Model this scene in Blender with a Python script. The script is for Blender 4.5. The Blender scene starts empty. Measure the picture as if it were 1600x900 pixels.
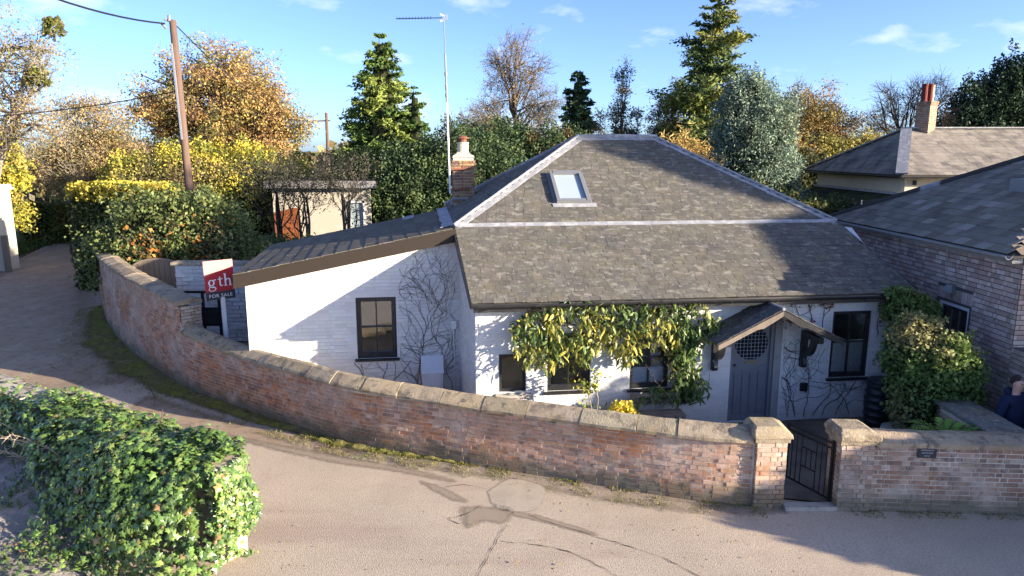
import bpy, bmesh, math, random
import numpy as np
from mathutils import Vector, Matrix, noise

# ------------------------------------------------------------------ camera, sky, sun, exposure
C = bpy.context.scene.collection
SC = bpy.context.scene
cam_data = bpy.data.cameras.new('camera')
cam_data.lens = 24.75; cam_data.sensor_width = 36; cam_data.clip_end = 2000
cam = bpy.data.objects.new('camera', cam_data); C.objects.link(cam)
CAM_H = 5.4; PITCH = math.radians(10.8)
cam.location = (0, 0, CAM_H); cam.rotation_euler = (math.pi/2 - PITCH, 0, 0)
SC.camera = cam
SUN_AZ = 22.0     # degrees from +X towards -Y (behind the camera, on the right)
SUN_EL = 13.0
world = bpy.data.worlds.new("World"); SC.world = world; world.use_nodes = True
wn = world.node_tree.nodes; wlk = world.node_tree.links; wn.clear()
w_out = wn.new('ShaderNodeOutputWorld'); w_bg = wn.new('ShaderNodeBackground')
w_sky = wn.new('ShaderNodeTexSky'); w_sky.sky_type = 'NISHITA'; w_sky.sun_disc = False
w_sky.sun_elevation = math.radians(SUN_EL); w_sky.sun_rotation = math.radians(90 + SUN_AZ)
w_sky.air_density = 0.6; w_sky.dust_density = 1.0; w_sky.ozone_density = 3.0
w_bg.inputs['Strength'].default_value = 0.115
w_tc = wn.new('ShaderNodeTexCoord'); w_map = wn.new('ShaderNodeMapping'); w_map.inputs['Scale'].default_value = (3.2, 3.2, 9.0)
w_map.inputs['Location'].default_value = (1.3, 0.4, 2.2)
w_no = wn.new('ShaderNodeTexNoise'); w_no.inputs['Scale'].default_value = 1.7; w_no.inputs['Detail'].default_value = 7; w_no.inputs['Roughness'].default_value = .55
w_rp = wn.new('ShaderNodeValToRGB'); w_rp.color_ramp.elements[0].position = .56; w_rp.color_ramp.elements[1].position = .72
w_rp.color_ramp.elements[0].color = (0, 0, 0, 1); w_rp.color_ramp.elements[1].color = (.65, .65, .65, 1)
w_mx = wn.new('ShaderNodeMix'); w_mx.data_type = 'RGBA'; w_mx.inputs[7].default_value = (3.7, 3.8, 4.0, 1)
wlk.new(w_tc.outputs['Generated'], w_map.inputs[0]); wlk.new(w_map.outputs[0], w_no.inputs['Vector'])
wlk.new(w_no.outputs['Fac'], w_rp.inputs[0]); wlk.new(w_rp.outputs[0], w_mx.inputs[0])
w_hs = wn.new('ShaderNodeHueSaturation'); w_hs.inputs['Saturation'].default_value = 1.0; w_hs.inputs['Hue'].default_value = .508; w_ti = wn.new('ShaderNodeMix'); w_ti.data_type = 'RGBA'; w_ti.blend_type = 'MULTIPLY'; w_ti.inputs[0].default_value = 1.0; w_ti.inputs[7].default_value = (.86, .90, .99, 1); wlk.new(w_sky.outputs[0], w_ti.inputs[6]); wlk.new(w_ti.outputs[2], w_hs.inputs['Color']); wlk.new(w_hs.outputs[0], w_mx.inputs[6]); wlk.new(w_mx.outputs[2], w_bg.inputs[0]); wlk.new(w_bg.outputs[0], w_out.inputs[0])
sun_data = bpy.data.lights.new('sun', 'SUN'); sun_data.energy = 5.0; sun_data.angle = math.radians(0.5); sun_data.color = (1.0, .86, .68)
sun = bpy.data.objects.new('sun', sun_data); C.objects.link(sun)
_a, _e = math.radians(SUN_AZ), math.radians(SUN_EL)
SUN_DIR = Vector((math.cos(_a)*math.cos(_e), -math.sin(_a)*math.cos(_e), math.sin(_e)))
sun.rotation_euler = SUN_DIR.to_track_quat('Z', 'Y').to_euler(); sun.location = (30, -15, 20)
SC.view_settings.view_transform = 'Standard'; SC.view_settings.look = 'None'
SC.view_settings.exposure = 1.80; SC.view_settings.gamma = 1.0

R = random.Random(7)
NR = np.random.default_rng(11)
BASE = {}

# ------------------------------------------------------------------ helpers
def thing(name, label, cat, loc=(0, 0, 0), rz=0.0, group=None):
    o = bpy.data.objects.new(name, None); C.objects.link(o)
    o.location = loc; o.rotation_euler = (0, 0, rz); o.empty_display_size = .2
    o['label'] = label; o['category'] = cat
    if group: o['group'] = group
    BASE[o.name] = Matrix.Translation(loc) @ Matrix.Rotation(rz, 4, 'Z')
    return o
def tag(o, label, cat, group=None):
    o['label'] = label; o['category'] = cat
    if group: o['group'] = group
    return o
def nrm(a):
    a = np.asarray(a, float); return a/(np.linalg.norm(a)+1e-12)
class MB:
    def __init__(s): s.v = []; s.f = []; s.c = []
    def add(s, vs, fs, col=None):
        n = len(s.v); s.v.extend([tuple(map(float, p)) for p in vs]); s.f.extend([tuple(i+n for i in f) for f in fs])
        s.c.extend([col if col is not None else (1, 1, 1)]*len(vs))
    def box(s, x0, x1, y0, y1, z0, z1, col=None):
        s.add([(x0,y0,z0),(x1,y0,z0),(x1,y1,z0),(x0,y1,z0),(x0,y0,z1),(x1,y0,z1),(x1,y1,z1),(x0,y1,z1)],
              [(0,3,2,1),(4,5,6,7),(0,1,5,4),(1,2,6,5),(2,3,7,6),(3,0,4,7)], col)
    def bar(s, p, q, w, h, up=(0, 0, 1), col=None):          # a box from p to q, width w across, height h along up
        p = np.array(p, float); q = np.array(q, float); d = nrm(q-p); x = np.cross(d, up)
        x = nrm(x) if np.linalg.norm(x) > 1e-6 else np.array((1., 0, 0)); z = np.cross(x, d)
        vs = [e + a*x*w/2 + b*z*h/2 for e in (p, q) for a, b in ((-1,-1),(1,-1),(1,1),(-1,1))]
        s.add(vs, [(0,1,2,3),(7,6,5,4),(0,4,5,1),(1,5,6,2),(2,6,7,3),(3,7,4,0)], col)
    def prism(s, poly, ext, col=None):                        # polygon extruded along a vector
        n = len(poly); e = np.array(ext, float)
        vs = [np.array(p, float) for p in poly] + [np.array(p, float)+e for p in poly]
        s.add(vs, [tuple(range(n))[::-1], tuple(range(n, 2*n))] + [(i, (i+1) % n, n+(i+1) % n, n+i) for i in range(n)], col)
    def tube(s, pts, rad, n=6, col=None, cap=True):
        pts = [np.array(p, float) for p in pts]
        if not hasattr(rad, '__len__'): rad = [rad]*len(pts)
        rings = []; ref = np.array((.31, .17, .93))
        for i, p in enumerate(pts):
            d = nrm(pts[min(i+1, len(pts)-1)] - pts[max(i-1, 0)])
            x = np.cross(d, ref)
            if np.linalg.norm(x) < .15: x = np.cross(d, (1., .2, 0))
            x = nrm(x); y = np.cross(d, x)
            rings += [p + rad[i]*(math.cos(2*math.pi*k/n)*x + math.sin(2*math.pi*k/n)*y) for k in range(n)]
        fs = [(i*n+k, i*n+(k+1) % n, (i+1)*n+(k+1) % n, (i+1)*n+k) for i in range(len(pts)-1) for k in range(n)]
        if cap: fs += [tuple(range(n))[::-1], tuple(range((len(pts)-1)*n, len(pts)*n))]
        s.add(rings, fs, col)
    def lathe(s, prof, n=16, c=(0, 0, 0), col=None):
        vs = [(c[0]+r*math.cos(2*math.pi*k/n), c[1]+r*math.sin(2*math.pi*k/n), c[2]+z) for r, z in prof for k in range(n)]
        fs = [(i*n+k, i*n+(k+1) % n, (i+1)*n+(k+1) % n, (i+1)*n+k) for i in range(len(prof)-1) for k in range(n)]
        fs += [tuple(range(n))[::-1], tuple(range((len(prof)-1)*n, len(prof)*n))]
        s.add(vs, fs, col)
    def build(s, name, mat, parent=None, smooth=False, kind=None, world=True, label=None):
        me = bpy.data.meshes.new(name)
        v = np.array(s.v, float)
        if parent is not None and world:
            inv = np.array(BASE[parent.name].inverted()); v = v @ inv[:3, :3].T + inv[:3, 3]
        me.from_pydata(v.tolist(), [], s.f); me.update()
        a = me.attributes.new('Col', 'FLOAT_COLOR', 'POINT')
        cc = np.ones((len(s.v), 4), np.float32); cc[:, :3] = np.array(s.c, np.float32); a.data.foreach_set('color', cc.ravel())
        if smooth: me.polygons.foreach_set('use_smooth', [True]*len(me.polygons))
        return link(name, me, mat, parent, kind, label)
def link(name, me, mat, parent=None, kind=None, label=None):
    if mat and not me.materials: me.materials.append(mat)
    o = bpy.data.objects.new(name, me); C.objects.link(o)
    if parent is not None:
        o.parent = parent; BASE[o.name] = BASE[parent.name]
    else: BASE[o.name] = Matrix.Identity(4)
    if kind: o['kind'] = kind
    if label: o['label'] = label
    return o
def quads(name, P, cols, mat, parent=None, kind=None):
    """P (N,4,3) world corners, cols (N,3): one quad each, fast"""
    n = len(P); me = bpy.data.meshes.new(name)
    if mat.name in ('leaf', 'needles'): cols = np.clip(np.asarray(cols)*1.5, 0, .75)
    v = P.reshape(-1, 3)
    if parent is not None:
        inv = np.array(BASE[parent.name].inverted()); v = v @ inv[:3, :3].T + inv[:3, 3]
    me.vertices.add(n*4); me.vertices.foreach_set('co', v.astype(np.float32).ravel())
    me.loops.add(n*4); me.loops.foreach_set('vertex_index', np.arange(n*4, dtype=np.int32))
    me.polygons.add(n); me.polygons.foreach_set('loop_start', np.arange(0, n*4, 4, dtype=np.int32))
    me.polygons.foreach_set('loop_total', np.full(n, 4, np.int32)); me.update(calc_edges=True)
    a = me.attributes.new('Col', 'FLOAT_COLOR', 'POINT'); cc = np.ones((n, 4, 4), np.float32); cc[:, :, :3] = cols[:, None, :]
    a.data.foreach_set('color', cc.ravel())
    return link(name, me, mat, parent, kind)
def unit_rand(n):
    a = NR.normal(size=(n, 3)); return a/np.linalg.norm(a, axis=1, keepdims=True)
def leaf_quads(cen, size, aspect=.55, bias=(0, 0, .4), axis=None):
    n = len(cen); nn = unit_rand(n) + np.array(bias); nn /= np.linalg.norm(nn, axis=1, keepdims=True)
    u = unit_rand(n) if axis is None else axis + .35*unit_rand(n)
    u -= nn*np.sum(u*nn, axis=1, keepdims=True); u /= np.linalg.norm(u, axis=1, keepdims=True)
    w = np.cross(nn, u); s = (np.asarray(size)*NR.uniform(.65, 1.3, n))[:, None]
    return np.stack([cen-u*s, cen-w*s*aspect + nn*s*.12, cen+u*s, cen+w*s*aspect + nn*s*.12], axis=1)
def to_px(p):
    x, y, z = p[0], p[1], p[2]-CAM_H
    zc = y*math.cos(PITCH)-z*math.sin(PITCH); yc = y*math.sin(PITCH)+z*math.cos(PITCH)
    if zc < .5: return (-999, -999, 999)
    return (800+1100*x/zc, 450-1100*yc/zc, zc)

# ------------------------------------------------------------------ materials
def mat(name, base=(.5, .5, .5), rough=.85, spec=.25, src=None, patches=(), bump=None, metal=0.0, transl=0.0, hi=None):
    """patches: (colour, noise scale, threshold, softness, strength[, stretch xyz]) laid over the base one by one, in world space.
       src: 'attr' multiplies the stored piece colour, 'obj' the object colour"""
    m = bpy.data.materials.new(name); m.use_nodes = True; nt = m.node_tree; N = nt.nodes; L = nt.links
    b = N['Principled BSDF']; b.inputs['Roughness'].default_value = rough; b.inputs['Metallic'].default_value = metal
    b.inputs['Specular IOR Level'].default_value = spec
    geo = N.new('ShaderNodeNewGeometry')
    col = None
    if src == 'attr':
        a = N.new('ShaderNodeAttribute'); a.attribute_name = 'Col'; col = a.outputs['Color']
    elif src == 'obj':
        a = N.new('ShaderNodeObjectInfo'); col = a.outputs['Color']
    if col is None:
        r = N.new('ShaderNodeRGB'); r.outputs[0].default_value = (*base, 1); col = r.outputs[0]
    for p in patches:
        pc, sc, th, so, st = p[:5]
        no = N.new('ShaderNodeTexNoise'); no.inputs['Scale'].default_value = sc; no.inputs['Detail'].default_value = 5; no.inputs['Roughness'].default_value = .6
        if len(p) > 5:
            mp = N.new('ShaderNodeMapping'); mp.inputs['Scale'].default_value = p[5]; L.new(geo.outputs['Position'], mp.inputs[0]); L.new(mp.outputs[0], no.inputs['Vector'])
        else: L.new(geo.outputs['Position'], no.inputs['Vector'])
        mr = N.new('ShaderNodeMapRange'); mr.inputs[1].default_value = th-so; mr.inputs[2].default_value = th+so
        mr.inputs[3].default_value = 0; mr.inputs[4].default_value = st; L.new(no.outputs['Fac'], mr.inputs[0])
        mx = N.new('ShaderNodeMix'); mx.data_type = 'RGBA'; L.new(mr.outputs[0], mx.inputs[0]); L.new(col, mx.inputs[6]); mx.inputs[7].default_value = (*pc, 1)
        col = mx.outputs[2]
    if hi:   # growth (algae, moss) that reaches up to a ragged height above the ground: (colour, top height, raggedness, strength)
        hc, top, rag, st = hi
        sx = N.new('ShaderNodeSeparateXYZ'); L.new(geo.outputs['Position'], sx.inputs[0])
        no = N.new('ShaderNodeTexNoise'); no.inputs['Scale'].default_value = 2.3; no.inputs['Detail'].default_value = 6; L.new(geo.outputs['Position'], no.inputs['Vector'])
        ma = N.new('ShaderNodeMath'); ma.operation = 'MULTIPLY_ADD'; ma.inputs[1].default_value = -rag*2; L.new(no.outputs['Fac'], ma.inputs[0]); L.new(sx.outputs['Z'], ma.inputs[2])
        mr = N.new('ShaderNodeMapRange'); mr.inputs[1].default_value = top-rag+.12; mr.inputs[2].default_value = top-rag-.12; mr.inputs[3].default_value = 0; mr.inputs[4].default_value = st
        L.new(ma.outputs[0], mr.inputs[0])
        mx = N.new('ShaderNodeMix'); mx.data_type = 'RGBA'; L.new(mr.outputs[0], mx.inputs[0]); L.new(col, mx.inputs[6]); mx.inputs[7].default_value = (*hc, 1); col = mx.outputs[2]
    L.new(col, b.inputs['Base Color'])
    if bump:
        no = N.new('ShaderNodeTexNoise'); no.inputs['Scale'].default_value = bump[0]; no.inputs['Detail'].default_value = 6; L.new(geo.outputs['Position'], no.inputs['Vector'])
        bp = N.new('ShaderNodeBump'); bp.inputs['Strength'].default_value = bump[1]; bp.inputs['Distance'].default_value = bump[2] if len(bump) > 2 else .02
        L.new(no.outputs['Fac'], bp.inputs['Height']); L.new(bp.outputs[0], b.inputs['Normal'])
    if transl:
        t = N.new('ShaderNodeBsdfTranslucent'); L.new(col, t.inputs[0]); mx = N.new('ShaderNodeMixShader'); mx.inputs[0].default_value = transl
        L.new(b.outputs[0], mx.inputs[1]); L.new(t.outputs[0], mx.inputs[2]); L.new(mx.outputs[0], N['Material Output'].inputs[0])
    return m
def pair(name, **k): return (mat(name, src='obj', **k), mat(name+'_joined', src='attr', **k))

M = {}
M['brick'] = pair('old_red_brick', rough=.92, spec=.12, patches=[((.60,.51,.42), 1.3, .58, .10, .6), ((.60,.52,.44), 9, .62, .08, .55), ((.46,.19,.07), 1.0, .57, .1, .4), ((.08,.075,.06), 12, .63, .07, .75), ((.17,.145,.11), 2.1, .61, .09, .6)],
                  bump=(60, .5, .01), hi=((.13, .125, .085), .26, .34, .75))
M['mortar'] = mat('lime_mortar', (.60,.53,.43), .95, .1, patches=[((.30,.27,.22), 3, .55, .1, .7), ((.6,.55,.47), 8, .6, .1, .5)], bump=(80, .4, .01), hi=((.12, .115, .08), .24, .34, .7))
M['barnbrick'] = pair('pale_stock_brick', rough=.9, spec=.15, patches=[((.34,.29,.25), 2.0, .58, .1, .35), ((.13,.11,.10), 10, .63, .07, .6)], bump=(60, .4, .01))
M['barnmortar'] = mat('grey_mortar', (.10,.088,.078), .95, .1, bump=(80, .4, .01))
M['white'] = pair('white_painted_brick', rough=.7, spec=.25, patches=[((.60,.595,.57), 2.2, .58, .10, .7), ((.44,.42,.38), 5, .66, .06, .5, (1,1,.25)), ((.42,.40,.37), 14, .70, .05, .6)], hi=((.40,.39,.34), .22, .30, .5), bump=(45, .35, .008))
M['whitewall'] = mat('white_masonry_paint', (.60,.60,.59), .75, .2, patches=[((.55,.55,.53), 2.5, .62, .1, .5)], bump=(50, .4, .01))
M['white_rubble'] = pair('limewashed_stone', rough=.85, spec=.15, patches=[((.58,.57,.54), 4, .58, .1, .6)], bump=(14, .8, .03))
M['cream'] = mat('cream_render', (.50,.45,.36), .85, .2, patches=[((.6,.56,.48), 1.5, .62, .12, .5)], bump=(40, .2, .01))
M['slate'] = pair('weathered_slate', rough=.88, spec=.15, patches=[((.135,.120,.088), 1.6, .52, .12, .5), ((.27,.255,.215), 9, .60, .06, .6, (.6,1,1)), ((.42,.40,.34), 24, .66, .04, .7), ((.05,.05,.048), 5, .62, .08, .4), ((.17,.155,.075), 3.2, .66, .07, .4)], bump=(35, .5, .01))
M['slate2'] = pair('grey_blue_slate', rough=.85, spec=.12, patches=[((.22,.195,.155), 2.0, .56, .1, .6), ((.32,.31,.28), 8, .66, .05, .6)], bump=(35, .4, .01))
M['slate3'] = pair('tan_weathered_slate', rough=.85, spec=.2, patches=[((.36,.31,.25), 1.2, .5, .12, .5), ((.12,.11,.10), 7, .63, .06, .6)], bump=(35, .4, .01))
M['underlay'] = mat('roof_underlay', (.06,.055,.05), .9, .1)
M['lead'] = mat('weathered_lead', (.25,.255,.265), .7, .3, patches=[((.42,.42,.42), 5, .56, .08, .8), ((.22,.225,.24), 18, .60, .06, .7)], bump=(25, .4, .02))
M['coping'] = pair('lichened_coping_stone', rough=.93, spec=.1, patches=[((.25,.195,.13), 2.2, .56, .10, .6), ((.12,.10,.082), 5, .565, .07, .75), ((.52,.45,.33), 18, .62, .05, .6), ((.34,.27,.12), 3.5, .62, .06, .5)], bump=(45, .8, .015))
M['black'] = mat('black_gloss_paint', (.018,.018,.02), .38, .5, patches=[((.05,.048,.045), 6, .6, .1, .6)], bump=(60, .1, .005))
M['iron'] = mat('black_iron', (.012,.012,.013), .5, .4)
M['brown'] = mat('brown_verge_board', (.032,.023,.017), .65, .3, patches=[((.03,.022,.016), 3, .56, .1, .7, (1, 1, 12))], bump=(30, .2, .01))
M['door'] = mat('slate_blue_door_paint', (.165,.175,.195), .42, .45, patches=[((.11,.125,.16), 4, .6, .1, .6)], bump=(50, .1, .004))
M['stone_frame'] = mat('grey_frame_paint', (.30,.29,.28), .6, .3, patches=[((.2,.19,.18), 5, .6, .1, .6)])
M['brass'] = mat('dull_brass', (.30,.24,.13), .4, .5, metal=.8)
M['leadcame'] = mat('lead_came', (.30,.32,.36), .5, .4)
M['curtain'] = mat('white_blind_cloth', (.8,.8,.8), .9, .1, bump=(20, .2, .02))
M['room'] = mat('dim_room_lining', (.05,.045,.04), .9, .1)
M['white_metal'] = mat('white_painted_metal', (.72,.72,.72), .45, .4, patches=[((.55,.55,.54), 4, .6, .1, .5)])
M['grey_metal'] = mat('grey_coated_metal', (.22,.225,.23), .42, .5, metal=.3)
M['galv'] = mat('galvanised_steel', (.55,.56,.58), .4, .5, metal=.7)
M['oxide'] = mat('rusty_red_steel', (.20,.08,.05), .7, .3)
M['terracotta'] = mat('terracotta', (.13,.032,.024), .8, .2, patches=[((.15,.035,.025), 5, .6, .1, .6)])
M['buffpot'] = mat('buff_chimney_pot', (.62,.55,.40), .85, .2, patches=[((.4,.34,.24), 5, .6, .1, .6)])
M['redboard'] = mat('red_sign_print', (.42,.018,.03), .45, .4)
M['pinkboard'] = mat('pale_pink_sign_print', (.52,.24,.20), .45, .4)
M['darkboard'] = mat('charcoal_sign_print', (.03,.035,.045), .45, .4)
M['whiteprint'] = mat('white_sign_print', (.85,.85,.85), .5, .3)
M['butt'] = mat('black_plastic', (.016,.018,.024), .45, .45)
M['concrete'] = mat('grey_stone', (.33,.31,.28), .95, .1, patches=[((.45,.42,.36), 5, .55, .1, .6), ((.16,.15,.12), 9, .62, .08, .6)], bump=(50, .6, .01))
M['render'] = mat('old_wall_render', (.20,.18,.165), .95, .1, patches=[((.2,.19,.17), 1.8, .54, .12, .7), ((.46,.4,.34), 4, .6, .1, .5)], bump=(22, .8, .03))
M['wood'] = mat('weathered_timber', (.20,.165,.13), .9, .15, patches=[((.12,.10,.08), 4, .55, .1, .7, (1, 1, .1))], bump=(30, .4, .01))
M['polewood'] = mat('utility_pole_timber', (.14,.092,.07), .85, .2, patches=[((.10,.06,.045), 5, .55, .1, .6, (4, 4, .2))], bump=(30, .4, .01))
M['orangewood'] = mat('orange_stained_timber', (.26,.085,.03), .7, .25)
M['bark'] = mat('brown_bark', (.13,.10,.075), .95, .1, patches=[((.22,.19,.14), 4, .58, .1, .6)], bump=(20, 1, .04))
M['palebark'] = mat('pale_bark', (.30,.26,.20), .95, .1, patches=[((.16,.13,.10), 3, .55, .1, .7)], bump=(20, 1, .04))
M['darkbark'] = mat('dark_bark', (.055,.048,.042), .95, .1, bump=(20, 1, .04))
M['stem'] = mat('dry_creeper_stem', (.10,.075,.06), .9, .1)
M['drystem'] = mat('dry_straw_stem', (.42,.33,.23), .9, .1)
M['leafmat'] = mat('leaf', src='attr', rough=.6, spec=.25, transl=.28)
M['needles'] = mat('needles', src='attr', rough=.75, spec=.2, transl=.15)
M['glossleaf'] = pair('glossy_leaf', rough=.32, spec=.5, transl=.15)
M['vineleaf'] = pair('long_vine_leaf', rough=.42, spec=.4, transl=.25)
M['core'] = mat('dark_filler', (.03,.036,.018), 1, 0)  # dark solid added inside plants to block light; also used for pot soil
M['navy'] = mat('navy_jacket_cloth', (.014,.022,.055), .8, .2, bump=(25, .6, .02))
M['trouser'] = mat('dark_trouser_cloth', (.02,.02,.025), .9, .1)
M['skin'] = mat('skin', (.55,.33,.25), .55, .3)
M['hair'] = mat('dark_brown_hair', (.02,.014,.010), .5, .3, bump=(120, .6, .01))
M['eye'] = mat('dark_eye', (.03,.02,.015), .2, .5)
M['lamp_glass'] = mat('dull_lamp_glass', (.30,.32,.33), .3, .5)
def road_material():
    m = mat('worn_tarmac', (.42,.355,.265), .95, .12, patches=[((.52,.425,.32), .35, .50, .12, .7), ((.35,.28,.21), .9, .58, .10, .5), ((.33,.25,.20), .45, .60, .06, .6, (.35,1.6,1)), ((.19,.155,.125), 38, .57, .06, .55), ((.64,.55,.46), 50, .60, .06, .6), ((.40,.28,.21), 22, .60, .06, .5), ((.12,.10,.085), .7, .70, .05, .5), ((.36,.25,.17), 16, .62, .05, .45)], bump=(60, .9, .010))
    return m
M['road'] = road_material()
M['grit'] = mat('loose_pink_grit', (.33,.265,.20), .95, .1, patches=[((.16,.13,.11), 30, .55, .06, .8), ((.56,.47,.40), 42, .60, .05, .9), ((.13,.14,.05), 2.0, .58, .08, .6)], bump=(60, 1, .02))
M['damp'] = mat('damp_stain', (.31,.25,.185), .85, .2, patches=[((.2,.165,.13), 30, .6, .08, .6)], bump=(90, .6, .01))
M['slabpatch'] = mat('concrete_patch', (.42,.36,.275), .95, .1, patches=[((.34,.29,.225), 3, .54, .1, .7), ((.24,.20,.155), 30, .60, .06, .5)], bump=(70, .4, .01))
M['crack'] = mat('dark_joint', (.11,.09,.072), .95, .05)
M['mossmat'] = mat('moss', (.17,.165,.05), 1, .05, patches=[((.24,.23,.045), 3, .52, .1, .8), ((.18,.14,.09), 1.2, .54, .1, .75), ((.06,.065,.02), 9, .58, .1, .7)], bump=(40, 1, .03))
M['blade'] = mat('grass_blade', src='attr', rough=.8, spec=.1, transl=.2)
M['earth'] = mat('rough_grass_ground', (.075,.085,.03), 1, .05, patches=[((.11,.09,.05), .3, .52, .12, .7), ((.05,.06,.02), 2, .58, .1, .6)], bump=(12, 1, .05))
M['yard'] = mat('yard_paving', (.20,.165,.125), .95, .1, patches=[((.07,.065,.055), 2, .55, .12, .7), ((.18,.165,.14), 8, .62, .08, .6)], bump=(40, .6, .01))
def soft(m):
    """let a thin ground layer thin out raggedly where its stored edge value falls to nothing"""
    nt = m.node_tree; N = nt.nodes; L = nt.links; out = N['Material Output']; src = out.inputs[0].links[0].from_socket
    a = N.new('ShaderNodeAttribute'); a.attribute_name = 'Col'; g = N.new('ShaderNodeNewGeometry'); no = N.new('ShaderNodeTexNoise'); no.inputs['Scale'].default_value = 9; no.inputs['Detail'].default_value = 7; no.inputs['Roughness'].default_value = .7
    L.new(g.outputs['Position'], no.inputs['Vector']); ad = N.new('ShaderNodeMath'); ad.operation = 'ADD'; L.new(a.outputs['Fac'], ad.inputs[0]); L.new(no.outputs['Fac'], ad.inputs[1])
    mr = N.new('ShaderNodeMapRange'); mr.inputs[1].default_value = .70; mr.inputs[2].default_value = 1.25; L.new(ad.outputs[0], mr.inputs[0])
    t = N.new('ShaderNodeBsdfTransparent'); mx = N.new('ShaderNodeMixShader'); L.new(mr.outputs[0], mx.inputs[0]); L.new(t.outputs[0], mx.inputs[1]); L.new(src, mx.inputs[2]); L.new(mx.outputs[0], out.inputs[0])
M['mud_shade_tint'] = mat('brown_mud_shade_tint', (.33,.25,.175), .95, .08, patches=[((.42,.345,.26), 1.6, .54, .1, .7, (1,.4,1)), ((.20,.145,.095), 4, .58, .08, .6), ((.20,.155,.11), 40, .57, .06, .6)], bump=(60, .9, .01))  # brown mud, its colour also warmed to offset the blue of the shade
for k_ in ('damp', 'grit', 'mossmat', 'mud_shade_tint', 'slabpatch'): soft(M[k_])
def glass_material():
    m = bpy.data.materials.new('window_glass'); m.use_nodes = True; N = m.node_tree.nodes; L = m.node_tree.links; N.remove(N['Principled BSDF'])
    t = N.new('ShaderNodeBsdfTransparent'); t.inputs[0].default_value = (.95, .96, .96, 1)
    g = N.new('ShaderNodeBsdfGlossy'); g.inputs['Roughness'].default_value = .02; g.inputs[0].default_value = (.9, .95, 1, 1)
    f = N.new('ShaderNodeLayerWeight'); f.inputs[0].default_value = .35
    mr = N.new('ShaderNodeMapRange'); mr.inputs[3].default_value = .14; mr.inputs[4].default_value = 1.0
    mx = N.new('ShaderNodeMixShader'); L.new(f.outputs['Fresnel'], mr.inputs[0]); L.new(mr.outputs[0], mx.inputs[0]); L.new(t.outputs[0], mx.inputs[1]); L.new(g.outputs[0], mx.inputs[2])
    L.new(mx.outputs[0], N['Material Output'].inputs[0]); return m
M['glass'] = glass_material()
M['skyglass'] = mat('rooflight_glass', (.32,.38,.40), .12, .6)

# ------------------------------------------------------------------ repeated pieces (bricks, slates, stones, leaves)
def chamfer_cube():
    bm = bmesh.new(); bmesh.ops.create_cube(bm, size=1.0)
    bmesh.ops.bevel(bm, geom=bm.edges[:], offset=.035, segments=1, affect='EDGES')
    v = [tuple(p.co) for p in bm.verts]; bm.verts.index_update(); f = [tuple(q.index for q in a.verts) for a in bm.faces]; bm.free(); return v, f
CUBE_C = chamfer_cube()
CUBE = ([(-.5,-.5,-.5),(.5,-.5,-.5),(.5,.5,-.5),(-.5,.5,-.5),(-.5,-.5,.5),(.5,-.5,.5),(.5,.5,.5),(-.5,.5,.5)],
        [(0,3,2,1),(4,5,6,7),(0,1,5,4),(1,2,6,5),(2,3,7,6),(3,0,4,7)])
def frame4(c, x, y, z):          # columns: scaled axes and centre
    m = np.eye(4); m[:3, 0] = x; m[:3, 1] = y; m[:3, 2] = z; m[:3, 3] = c; return m
def emit(items, unit_near, unit_far, name, mats, owner, limit=300, world=False):
    """items: (4x4 matrix in the owner's frame or world, colour, parent, facing normal or None). The largest in the picture become objects, the rest one joined part"""
    B = np.array(BASE[owner.name]); inv = np.linalg.inv(B)
    sc = []
    for it in items:
        Mw = it[0] if world else B @ it[0]
        p = Mw[:3, 3]; px = to_px(p)
        s = np.linalg.norm(Mw[:3, 0])*max(np.linalg.norm(Mw[:3, 2]), np.linalg.norm(Mw[:3, 1]))
        k = 1.0
        if it[3] is not None:
            nn = it[3] if world else B[:3, :3] @ np.array(it[3], float); k = float(np.dot(nrm(np.array((0, 0, CAM_H))-p), nn))
        inside = -10 < px[0] < 1610 and -10 < px[1] < 910
        sc.append(s*k/px[2]**2 if (inside and k > .02) else -1+k*1e-3)
    order = np.argsort(-np.array(sc))
    near = [i for i in order[:limit] if sc[i] > 0]; far = [i for i in order if i not in set(near)]
    me = bpy.data.meshes.new(name); me.from_pydata([tuple(v) for v in unit_near[0]], [], unit_near[1]); me.update(); me.materials.append(mats[0])
    for i in near:
        m4, col, par, _ = items[i]
        o = bpy.data.objects.new(name, me); C.objects.link(o); o.parent = par or owner; BASE[o.name] = BASE[owner.name]
        o.matrix_basis = Matrix((inv @ m4 if world else m4).tolist()); o.color = (*[float(x) for x in col], 1)
    if far:
        uv = np.array(unit_far[0]); n = len(uv); allv = []; fs = []; cs = []
        for j, i in enumerate(far):
            m4 = items[i][0]; m4 = inv @ m4 if world else m4
            allv.append(uv @ m4[:3, :3].T + m4[:3, 3]); fs += [tuple(a+j*n for a in f) for f in unit_far[1]]; cs += [items[i][1]]*n
        mb = MB(); mb.v = np.concatenate(allv).tolist(); mb.f = fs; mb.c = cs
        mb.build(name, mats[1], owner, kind='stuff', world=False)
def jit(c, a): k = 1+R.uniform(-a, a); return tuple(max(0, x*k*(1+R.uniform(-.03, .03))) for x in c)
def cut(iv, holes):              # subtract holes from an interval list
    for a, b in holes:
        out = []
        for s, e in iv:
            if b <= s or a >= e: out.append((s, e)); continue
            if a > s: out.append((s, a))
            if b < e: out.append((b, e))
        iv = out
    return iv
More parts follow.
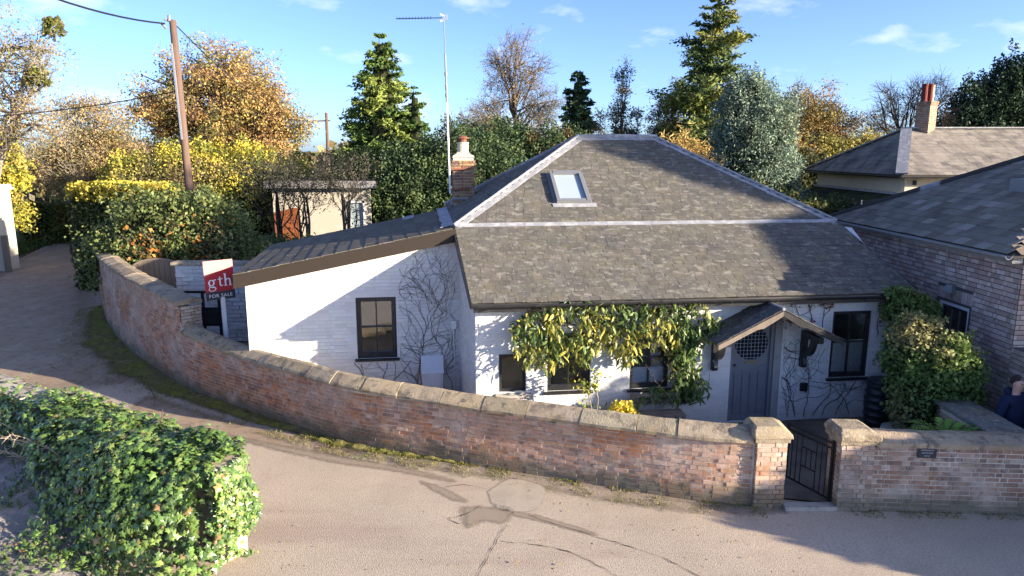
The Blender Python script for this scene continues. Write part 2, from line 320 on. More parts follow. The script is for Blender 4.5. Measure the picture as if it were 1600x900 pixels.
def brick_rows(items, frame, span, h0, h1, pal, parent, holes=(), bl=.225, bh=.065, jt=.011, dep=.03, proud=.004, bond='flemish', tj=.10, wob=.0015):
    """frame(u,h) -> (point on the wall face, tangent, outward normal); span(h) -> (u0,u1) or None"""
    k = 0; h = h0
    while h + bh <= h1 + 1e-6:
        sp = span(h+bh/2)
        if sp and sp[1]-sp[0] > .05:
            for s, e in cut([sp], [(x0, x1) for x0, x1, z0, z1 in holes if z0 < h+bh and z1 > h]):
                u = s; first = True; seq = k % 2
                while u < e-.02:
                    if bond == 'flemish': L = bl if seq % 2 == 0 else bl*.48
                    else: L = bl
                    if first and k % 2: L = bl*.5 if bond != 'flemish' else bl*.3
                    first = False; seq += 1
                    L = min(L*R.uniform(.96, 1.03), e-u)
                    if e-(u+L) < .05: L = e-u
                    p, t, n = frame(u+L/2, h+bh/2); t = np.array(t, float); n = np.array(n, float)
                    pr = proud + R.uniform(-wob, wob)*2
                    up = nrm(np.array((0, 0, 1.)) + t*R.uniform(-.012, .012))
                    c = np.array(p, float) + n*(pr-dep/2)
                    col = pal(p) if callable(pal) else jit(R.choice(pal), tj)
                    items.append((frame4(c, t*max(L-jt, .02), -n*dep, up*(bh-R.uniform(0, .004))), col, parent, n))
                    u += L
        h += bh+jt; k += 1
def slate_rows(items, o, e, s, poly, gauge, width, pal, parent, thick=.01, tilt=.035, tj=.14, lap=.06):
    """o origin at the eave, e unit along the eave, s unit up the slope, poly [(a,b)] in that frame"""
    o = np.array(o, float); e = nrm(e); s = nrm(s); n = np.cross(e, s); n = n if n[2] > 0 else -n
    bmax = max(p[1] for p in poly); b = 0; k = 0
    while b < bmax-.03:
        g = min(gauge, bmax-b); mid = b+g/2; xs = []
        for i in range(len(poly)):
            (a0, b0), (a1, b1) = poly[i], poly[(i+1) % len(poly)]
            if (b0-mid)*(b1-mid) < 0: xs.append(a0+(a1-a0)*(mid-b0)/(b1-b0))
        xs.sort()
        for i in range(0, len(xs)-1, 2):
            u = xs[i]-R.uniform(0, width*.9) if k % 1 == 0 else xs[i]
            u = xs[i] - (width/2 if k % 2 else 0)
            while u < xs[i+1]-.01:
                w = width*R.uniform(.93, 1.06); a0 = max(u, xs[i]); a1 = min(u+w, xs[i+1])
                if a1-a0 > .03:
                    tl = tilt*R.uniform(.7, 1.4); ss = nrm(s - n*tl); nn = np.cross(e, ss); nn = nn if nn[2] > 0 else -nn
                    lift = R.uniform(0, .004)
                    c = o + e*(a0+a1)/2 + s*(b+(g+lap)/2+R.uniform(-.006, .006)) + n*(thick/2+.004+lift+tl*(g+lap)/2)
                    ee = nrm(e + s*R.uniform(-.012, .012))
                    items.append((frame4(c, ee*(a1-a0-.006), ss*(g+lap), nn*thick), jit(R.choice(pal), tj), parent, n))
                u += w
        b += gauge; k += 1
def holed_panel(mb, fr, u0, u1, h0, h1, holes, th):
    """wall slab with openings; fr(u,h,d) -> point, d = depth behind the face"""
    us = sorted({u0, u1, *[x for q in holes for x in q[:2]]}); hs = sorted({h0, h1, *[x for q in holes for x in q[2:]]})
    us = [u for u in us if u0 <= u <= u1]; hs = [h for h in hs if h0 <= h <= h1]
    solid = {}
    for i in range(len(us)-1):
        for j in range(len(hs)-1):
            cu, ch = (us[i]+us[i+1])/2, (hs[j]+hs[j+1])/2
            solid[i, j] = not any(a < cu < b and c < ch < d for a, b, c, d in holes)
    for (i, j), ok in solid.items():
        if not ok: continue
        a, b, c, d = us[i], us[i+1], hs[j], hs[j+1]
        mb.add([fr(a,c,0), fr(b,c,0), fr(b,d,0), fr(a,d,0)], [(0,1,2,3)]); mb.add([fr(a,c,th), fr(b,c,th), fr(b,d,th), fr(a,d,th)], [(3,2,1,0)])
        for (di, dj, e) in ((-1,0,((a,c),(a,d))), (1,0,((b,d),(b,c))), (0,-1,((b,c),(a,c))), (0,1,((a,d),(b,d)))):
            if not solid.get((i+di, j+dj), False):
                (p, q) = e; mb.add([fr(*p,0), fr(*p,th), fr(*q,th), fr(*q,0)], [(0,1,2,3)])
# ------------------------------------------------------------------ ground, road, yard
def sheet(name, pts, z, m, kind='structure'):
    mb = MB(); mb.add([(x, y, z) for x, y in pts], [tuple(range(len(pts)))]); return mb.build(name, m, kind=kind)
sheet('ground', [(-600, -60), (600, -60), (600, 900), (-600, 900)], -.06, M['earth'])
WALL = [(-24,40.5),(-20,33.8),(-16.9,28.3),(-13.43,22.66),(-10.82,19.16),(-8.82,16.93),(-7.39,15.53),(-5.57,14.18),(-4.05,13.13),(-2.89,12.45),(-1.75,12.0),(-.68,11.59),(.54,11.16),(1.58,10.77),(2.56,10.42),(3.31,10.21),(4.2,10.1)]
def smooth_path(P, n=10):
    P = [np.array(p, float) for p in P]; P = [2*P[0]-P[1]] + P + [2*P[-1]-P[-2]]; out = []
    for i in range(1, len(P)-2):
        a, b, c, d = P[i-1:i+3]
        for k in range(n):
            t = k/n; out.append(.5*((2*b)+(-a+c)*t+(2*a-5*b+4*c-d)*t*t+(-a+3*b-3*c+d)*t**3))
    out.append(P[-2]); return np.array(out)
WP = smooth_path(WALL); WS = np.concatenate([[0], np.cumsum(np.linalg.norm(np.diff(WP, axis=0), axis=1))]); WLEN = WS[-1]
def wall_at(s):
    s = min(max(s, 0), WLEN); x = np.interp(s, WS, WP[:, 0]); y = np.interp(s, WS, WP[:, 1])
    x1, x0 = np.interp(min(s+.15, WLEN), WS, WP[:, 0]), np.interp(max(s-.15, 0), WS, WP[:, 0])
    y1, y0 = np.interp(min(s+.15, WLEN), WS, WP[:, 1]), np.interp(max(s-.15, 0), WS, WP[:, 1])
    t = nrm((x1-x0, y1-y0, 0)); return np.array((x, y, 0.)), t, np.array((t[1], -t[0], 0.))
def s_near(x, y): return WS[np.argmin((WP[:, 0]-x)**2 + (WP[:, 1]-y)**2)]
RL = [(14,-7),(3,-7),(-7,-7),(-14,1),(-18.5,10),(-20.5,22),(-22.5,28),(-25.2,35),(-27.7,41.5),(-28.8,45.2),(-30,50)]
RR = [(26,9.9),(5,10.2),(.5,11.3),(-4,13.2),(-7.4,15.7),(-10.8,19.3),(-13.4,22.8),(-16.9,28.4),(-20,33.9),(-23.8,40.3),(-27.5,47)]
mb = MB()
for i in range(len(RL)-1):
    mb.add([(*RL[i], 0), (*RR[i], 0), (*RR[i+1], 0), (*RL[i+1], 0)], [(0, 1, 2, 3)])
mb.build('road', M['road'], kind='structure')
sheet('courtyard', [(26,10.1),(5,10.3),(.5,11.4),(-4,13.3),(-7.4,15.9),(-10.8,19.5),(-12,24),(26,24)], -.02, M['yard'])
# worn patches and joints in the tarmac
def blob(name, pts, z, m, wob=.05, kind='structure', sub=16):
    P = smooth_path(pts+[pts[0]], sub); Q = [(p[0]+wob*(noise.noise((p[0]*3, p[1]*3, 1.7))+.7*noise.noise((p[0]*14, p[1]*14, 1.7))), p[1]+wob*(noise.noise((p[0]*3, p[1]*3, 9.1))+.7*noise.noise((p[0]*14, p[1]*14, 9.1)))) for p in P[:-1]]
    return sheet(name, Q, z, m, kind)
def soft_blob(name, pts, z, m, fade=.12, res=.04):
    P = smooth_path(pts+[pts[0]], 6)[:-1]; n = len(P); x0, y0 = P.min(0)-fade; x1, y1 = P.max(0)+fade; X = np.arange(x0, x1+res, res); Y = np.arange(y0, y1+res, res); gx, gy = np.meshgrid(X, Y, indexing='ij'); Q = np.stack([gx.ravel(), gy.ravel()], 1)
    dist = np.full(len(Q), 9.); ins = np.zeros(len(Q), bool)
    for i in range(n):
        a, b = P[i], P[(i+1) % n]; ab = b-a; t = np.clip(((Q-a) @ ab)/(ab @ ab+1e-12), 0, 1); dist = np.minimum(dist, np.linalg.norm(Q-a-t[:, None]*ab, axis=1))
        c = (a[1] > Q[:, 1]) != (b[1] > Q[:, 1]); xi = a[0]+(Q[:, 1]-a[1])*(ab[0])/(ab[1] if abs(ab[1]) > 1e-9 else 1e-9); ins ^= c & (Q[:, 0] < xi)
    sd = np.where(ins, dist, -dist); fac = np.clip(.5+sd/(2*fade), 0, 1); ny = len(Y); mb = MB(); idx = {}
    for i in range(len(X)-1):
        for j in range(ny-1):
            q = [i*ny+j, (i+1)*ny+j, (i+1)*ny+j+1, i*ny+j+1]
            if max(fac[k] for k in q) <= 0: continue
            for k in q:
                if k not in idx: idx[k] = len(mb.v); mb.v.append((Q[k, 0], Q[k, 1], z)); mb.c.append((fac[k],)*3)
            mb.f.append(tuple(idx[k] for k in q))
    return mb.build(name, m, kind='structure')
soft_blob('lane_mud_shade_tint', [(-9.2,16.4),(-12,19.8),(-14.4,23.2),(-17.6,28.6),(-20.8,34.2),(-25.5,42),(-28.2,46),(-28,44),(-25.6,36.5),(-23,30),(-20.8,22),(-17.5,16.5),(-13.5,15.2)], .002, M['mud_shade_tint'], .9, .22)  # mud over the shaded lane, tinted against the blue shade
soft_blob('lane_mud_shade_tint', [(-8.2,15.2),(-6.2,13.9),(-4.2,12.8),(-2.9,12.2),(-3.5,12.1),(-5.5,12.9),(-8,14.2)], .003, M['mud_shade_tint'], .25, .08)
soft_blob('concrete_patch', [(-.40,10.62),(-.06,11.06),(.30,10.98),(.55,10.68),(.34,10.02),(-.22,10.06)], .004, M['slabpatch'], .04, .03)
soft_blob('damp_stain', [(-.78,10.08),(-.42,10.10),(-.12,10.0),(-.04,9.84),(-.14,9.64),(-.42,9.70),(-.66,9.54),(-.72,9.80)], .004, M['damp'], .12)
soft_blob('damp_stain', [(.0,9.97),(.4,9.84),(.95,9.52),(1.25,9.28),(.9,9.42),(.4,9.70),(.02,9.86)], .0045, M['damp'], .07)
soft_blob('damp_stain', [(-1.55,11.0),(-1.2,10.8),(-.85,10.45),(-.72,10.28),(-.95,10.36),(-1.3,10.7)], .004, M['damp'], .09)
soft_blob('damp_stain', [(-5.6,13.0),(-4.6,12.55),(-3.2,11.98),(-2.0,11.55),(-1.2,11.15),(-1.0,10.98),(-2.0,11.38),(-3.2,11.75),(-4.6,12.4)], .004, M['damp'], .12)
soft_blob('grit_strip', [(-4.2,13.0),(-2.8,12.35),(-1.6,11.95),(-.6,11.55),(.6,11.12),(1.6,10.75),(2.6,10.38),(3.4,10.15),(4.2,10.02),(3.3,9.95),(2.2,10.12),(.8,10.65),(-.2,11.1),(-1.4,11.5),(-2.6,11.98)], .003, M['grit'], .22, .07)
def crack(pts, w):
    P = smooth_path(pts, 14); mb = MB()
    for i in range(len(P)-1):
        t = nrm(P[i+1]-P[i]); n = np.array((-t[1], t[0])); 
        def q(p, k):
            o = .035*noise.noise((p[0]*7, p[1]*7, 2.)); ww = w*max(0, .15+1.3*abs(noise.noise((p[0]*4, p[1]*4, 8.)))); return (*(p+n*(o+k*ww)), .0075)
        mb.add([q(P[i], -1), q(P[i+1], -1), q(P[i+1], 1), q(P[i], 1)], [(0, 1, 2, 3)])
    return mb.build('tarmac_crack', M['crack'], kind='structure')
crack([(-.09,9.58),(-.2,9.2),(-.33,8.75),(-.47,8.2),(-.6,7.4)], .012)
crack([(-.15,9.12),(.25,9.05),(.8,8.85),(1.4,8.25),(1.8,7.7)], .012)
crack([(-.42,10.72),(-.8,10.85),(-1.1,10.8)], .012)
crack([(-.45,10.2),(-.75,9.85),(-.95,9.78),(-.78,9.6)], .010)
crack([(.25,9.85),(1.2,9.25),(2.0,8.75),(2.6,8.1)], .010)
crack([(-9.1,16.4),(-8.6,15.9),(-8.1,15.2),(-7.8,14.6)], .02)
crack([(-12.5,18.6),(-12.0,18.2),(-11.9,17.5),(-11.4,17.1)], .02)
# moss and grass along the foot of the garden wall
mb = MB(); n = 300; sA, sB = s_near(-14.6, 24.6), s_near(-.6, 11.55)
for i in range(n):
    for j in range(8): pass
G_ = []
for i in range(n+1):
    s = sA+(sB-sA)*i/n; p, t, nn = wall_at(s); f = i/n; w = 1.12*(.5+1.0*math.exp(-((f-.36)/.26)**2))*(1-f**6)*(.62+.22*noise.noise((s*.9, 0, 0))+.09*noise.noise((s*3.1, 0, 0))+.05*noise.noise((s*8., 0, 0)))*min(1, i/20+.3)+.03
    row = []
    for j in range(9):
        d = w*j/8; q = p + nn*d; edge = (1-(j/8)**3); row.append((q[0], q[1], .006+edge*(.012+.05*max(0, .4+noise.noise((q[0]*4, q[1]*4, .3)))+.03*max(0, noise.noise((q[0]*13, q[1]*13, 1.))))))
    G_.append(row)
for i in range(n):
    for j in range(8):
        mb.add([G_[i][j], G_[i+1][j], G_[i+1][j+1], G_[i][j+1]], [(0, 1, 2, 3)]); e0, e1 = min(1, (8-j)/4.5), min(1, (7-j)/4.5); mb.c[-4:] = [(e0,)*3, (e0,)*3, (e1,)*3, (e1,)*3]
mb.build('moss', M['mossmat'], kind='stuff', smooth=True)
def blades(name, pts, hgt, pal, tag_kind='stuff'):
    pts = np.array(pts); n = len(pts); h = hgt*NR.uniform(.4, 1.3, n)[:, None]; d = unit_rand(n); d[:, 2] = np.abs(d[:, 2])+1.0; d /= np.linalg.norm(d, axis=1, keepdims=True)
    w = np.cross(d, unit_rand(n)); w /= np.linalg.norm(w, axis=1, keepdims=True); w *= h*.16
    Q = np.stack([pts-w, pts+w, pts+d*h+w*.2, pts+d*h-w*.2], axis=1); cols = np.array([jit(R.choice(pal), .2) for _ in range(n)])
    return quads(name, Q, cols, M['blade'], kind=tag_kind)
pts = []
for _ in range(16000):
    s = R.uniform(sA, sB); p, t, nn = wall_at(s); f = (s-sA)/(sB-sA); w = (.55+1.15*math.exp(-((f-.36)/.26)**2))*.95
    q = p+nn*w*R.random()**1.3
    if noise.noise((q[0]*2, q[1]*2, 4.)) > -.15: pts.append((q[0], q[1], .02))
for _ in range(2600):
    s = R.uniform(s_near(-.7, 11.6), WLEN-.3); p, t, nn = wall_at(s); q = p+nn*R.random()**2*.45
    if noise.noise((q[0]*2.5, q[1]*2.5, 2.)) > .1: pts.append((q[0], q[1], .004))
for _ in range(1800):
    q = (R.uniform(5.2, 9.5), 10.0-R.random()**2*.22)
    if noise.noise((q[0]*2.5, 0, 2.)) > -.1: pts.append((q[0], q[1]+(5-q[0])*.03, .004))
blades('grass_tufts', pts, .034, [(.17,.185,.04), (.25,.24,.05), (.11,.13,.035), (.24,.19,.08)])
pts = [(R.uniform(-30,-20.5), R.uniform(34, 50), -.04) for _ in range(5000)]
pts = [p for p in pts if p[0] < np.interp(p[1], [34, 41.5, 45.2, 50], [-25.2, -27.7, -26.5, -20]) ]
blades('verge_grass', pts, .3, [(.06,.09,.02), (.08,.11,.03), (.05,.07,.02)])

# ------------------------------------------------------------------ the white cottage (frame: x along the front, y back, z up)
TH = math.radians(7.0); HO = (-.70, 13.03, 0)
cot = thing('cottage', 'white painted brick cottage with dark slate hipped roof and blue grey front door', 'house', HO, TH)
def hw(u, v, z=0): return np.array((HO[0]+u*math.cos(TH)-v*math.sin(TH), HO[1]+u*math.sin(TH)+v*math.cos(TH), z))
F_HOLES = [(.45,.98,.83,1.60), (1.40,2.26,.82,1.98), (3.06,3.86,.80,1.98), (5.14,6.20,0,2.14), (7.27,8.12,.86,2.26)]
FR_F = lambda u, h, d=0: (u, d, h)
rt = nrm((-.22, 1.8, 0)); RLEN = math.hypot(.22, 1.8); rn = np.array((-rt[1], rt[0], 0))
WU0, WV = -4.62, 1.8
W_HOLES = [(-2.40,-1.56,1.09,2.42)]
wing_top = lambda u: 2.76 + (u-WU0)*(3.64-2.76)/(-.22-WU0)
mb = MB(); holed_panel(mb, FR_F, 0, 8.72, -.05, 2.56, F_HOLES, .28)
wall_f = mb.build('wall', M['whitewall'], cot, world=False)
mb = MB(); holed_panel(mb, lambda u, h, d=0: (u, WV+d, h), WU0, -.20, -.05, 2.76, W_HOLES, .28)
mb.prism([(WU0, WV, 2.76), (-.20, WV, 2.76), (-.20, WV, 3.66)], (0, .28, 0))
wall_w = mb.build('wall', M['whitewall'], cot, world=False)
mb = MB(); mb.prism([(0, .02, -.05), (-.22, WV, -.05), (-.22, WV, 3.66), (0, .02, 2.62)], (.25, .03, 0)); wall_r = mb.build('wall', M['whitewall'], cot, world=False)
mb = MB(); mb.prism([(8.72, 0, -.05), (8.72, 8.3, -.05), (8.72, 8.3, 3.6), (8.72, 1.9, 3.75), (8.72, 0, 2.6)], (-.25, 0, 0)); mb.build('wall', M['whitewall'], cot, world=False)
mb = MB(); mb.box(-.15, 8.45, 8.05, 8.3, -.05, 3.6); mb.build('wall', M['whitewall'], cot, world=False)
mb = MB(); mb.prism([(WU0+.02, WV+.28, -.05), (WU0+.02, 7.0, -.05), (WU0+.02, 7.0, 2.74), (WU0+.02, WV+.28, 2.74)], (.25, 0, 0)); mb.build('wall', M['whitewall'], cot, world=False)
mb = MB(); mb.prism([(WU0+.27, 6.75, -.05), (-.2, 6.75, -.05), (-.2, 6.75, 3.64), (WU0+.27, 6.75, 2.76)], (0, .25, 0)); mb.build('wall', M['whitewall'], cot, world=False)
mb = MB(); mb.box(.26, 8.4, .29, .30, .0, .01); mb.box(.26, 8.4, .3, 3.2, -.005, .006); mb.box(.26, 8.4, 3.2, 3.25, 0, 2.5); mb.box(WU0+.3, -.3, 4.2, 4.25, 0, 2.6)
mb.build('interior_wall', M['room'], cot, world=False)
bk = []
WHITE = [(.64,.635,.62), (.60,.60,.59), (.66,.65,.64), (.56,.555,.54), (.64,.625,.59)]
brick_rows(bk, lambda u, h: ((u, 0, h), (1, 0, 0), (0, -1, 0)), lambda h: (0, 8.72), .0, 2.55, WHITE, wall_f, [(a-.004, b+.004, c-.004, d+.004) for a, b, c, d in F_HOLES], bl=.23, bh=.068, jt=.010, dep=.04, proud=.007, tj=.03)
brick_rows(bk, lambda u, h: ((u, WV, h), (1, 0, 0), (0, -1, 0)), lambda h: (WU0 if h < 2.7 else WU0+(h-2.70)*5.0, -.20), .0, 3.62, WHITE, wall_w, [(a-.004, b+.004, c-.004, d+.004) for a, b, c, d in W_HOLES], bl=.23, bh=.068, jt=.010, dep=.04, proud=.007, tj=.03)
brick_rows(bk, lambda u, h: (np.array((0, 0, h))+rt*u*1.0, rt, rn), lambda h: (max(.0, (h-2.58)/.56), RLEN), .0, 3.6, WHITE, wall_r, bl=.23, bh=.068, jt=.010, dep=.04, proud=.007, tj=.03)
emit(bk, CUBE_C, CUBE, 'brick', M['white'], cot)

# roofs
SL = [(.106,.100,.088), (.096,.091,.081), (.115,.108,.095), (.086,.082,.075), (.124,.116,.102), (.102,.095,.083)]
EV, EZ, BV, BZ, RV, RZ = -.32, 2.70, 1.9, 3.88, 5.2, 5.80
UL0, UL1, UR0, UR1, RU0, RU1 = -.07, -.29, 8.80, 8.32, 3.06, 5.08
BKV = 8.5
def poly_roof(mb, pts, th=.05): mb.prism(pts, (0, 0, -th))
mb = MB()
poly_roof(mb, [(UL0,EV,EZ), (UR0,EV,EZ), (UR1,BV,BZ), (UL1,BV,BZ)])
poly_roof(mb, [(UL1,BV,BZ+.003), (UR1,BV,BZ+.003), (RU1,RV,RZ), (RU0,RV,RZ)])
poly_roof(mb, [(UL1,BKV,BZ), (UL1,BV,BZ+.001), (RU0,RV,RZ)]); poly_roof(mb, [(UR1,BV,BZ+.001), (UR1,BKV,BZ), (RU1,RV,RZ)])
poly_roof(mb, [(UR1,BKV,BZ), (UL1,BKV,BZ), (RU0,RV,RZ), (RU1,RV,RZ)])
roof = mb.build('roof', M['underlay'], cot, world=False)
mb = MB(); WE = -4.78; WR0, WRV0, WRV1 = 2.97, 1.66, 7.05; wz = lambda u: WR0+(u-WE)*(3.86-WR0)/(UL1-WE)
poly_roof(mb, [(WE,WRV0,wz(WE)), (UL1,WRV0,wz(UL1)), (UL1,WRV1,wz(UL1)), (WE-.35,WRV1,wz(WE-.35))], .04)
roof_w = mb.build('roof', M['underlay'], cot, world=False)
st = []
def plane_slates(items, p0, p1, p2, p3, gauge, width, pal, par, **k):
    """corner order: eave start, eave end, top end, top start (local points)"""
    p0, p1, p2, p3 = [np.array(p, float) for p in (p0, p1, p2, p3)]; e = nrm(p1-p0); n = nrm(np.cross(e, p3-p0)); n = n if n[2] > 0 else -n
    s = np.cross(n, e); s = s if s[2] > 0 else -s
    slate_rows(items, p0, e, s, [((p-p0) @ e, (p-p0) @ s) for p in (p0, p1, p2, p3)], gauge, width, pal, par, **k)
plane_slates(st, (UL0-.02,EV-.05,EZ-.02), (UR0+.02,EV-.05,EZ-.02), (UR1,BV,BZ), (UL1,BV,BZ), .135, .205, SL, roof, thick=.013, tilt=.045, tj=.09)
plane_slates(st, (UL1,BV,BZ), (UR1,BV,BZ), (RU1,RV,RZ), (RU0,RV,RZ), .135, .205, SL, roof, thick=.013, tilt=.045, tj=.09)
plane_slates(st, (UL1,BKV,BZ), (UL1,BV,BZ), (RU0,RV,RZ), (RU0-.001,RV,RZ), .18, .26, SL, roof)
plane_slates(st, (UR1,BV,BZ), (UR1,BKV,BZ), (RU1,RV,RZ-.001), (RU1,RV,RZ), .18, .26, SL, roof)
# the wing roof is laid in long courses that run front to back
mb0 = []
plane_slates(mb0, (WE-.36,WRV1,wz(WE-.36)), (WE-.03,WRV0-.03,wz(WE-.03)), (UL1,WRV0-.03,wz(UL1)), (UL1,WRV1,wz(UL1)), .30, 1.1, [(.12,.105,.078), (.11,.096,.072), (.13,.114,.086)], roof_w, thick=.014, tilt=.02, lap=.06)
st += mb0
# porch slates are gathered with the rest
PB, PF = .02, -.86; PA, PU0, PU1, PZ, PE = 5.72, 4.50, 6.96, 2.52, 1.90
prf = MB()
for ua, ub in ((PA, PU0), (PA, PU1)):
    prf.prism([(ua,PF,PZ), (ua,PB,PZ), (ub,PB,PE), (ub,PF,PE)], (0, 0, -.035))
porch = prf.build('porch_roof', M['underlay'], cot, world=False)
plane_slates(st, (PU0-.03,PB,PE-.015), (PU0-.03,PF-.02,PE-.015), (PA,PF-.02,PZ), (PA,PB,PZ), .24, .27, [(.085,.083,.085), (.10,.098,.098), (.075,.073,.075)], porch, thick=.012)
plane_slates(st, (PU1+.03,PF-.02,PE-.015), (PU1+.03,PB,PE-.015), (PA,PB,PZ), (PA,PF-.02,PZ), .24, .27, [(.085,.083,.085), (.10,.098,.098), (.075,.073,.075)], porch, thick=.012)
emit(st, CUBE_C, CUBE, 'slate', M['slate'], cot)

# lead on the hips, the ridge and the breaks
def lead_run(a, b, na, nb, w, name, seg=.55, roll=.035):
    a, b = np.array(a, float), np.array(b, float); L = np.linalg.norm(b-a); k = max(1, round(L/seg)); d = (b-a)/L
    na, nb = nrm(na), nrm(nb); sa = nrm(np.cross(d, na)); sb = nrm(np.cross(d, nb))
    mid = nrm(na+nb)
    if sa @ nb > 0: sa = -sa
    if sb @ na > 0: sb = -sb
    for i in range(k):
        mb = MB(); p, q = a+(b-a)*i/k, a+(b-a)*((i+1)/k)+d*.02; l = .032+.004*(i % 2)+R.uniform(0, .002)
        for s_, n_ in ((sa, na), (sb, nb)):
            w0, w1 = w*R.uniform(.92, 1.06), w*R.uniform(.92, 1.06)
            mb.prism([p+n_*l, q+n_*(l+.004), q+s_*w1+n_*(l+.003), p+s_*w0+n_*l], -n_*.012)
        if roll: mb.tube([p+mid*(l+.01), q+mid*(l+.014)], roll, 8)
        mb.build(name, M['lead'], cot, world=False)
nf = (0, -.50, .86); nl = (-.50, 0, .86); nr_ = (.50, 0, .86); nbk = (0, .5, .86)
lead_run((UL1,BV,BZ), (RU0,RV,RZ), nf, nl, .16, 'hip_flashing'); lead_run((UR1,BV,BZ), (RU1,RV,RZ), nf, nr_, .15, 'hip_flashing')
lead_run((RU0-.05,RV,RZ), (RU1+.05,RV,RZ), nf, nbk, .16, 'ridge_flashing', .7, .05)
lead_run((UL1,BKV,BZ), (RU0,RV,RZ), nbk, nl, .08, 'hip_flashing', 1.2); lead_run((UR1,BKV,BZ), (RU1,RV,RZ), nbk, nr_, .08, 'hip_flashing', 1.2)
def strip(a, b, s, w, n, name, seg=1.1, lift=.03, mat_='lead'):
    a, b = np.array(a, float), np.array(b, float); L = np.linalg.norm(b-a); k = max(1, round(L/seg)); d = (b-a)/L; s = nrm(s); n = nrm(n)
    for i in range(k):
        p, q = a+(b-a)*i/k, a+(b-a)*(i+1)/k+d*.03; l = lift+.004*(i % 2); mb = MB(); w0, w1 = w*R.uniform(.85, 1.1), w*R.uniform(.85, 1.1)
        mb.prism([p+n*l, q+n*l, q+s*w1+n*l, p+s*w0+n*l], -n*.012); mb.build(name, M[mat_], cot, world=False)
strip((UL1+.1,BV-.05,BZ-.02), (UR1-.1,BV-.05,BZ-.02), (0, .87, .50), .13, nf, 'break_flashing', 1.3)
strip((UL1,BV+.1,BZ), (UL1,WRV1,BZ), (-1, 0, -.2), .28, (-.2, 0, .98), 'valley_flashing', .9, .04)
strip((-1.5,6.0,wz(-1.5)), (-1.5,6.9,wz(-1.5)), (1, 0, .2), .30, (-.2, 0, .98), 'patch_flashing', 1, .045)

# verge boards, gutter, fascia
mb = MB(); mb.prism([(WE-.02,WRV0-.035,wz(WE)-.27), (UL1+.02,WRV0-.035,wz(UL1)-.27), (UL1+.02,WRV0-.035,wz(UL1)-.012), (WE-.02,WRV0-.035,wz(WE)-.012)], (0, .035, 0)); mb.build('verge_board', M['brown'], cot, world=False)
mb = MB(); mb.prism([(WE-.06,WRV0,wz(WE)-.16), (WE-.40,WRV1,wz(WE-.4)-.16), (WE-.40,WRV1,wz(WE-.4)-.03), (WE-.06,WRV0,wz(WE)-.03)], (.03, 0, 0)); mb.build('fascia_board', M['brown'], cot, world=False)
mb = MB(); mb.bar((UL0-.03,EV-.02,EZ-.055), (UL1-.03,BV,BZ-.055), .03, .13, (0, 0, 1)); mb.build('verge_board', M['black'], cot, world=False)
mb = MB(); mb.bar((UR0+.03,EV-.02,EZ-.05), (UR1+.03,BV,BZ-.05), .03, .13, (0, 0, 1)); mb.build('verge_board', M['black'], cot, world=False)
mb = MB(); mb.box(-.05, 8.78, -.30, -.275, 2.50, 2.66); mb.box(-.02, 8.72, -.275, -.012, 2.56, 2.58); mb.build('fascia_board', M['black'], cot, world=False)
def half_gutter(p, q, r, m, par, name='gutter', world=False):
    p, q = np.array(p, float), np.array(q, float); d = nrm(q-p); x = nrm(np.cross(d, (0, 0, 1))); mb = MB(); n = 8
    out = [p + r*(math.cos(math.pi+math.pi*i/n)*x + np.array((0, 0, 1))*math.sin(math.pi+math.pi*i/n)) for i in range(n+1)]
    inn = [p + (r-.008)*(math.cos(math.pi+math.pi*i/n)*x + np.array((0, 0, 1))*math.sin(math.pi+math.pi*i/n)) for i in range(n+1)]
    ring = out+inn[::-1]; mb.prism(ring, q-p); return mb.build(name, m, par, world=world)
half_gutter((-.1,-.375,2.655), (8.82,-.375,2.65), .062, M['black'], cot)
for u in np.arange(.3, 8.7, .92):
    mb = MB(); mb.box(u-.012, u+.012, -.44, -.30, 2.575, 2.60); mb.build('gutter_bracket', M['black'], cot, world=False)
mb = MB(); mb.tube([(8.47,-.37,2.6), (8.47,-.33,2.5), (8.46,-.10,2.36), (8.46,-.07,2.26), (8.44,-.07,.95)], .038, 10); mb.tube([(8.46,-.07,2.25), (8.46,-.07,2.15)], .046, 10); mb.tube([(8.45,-.07,1.5), (8.45,-.07,1.45)], .046, 10)
mb.build('downpipe', M['black'], cot, world=False, smooth=False)

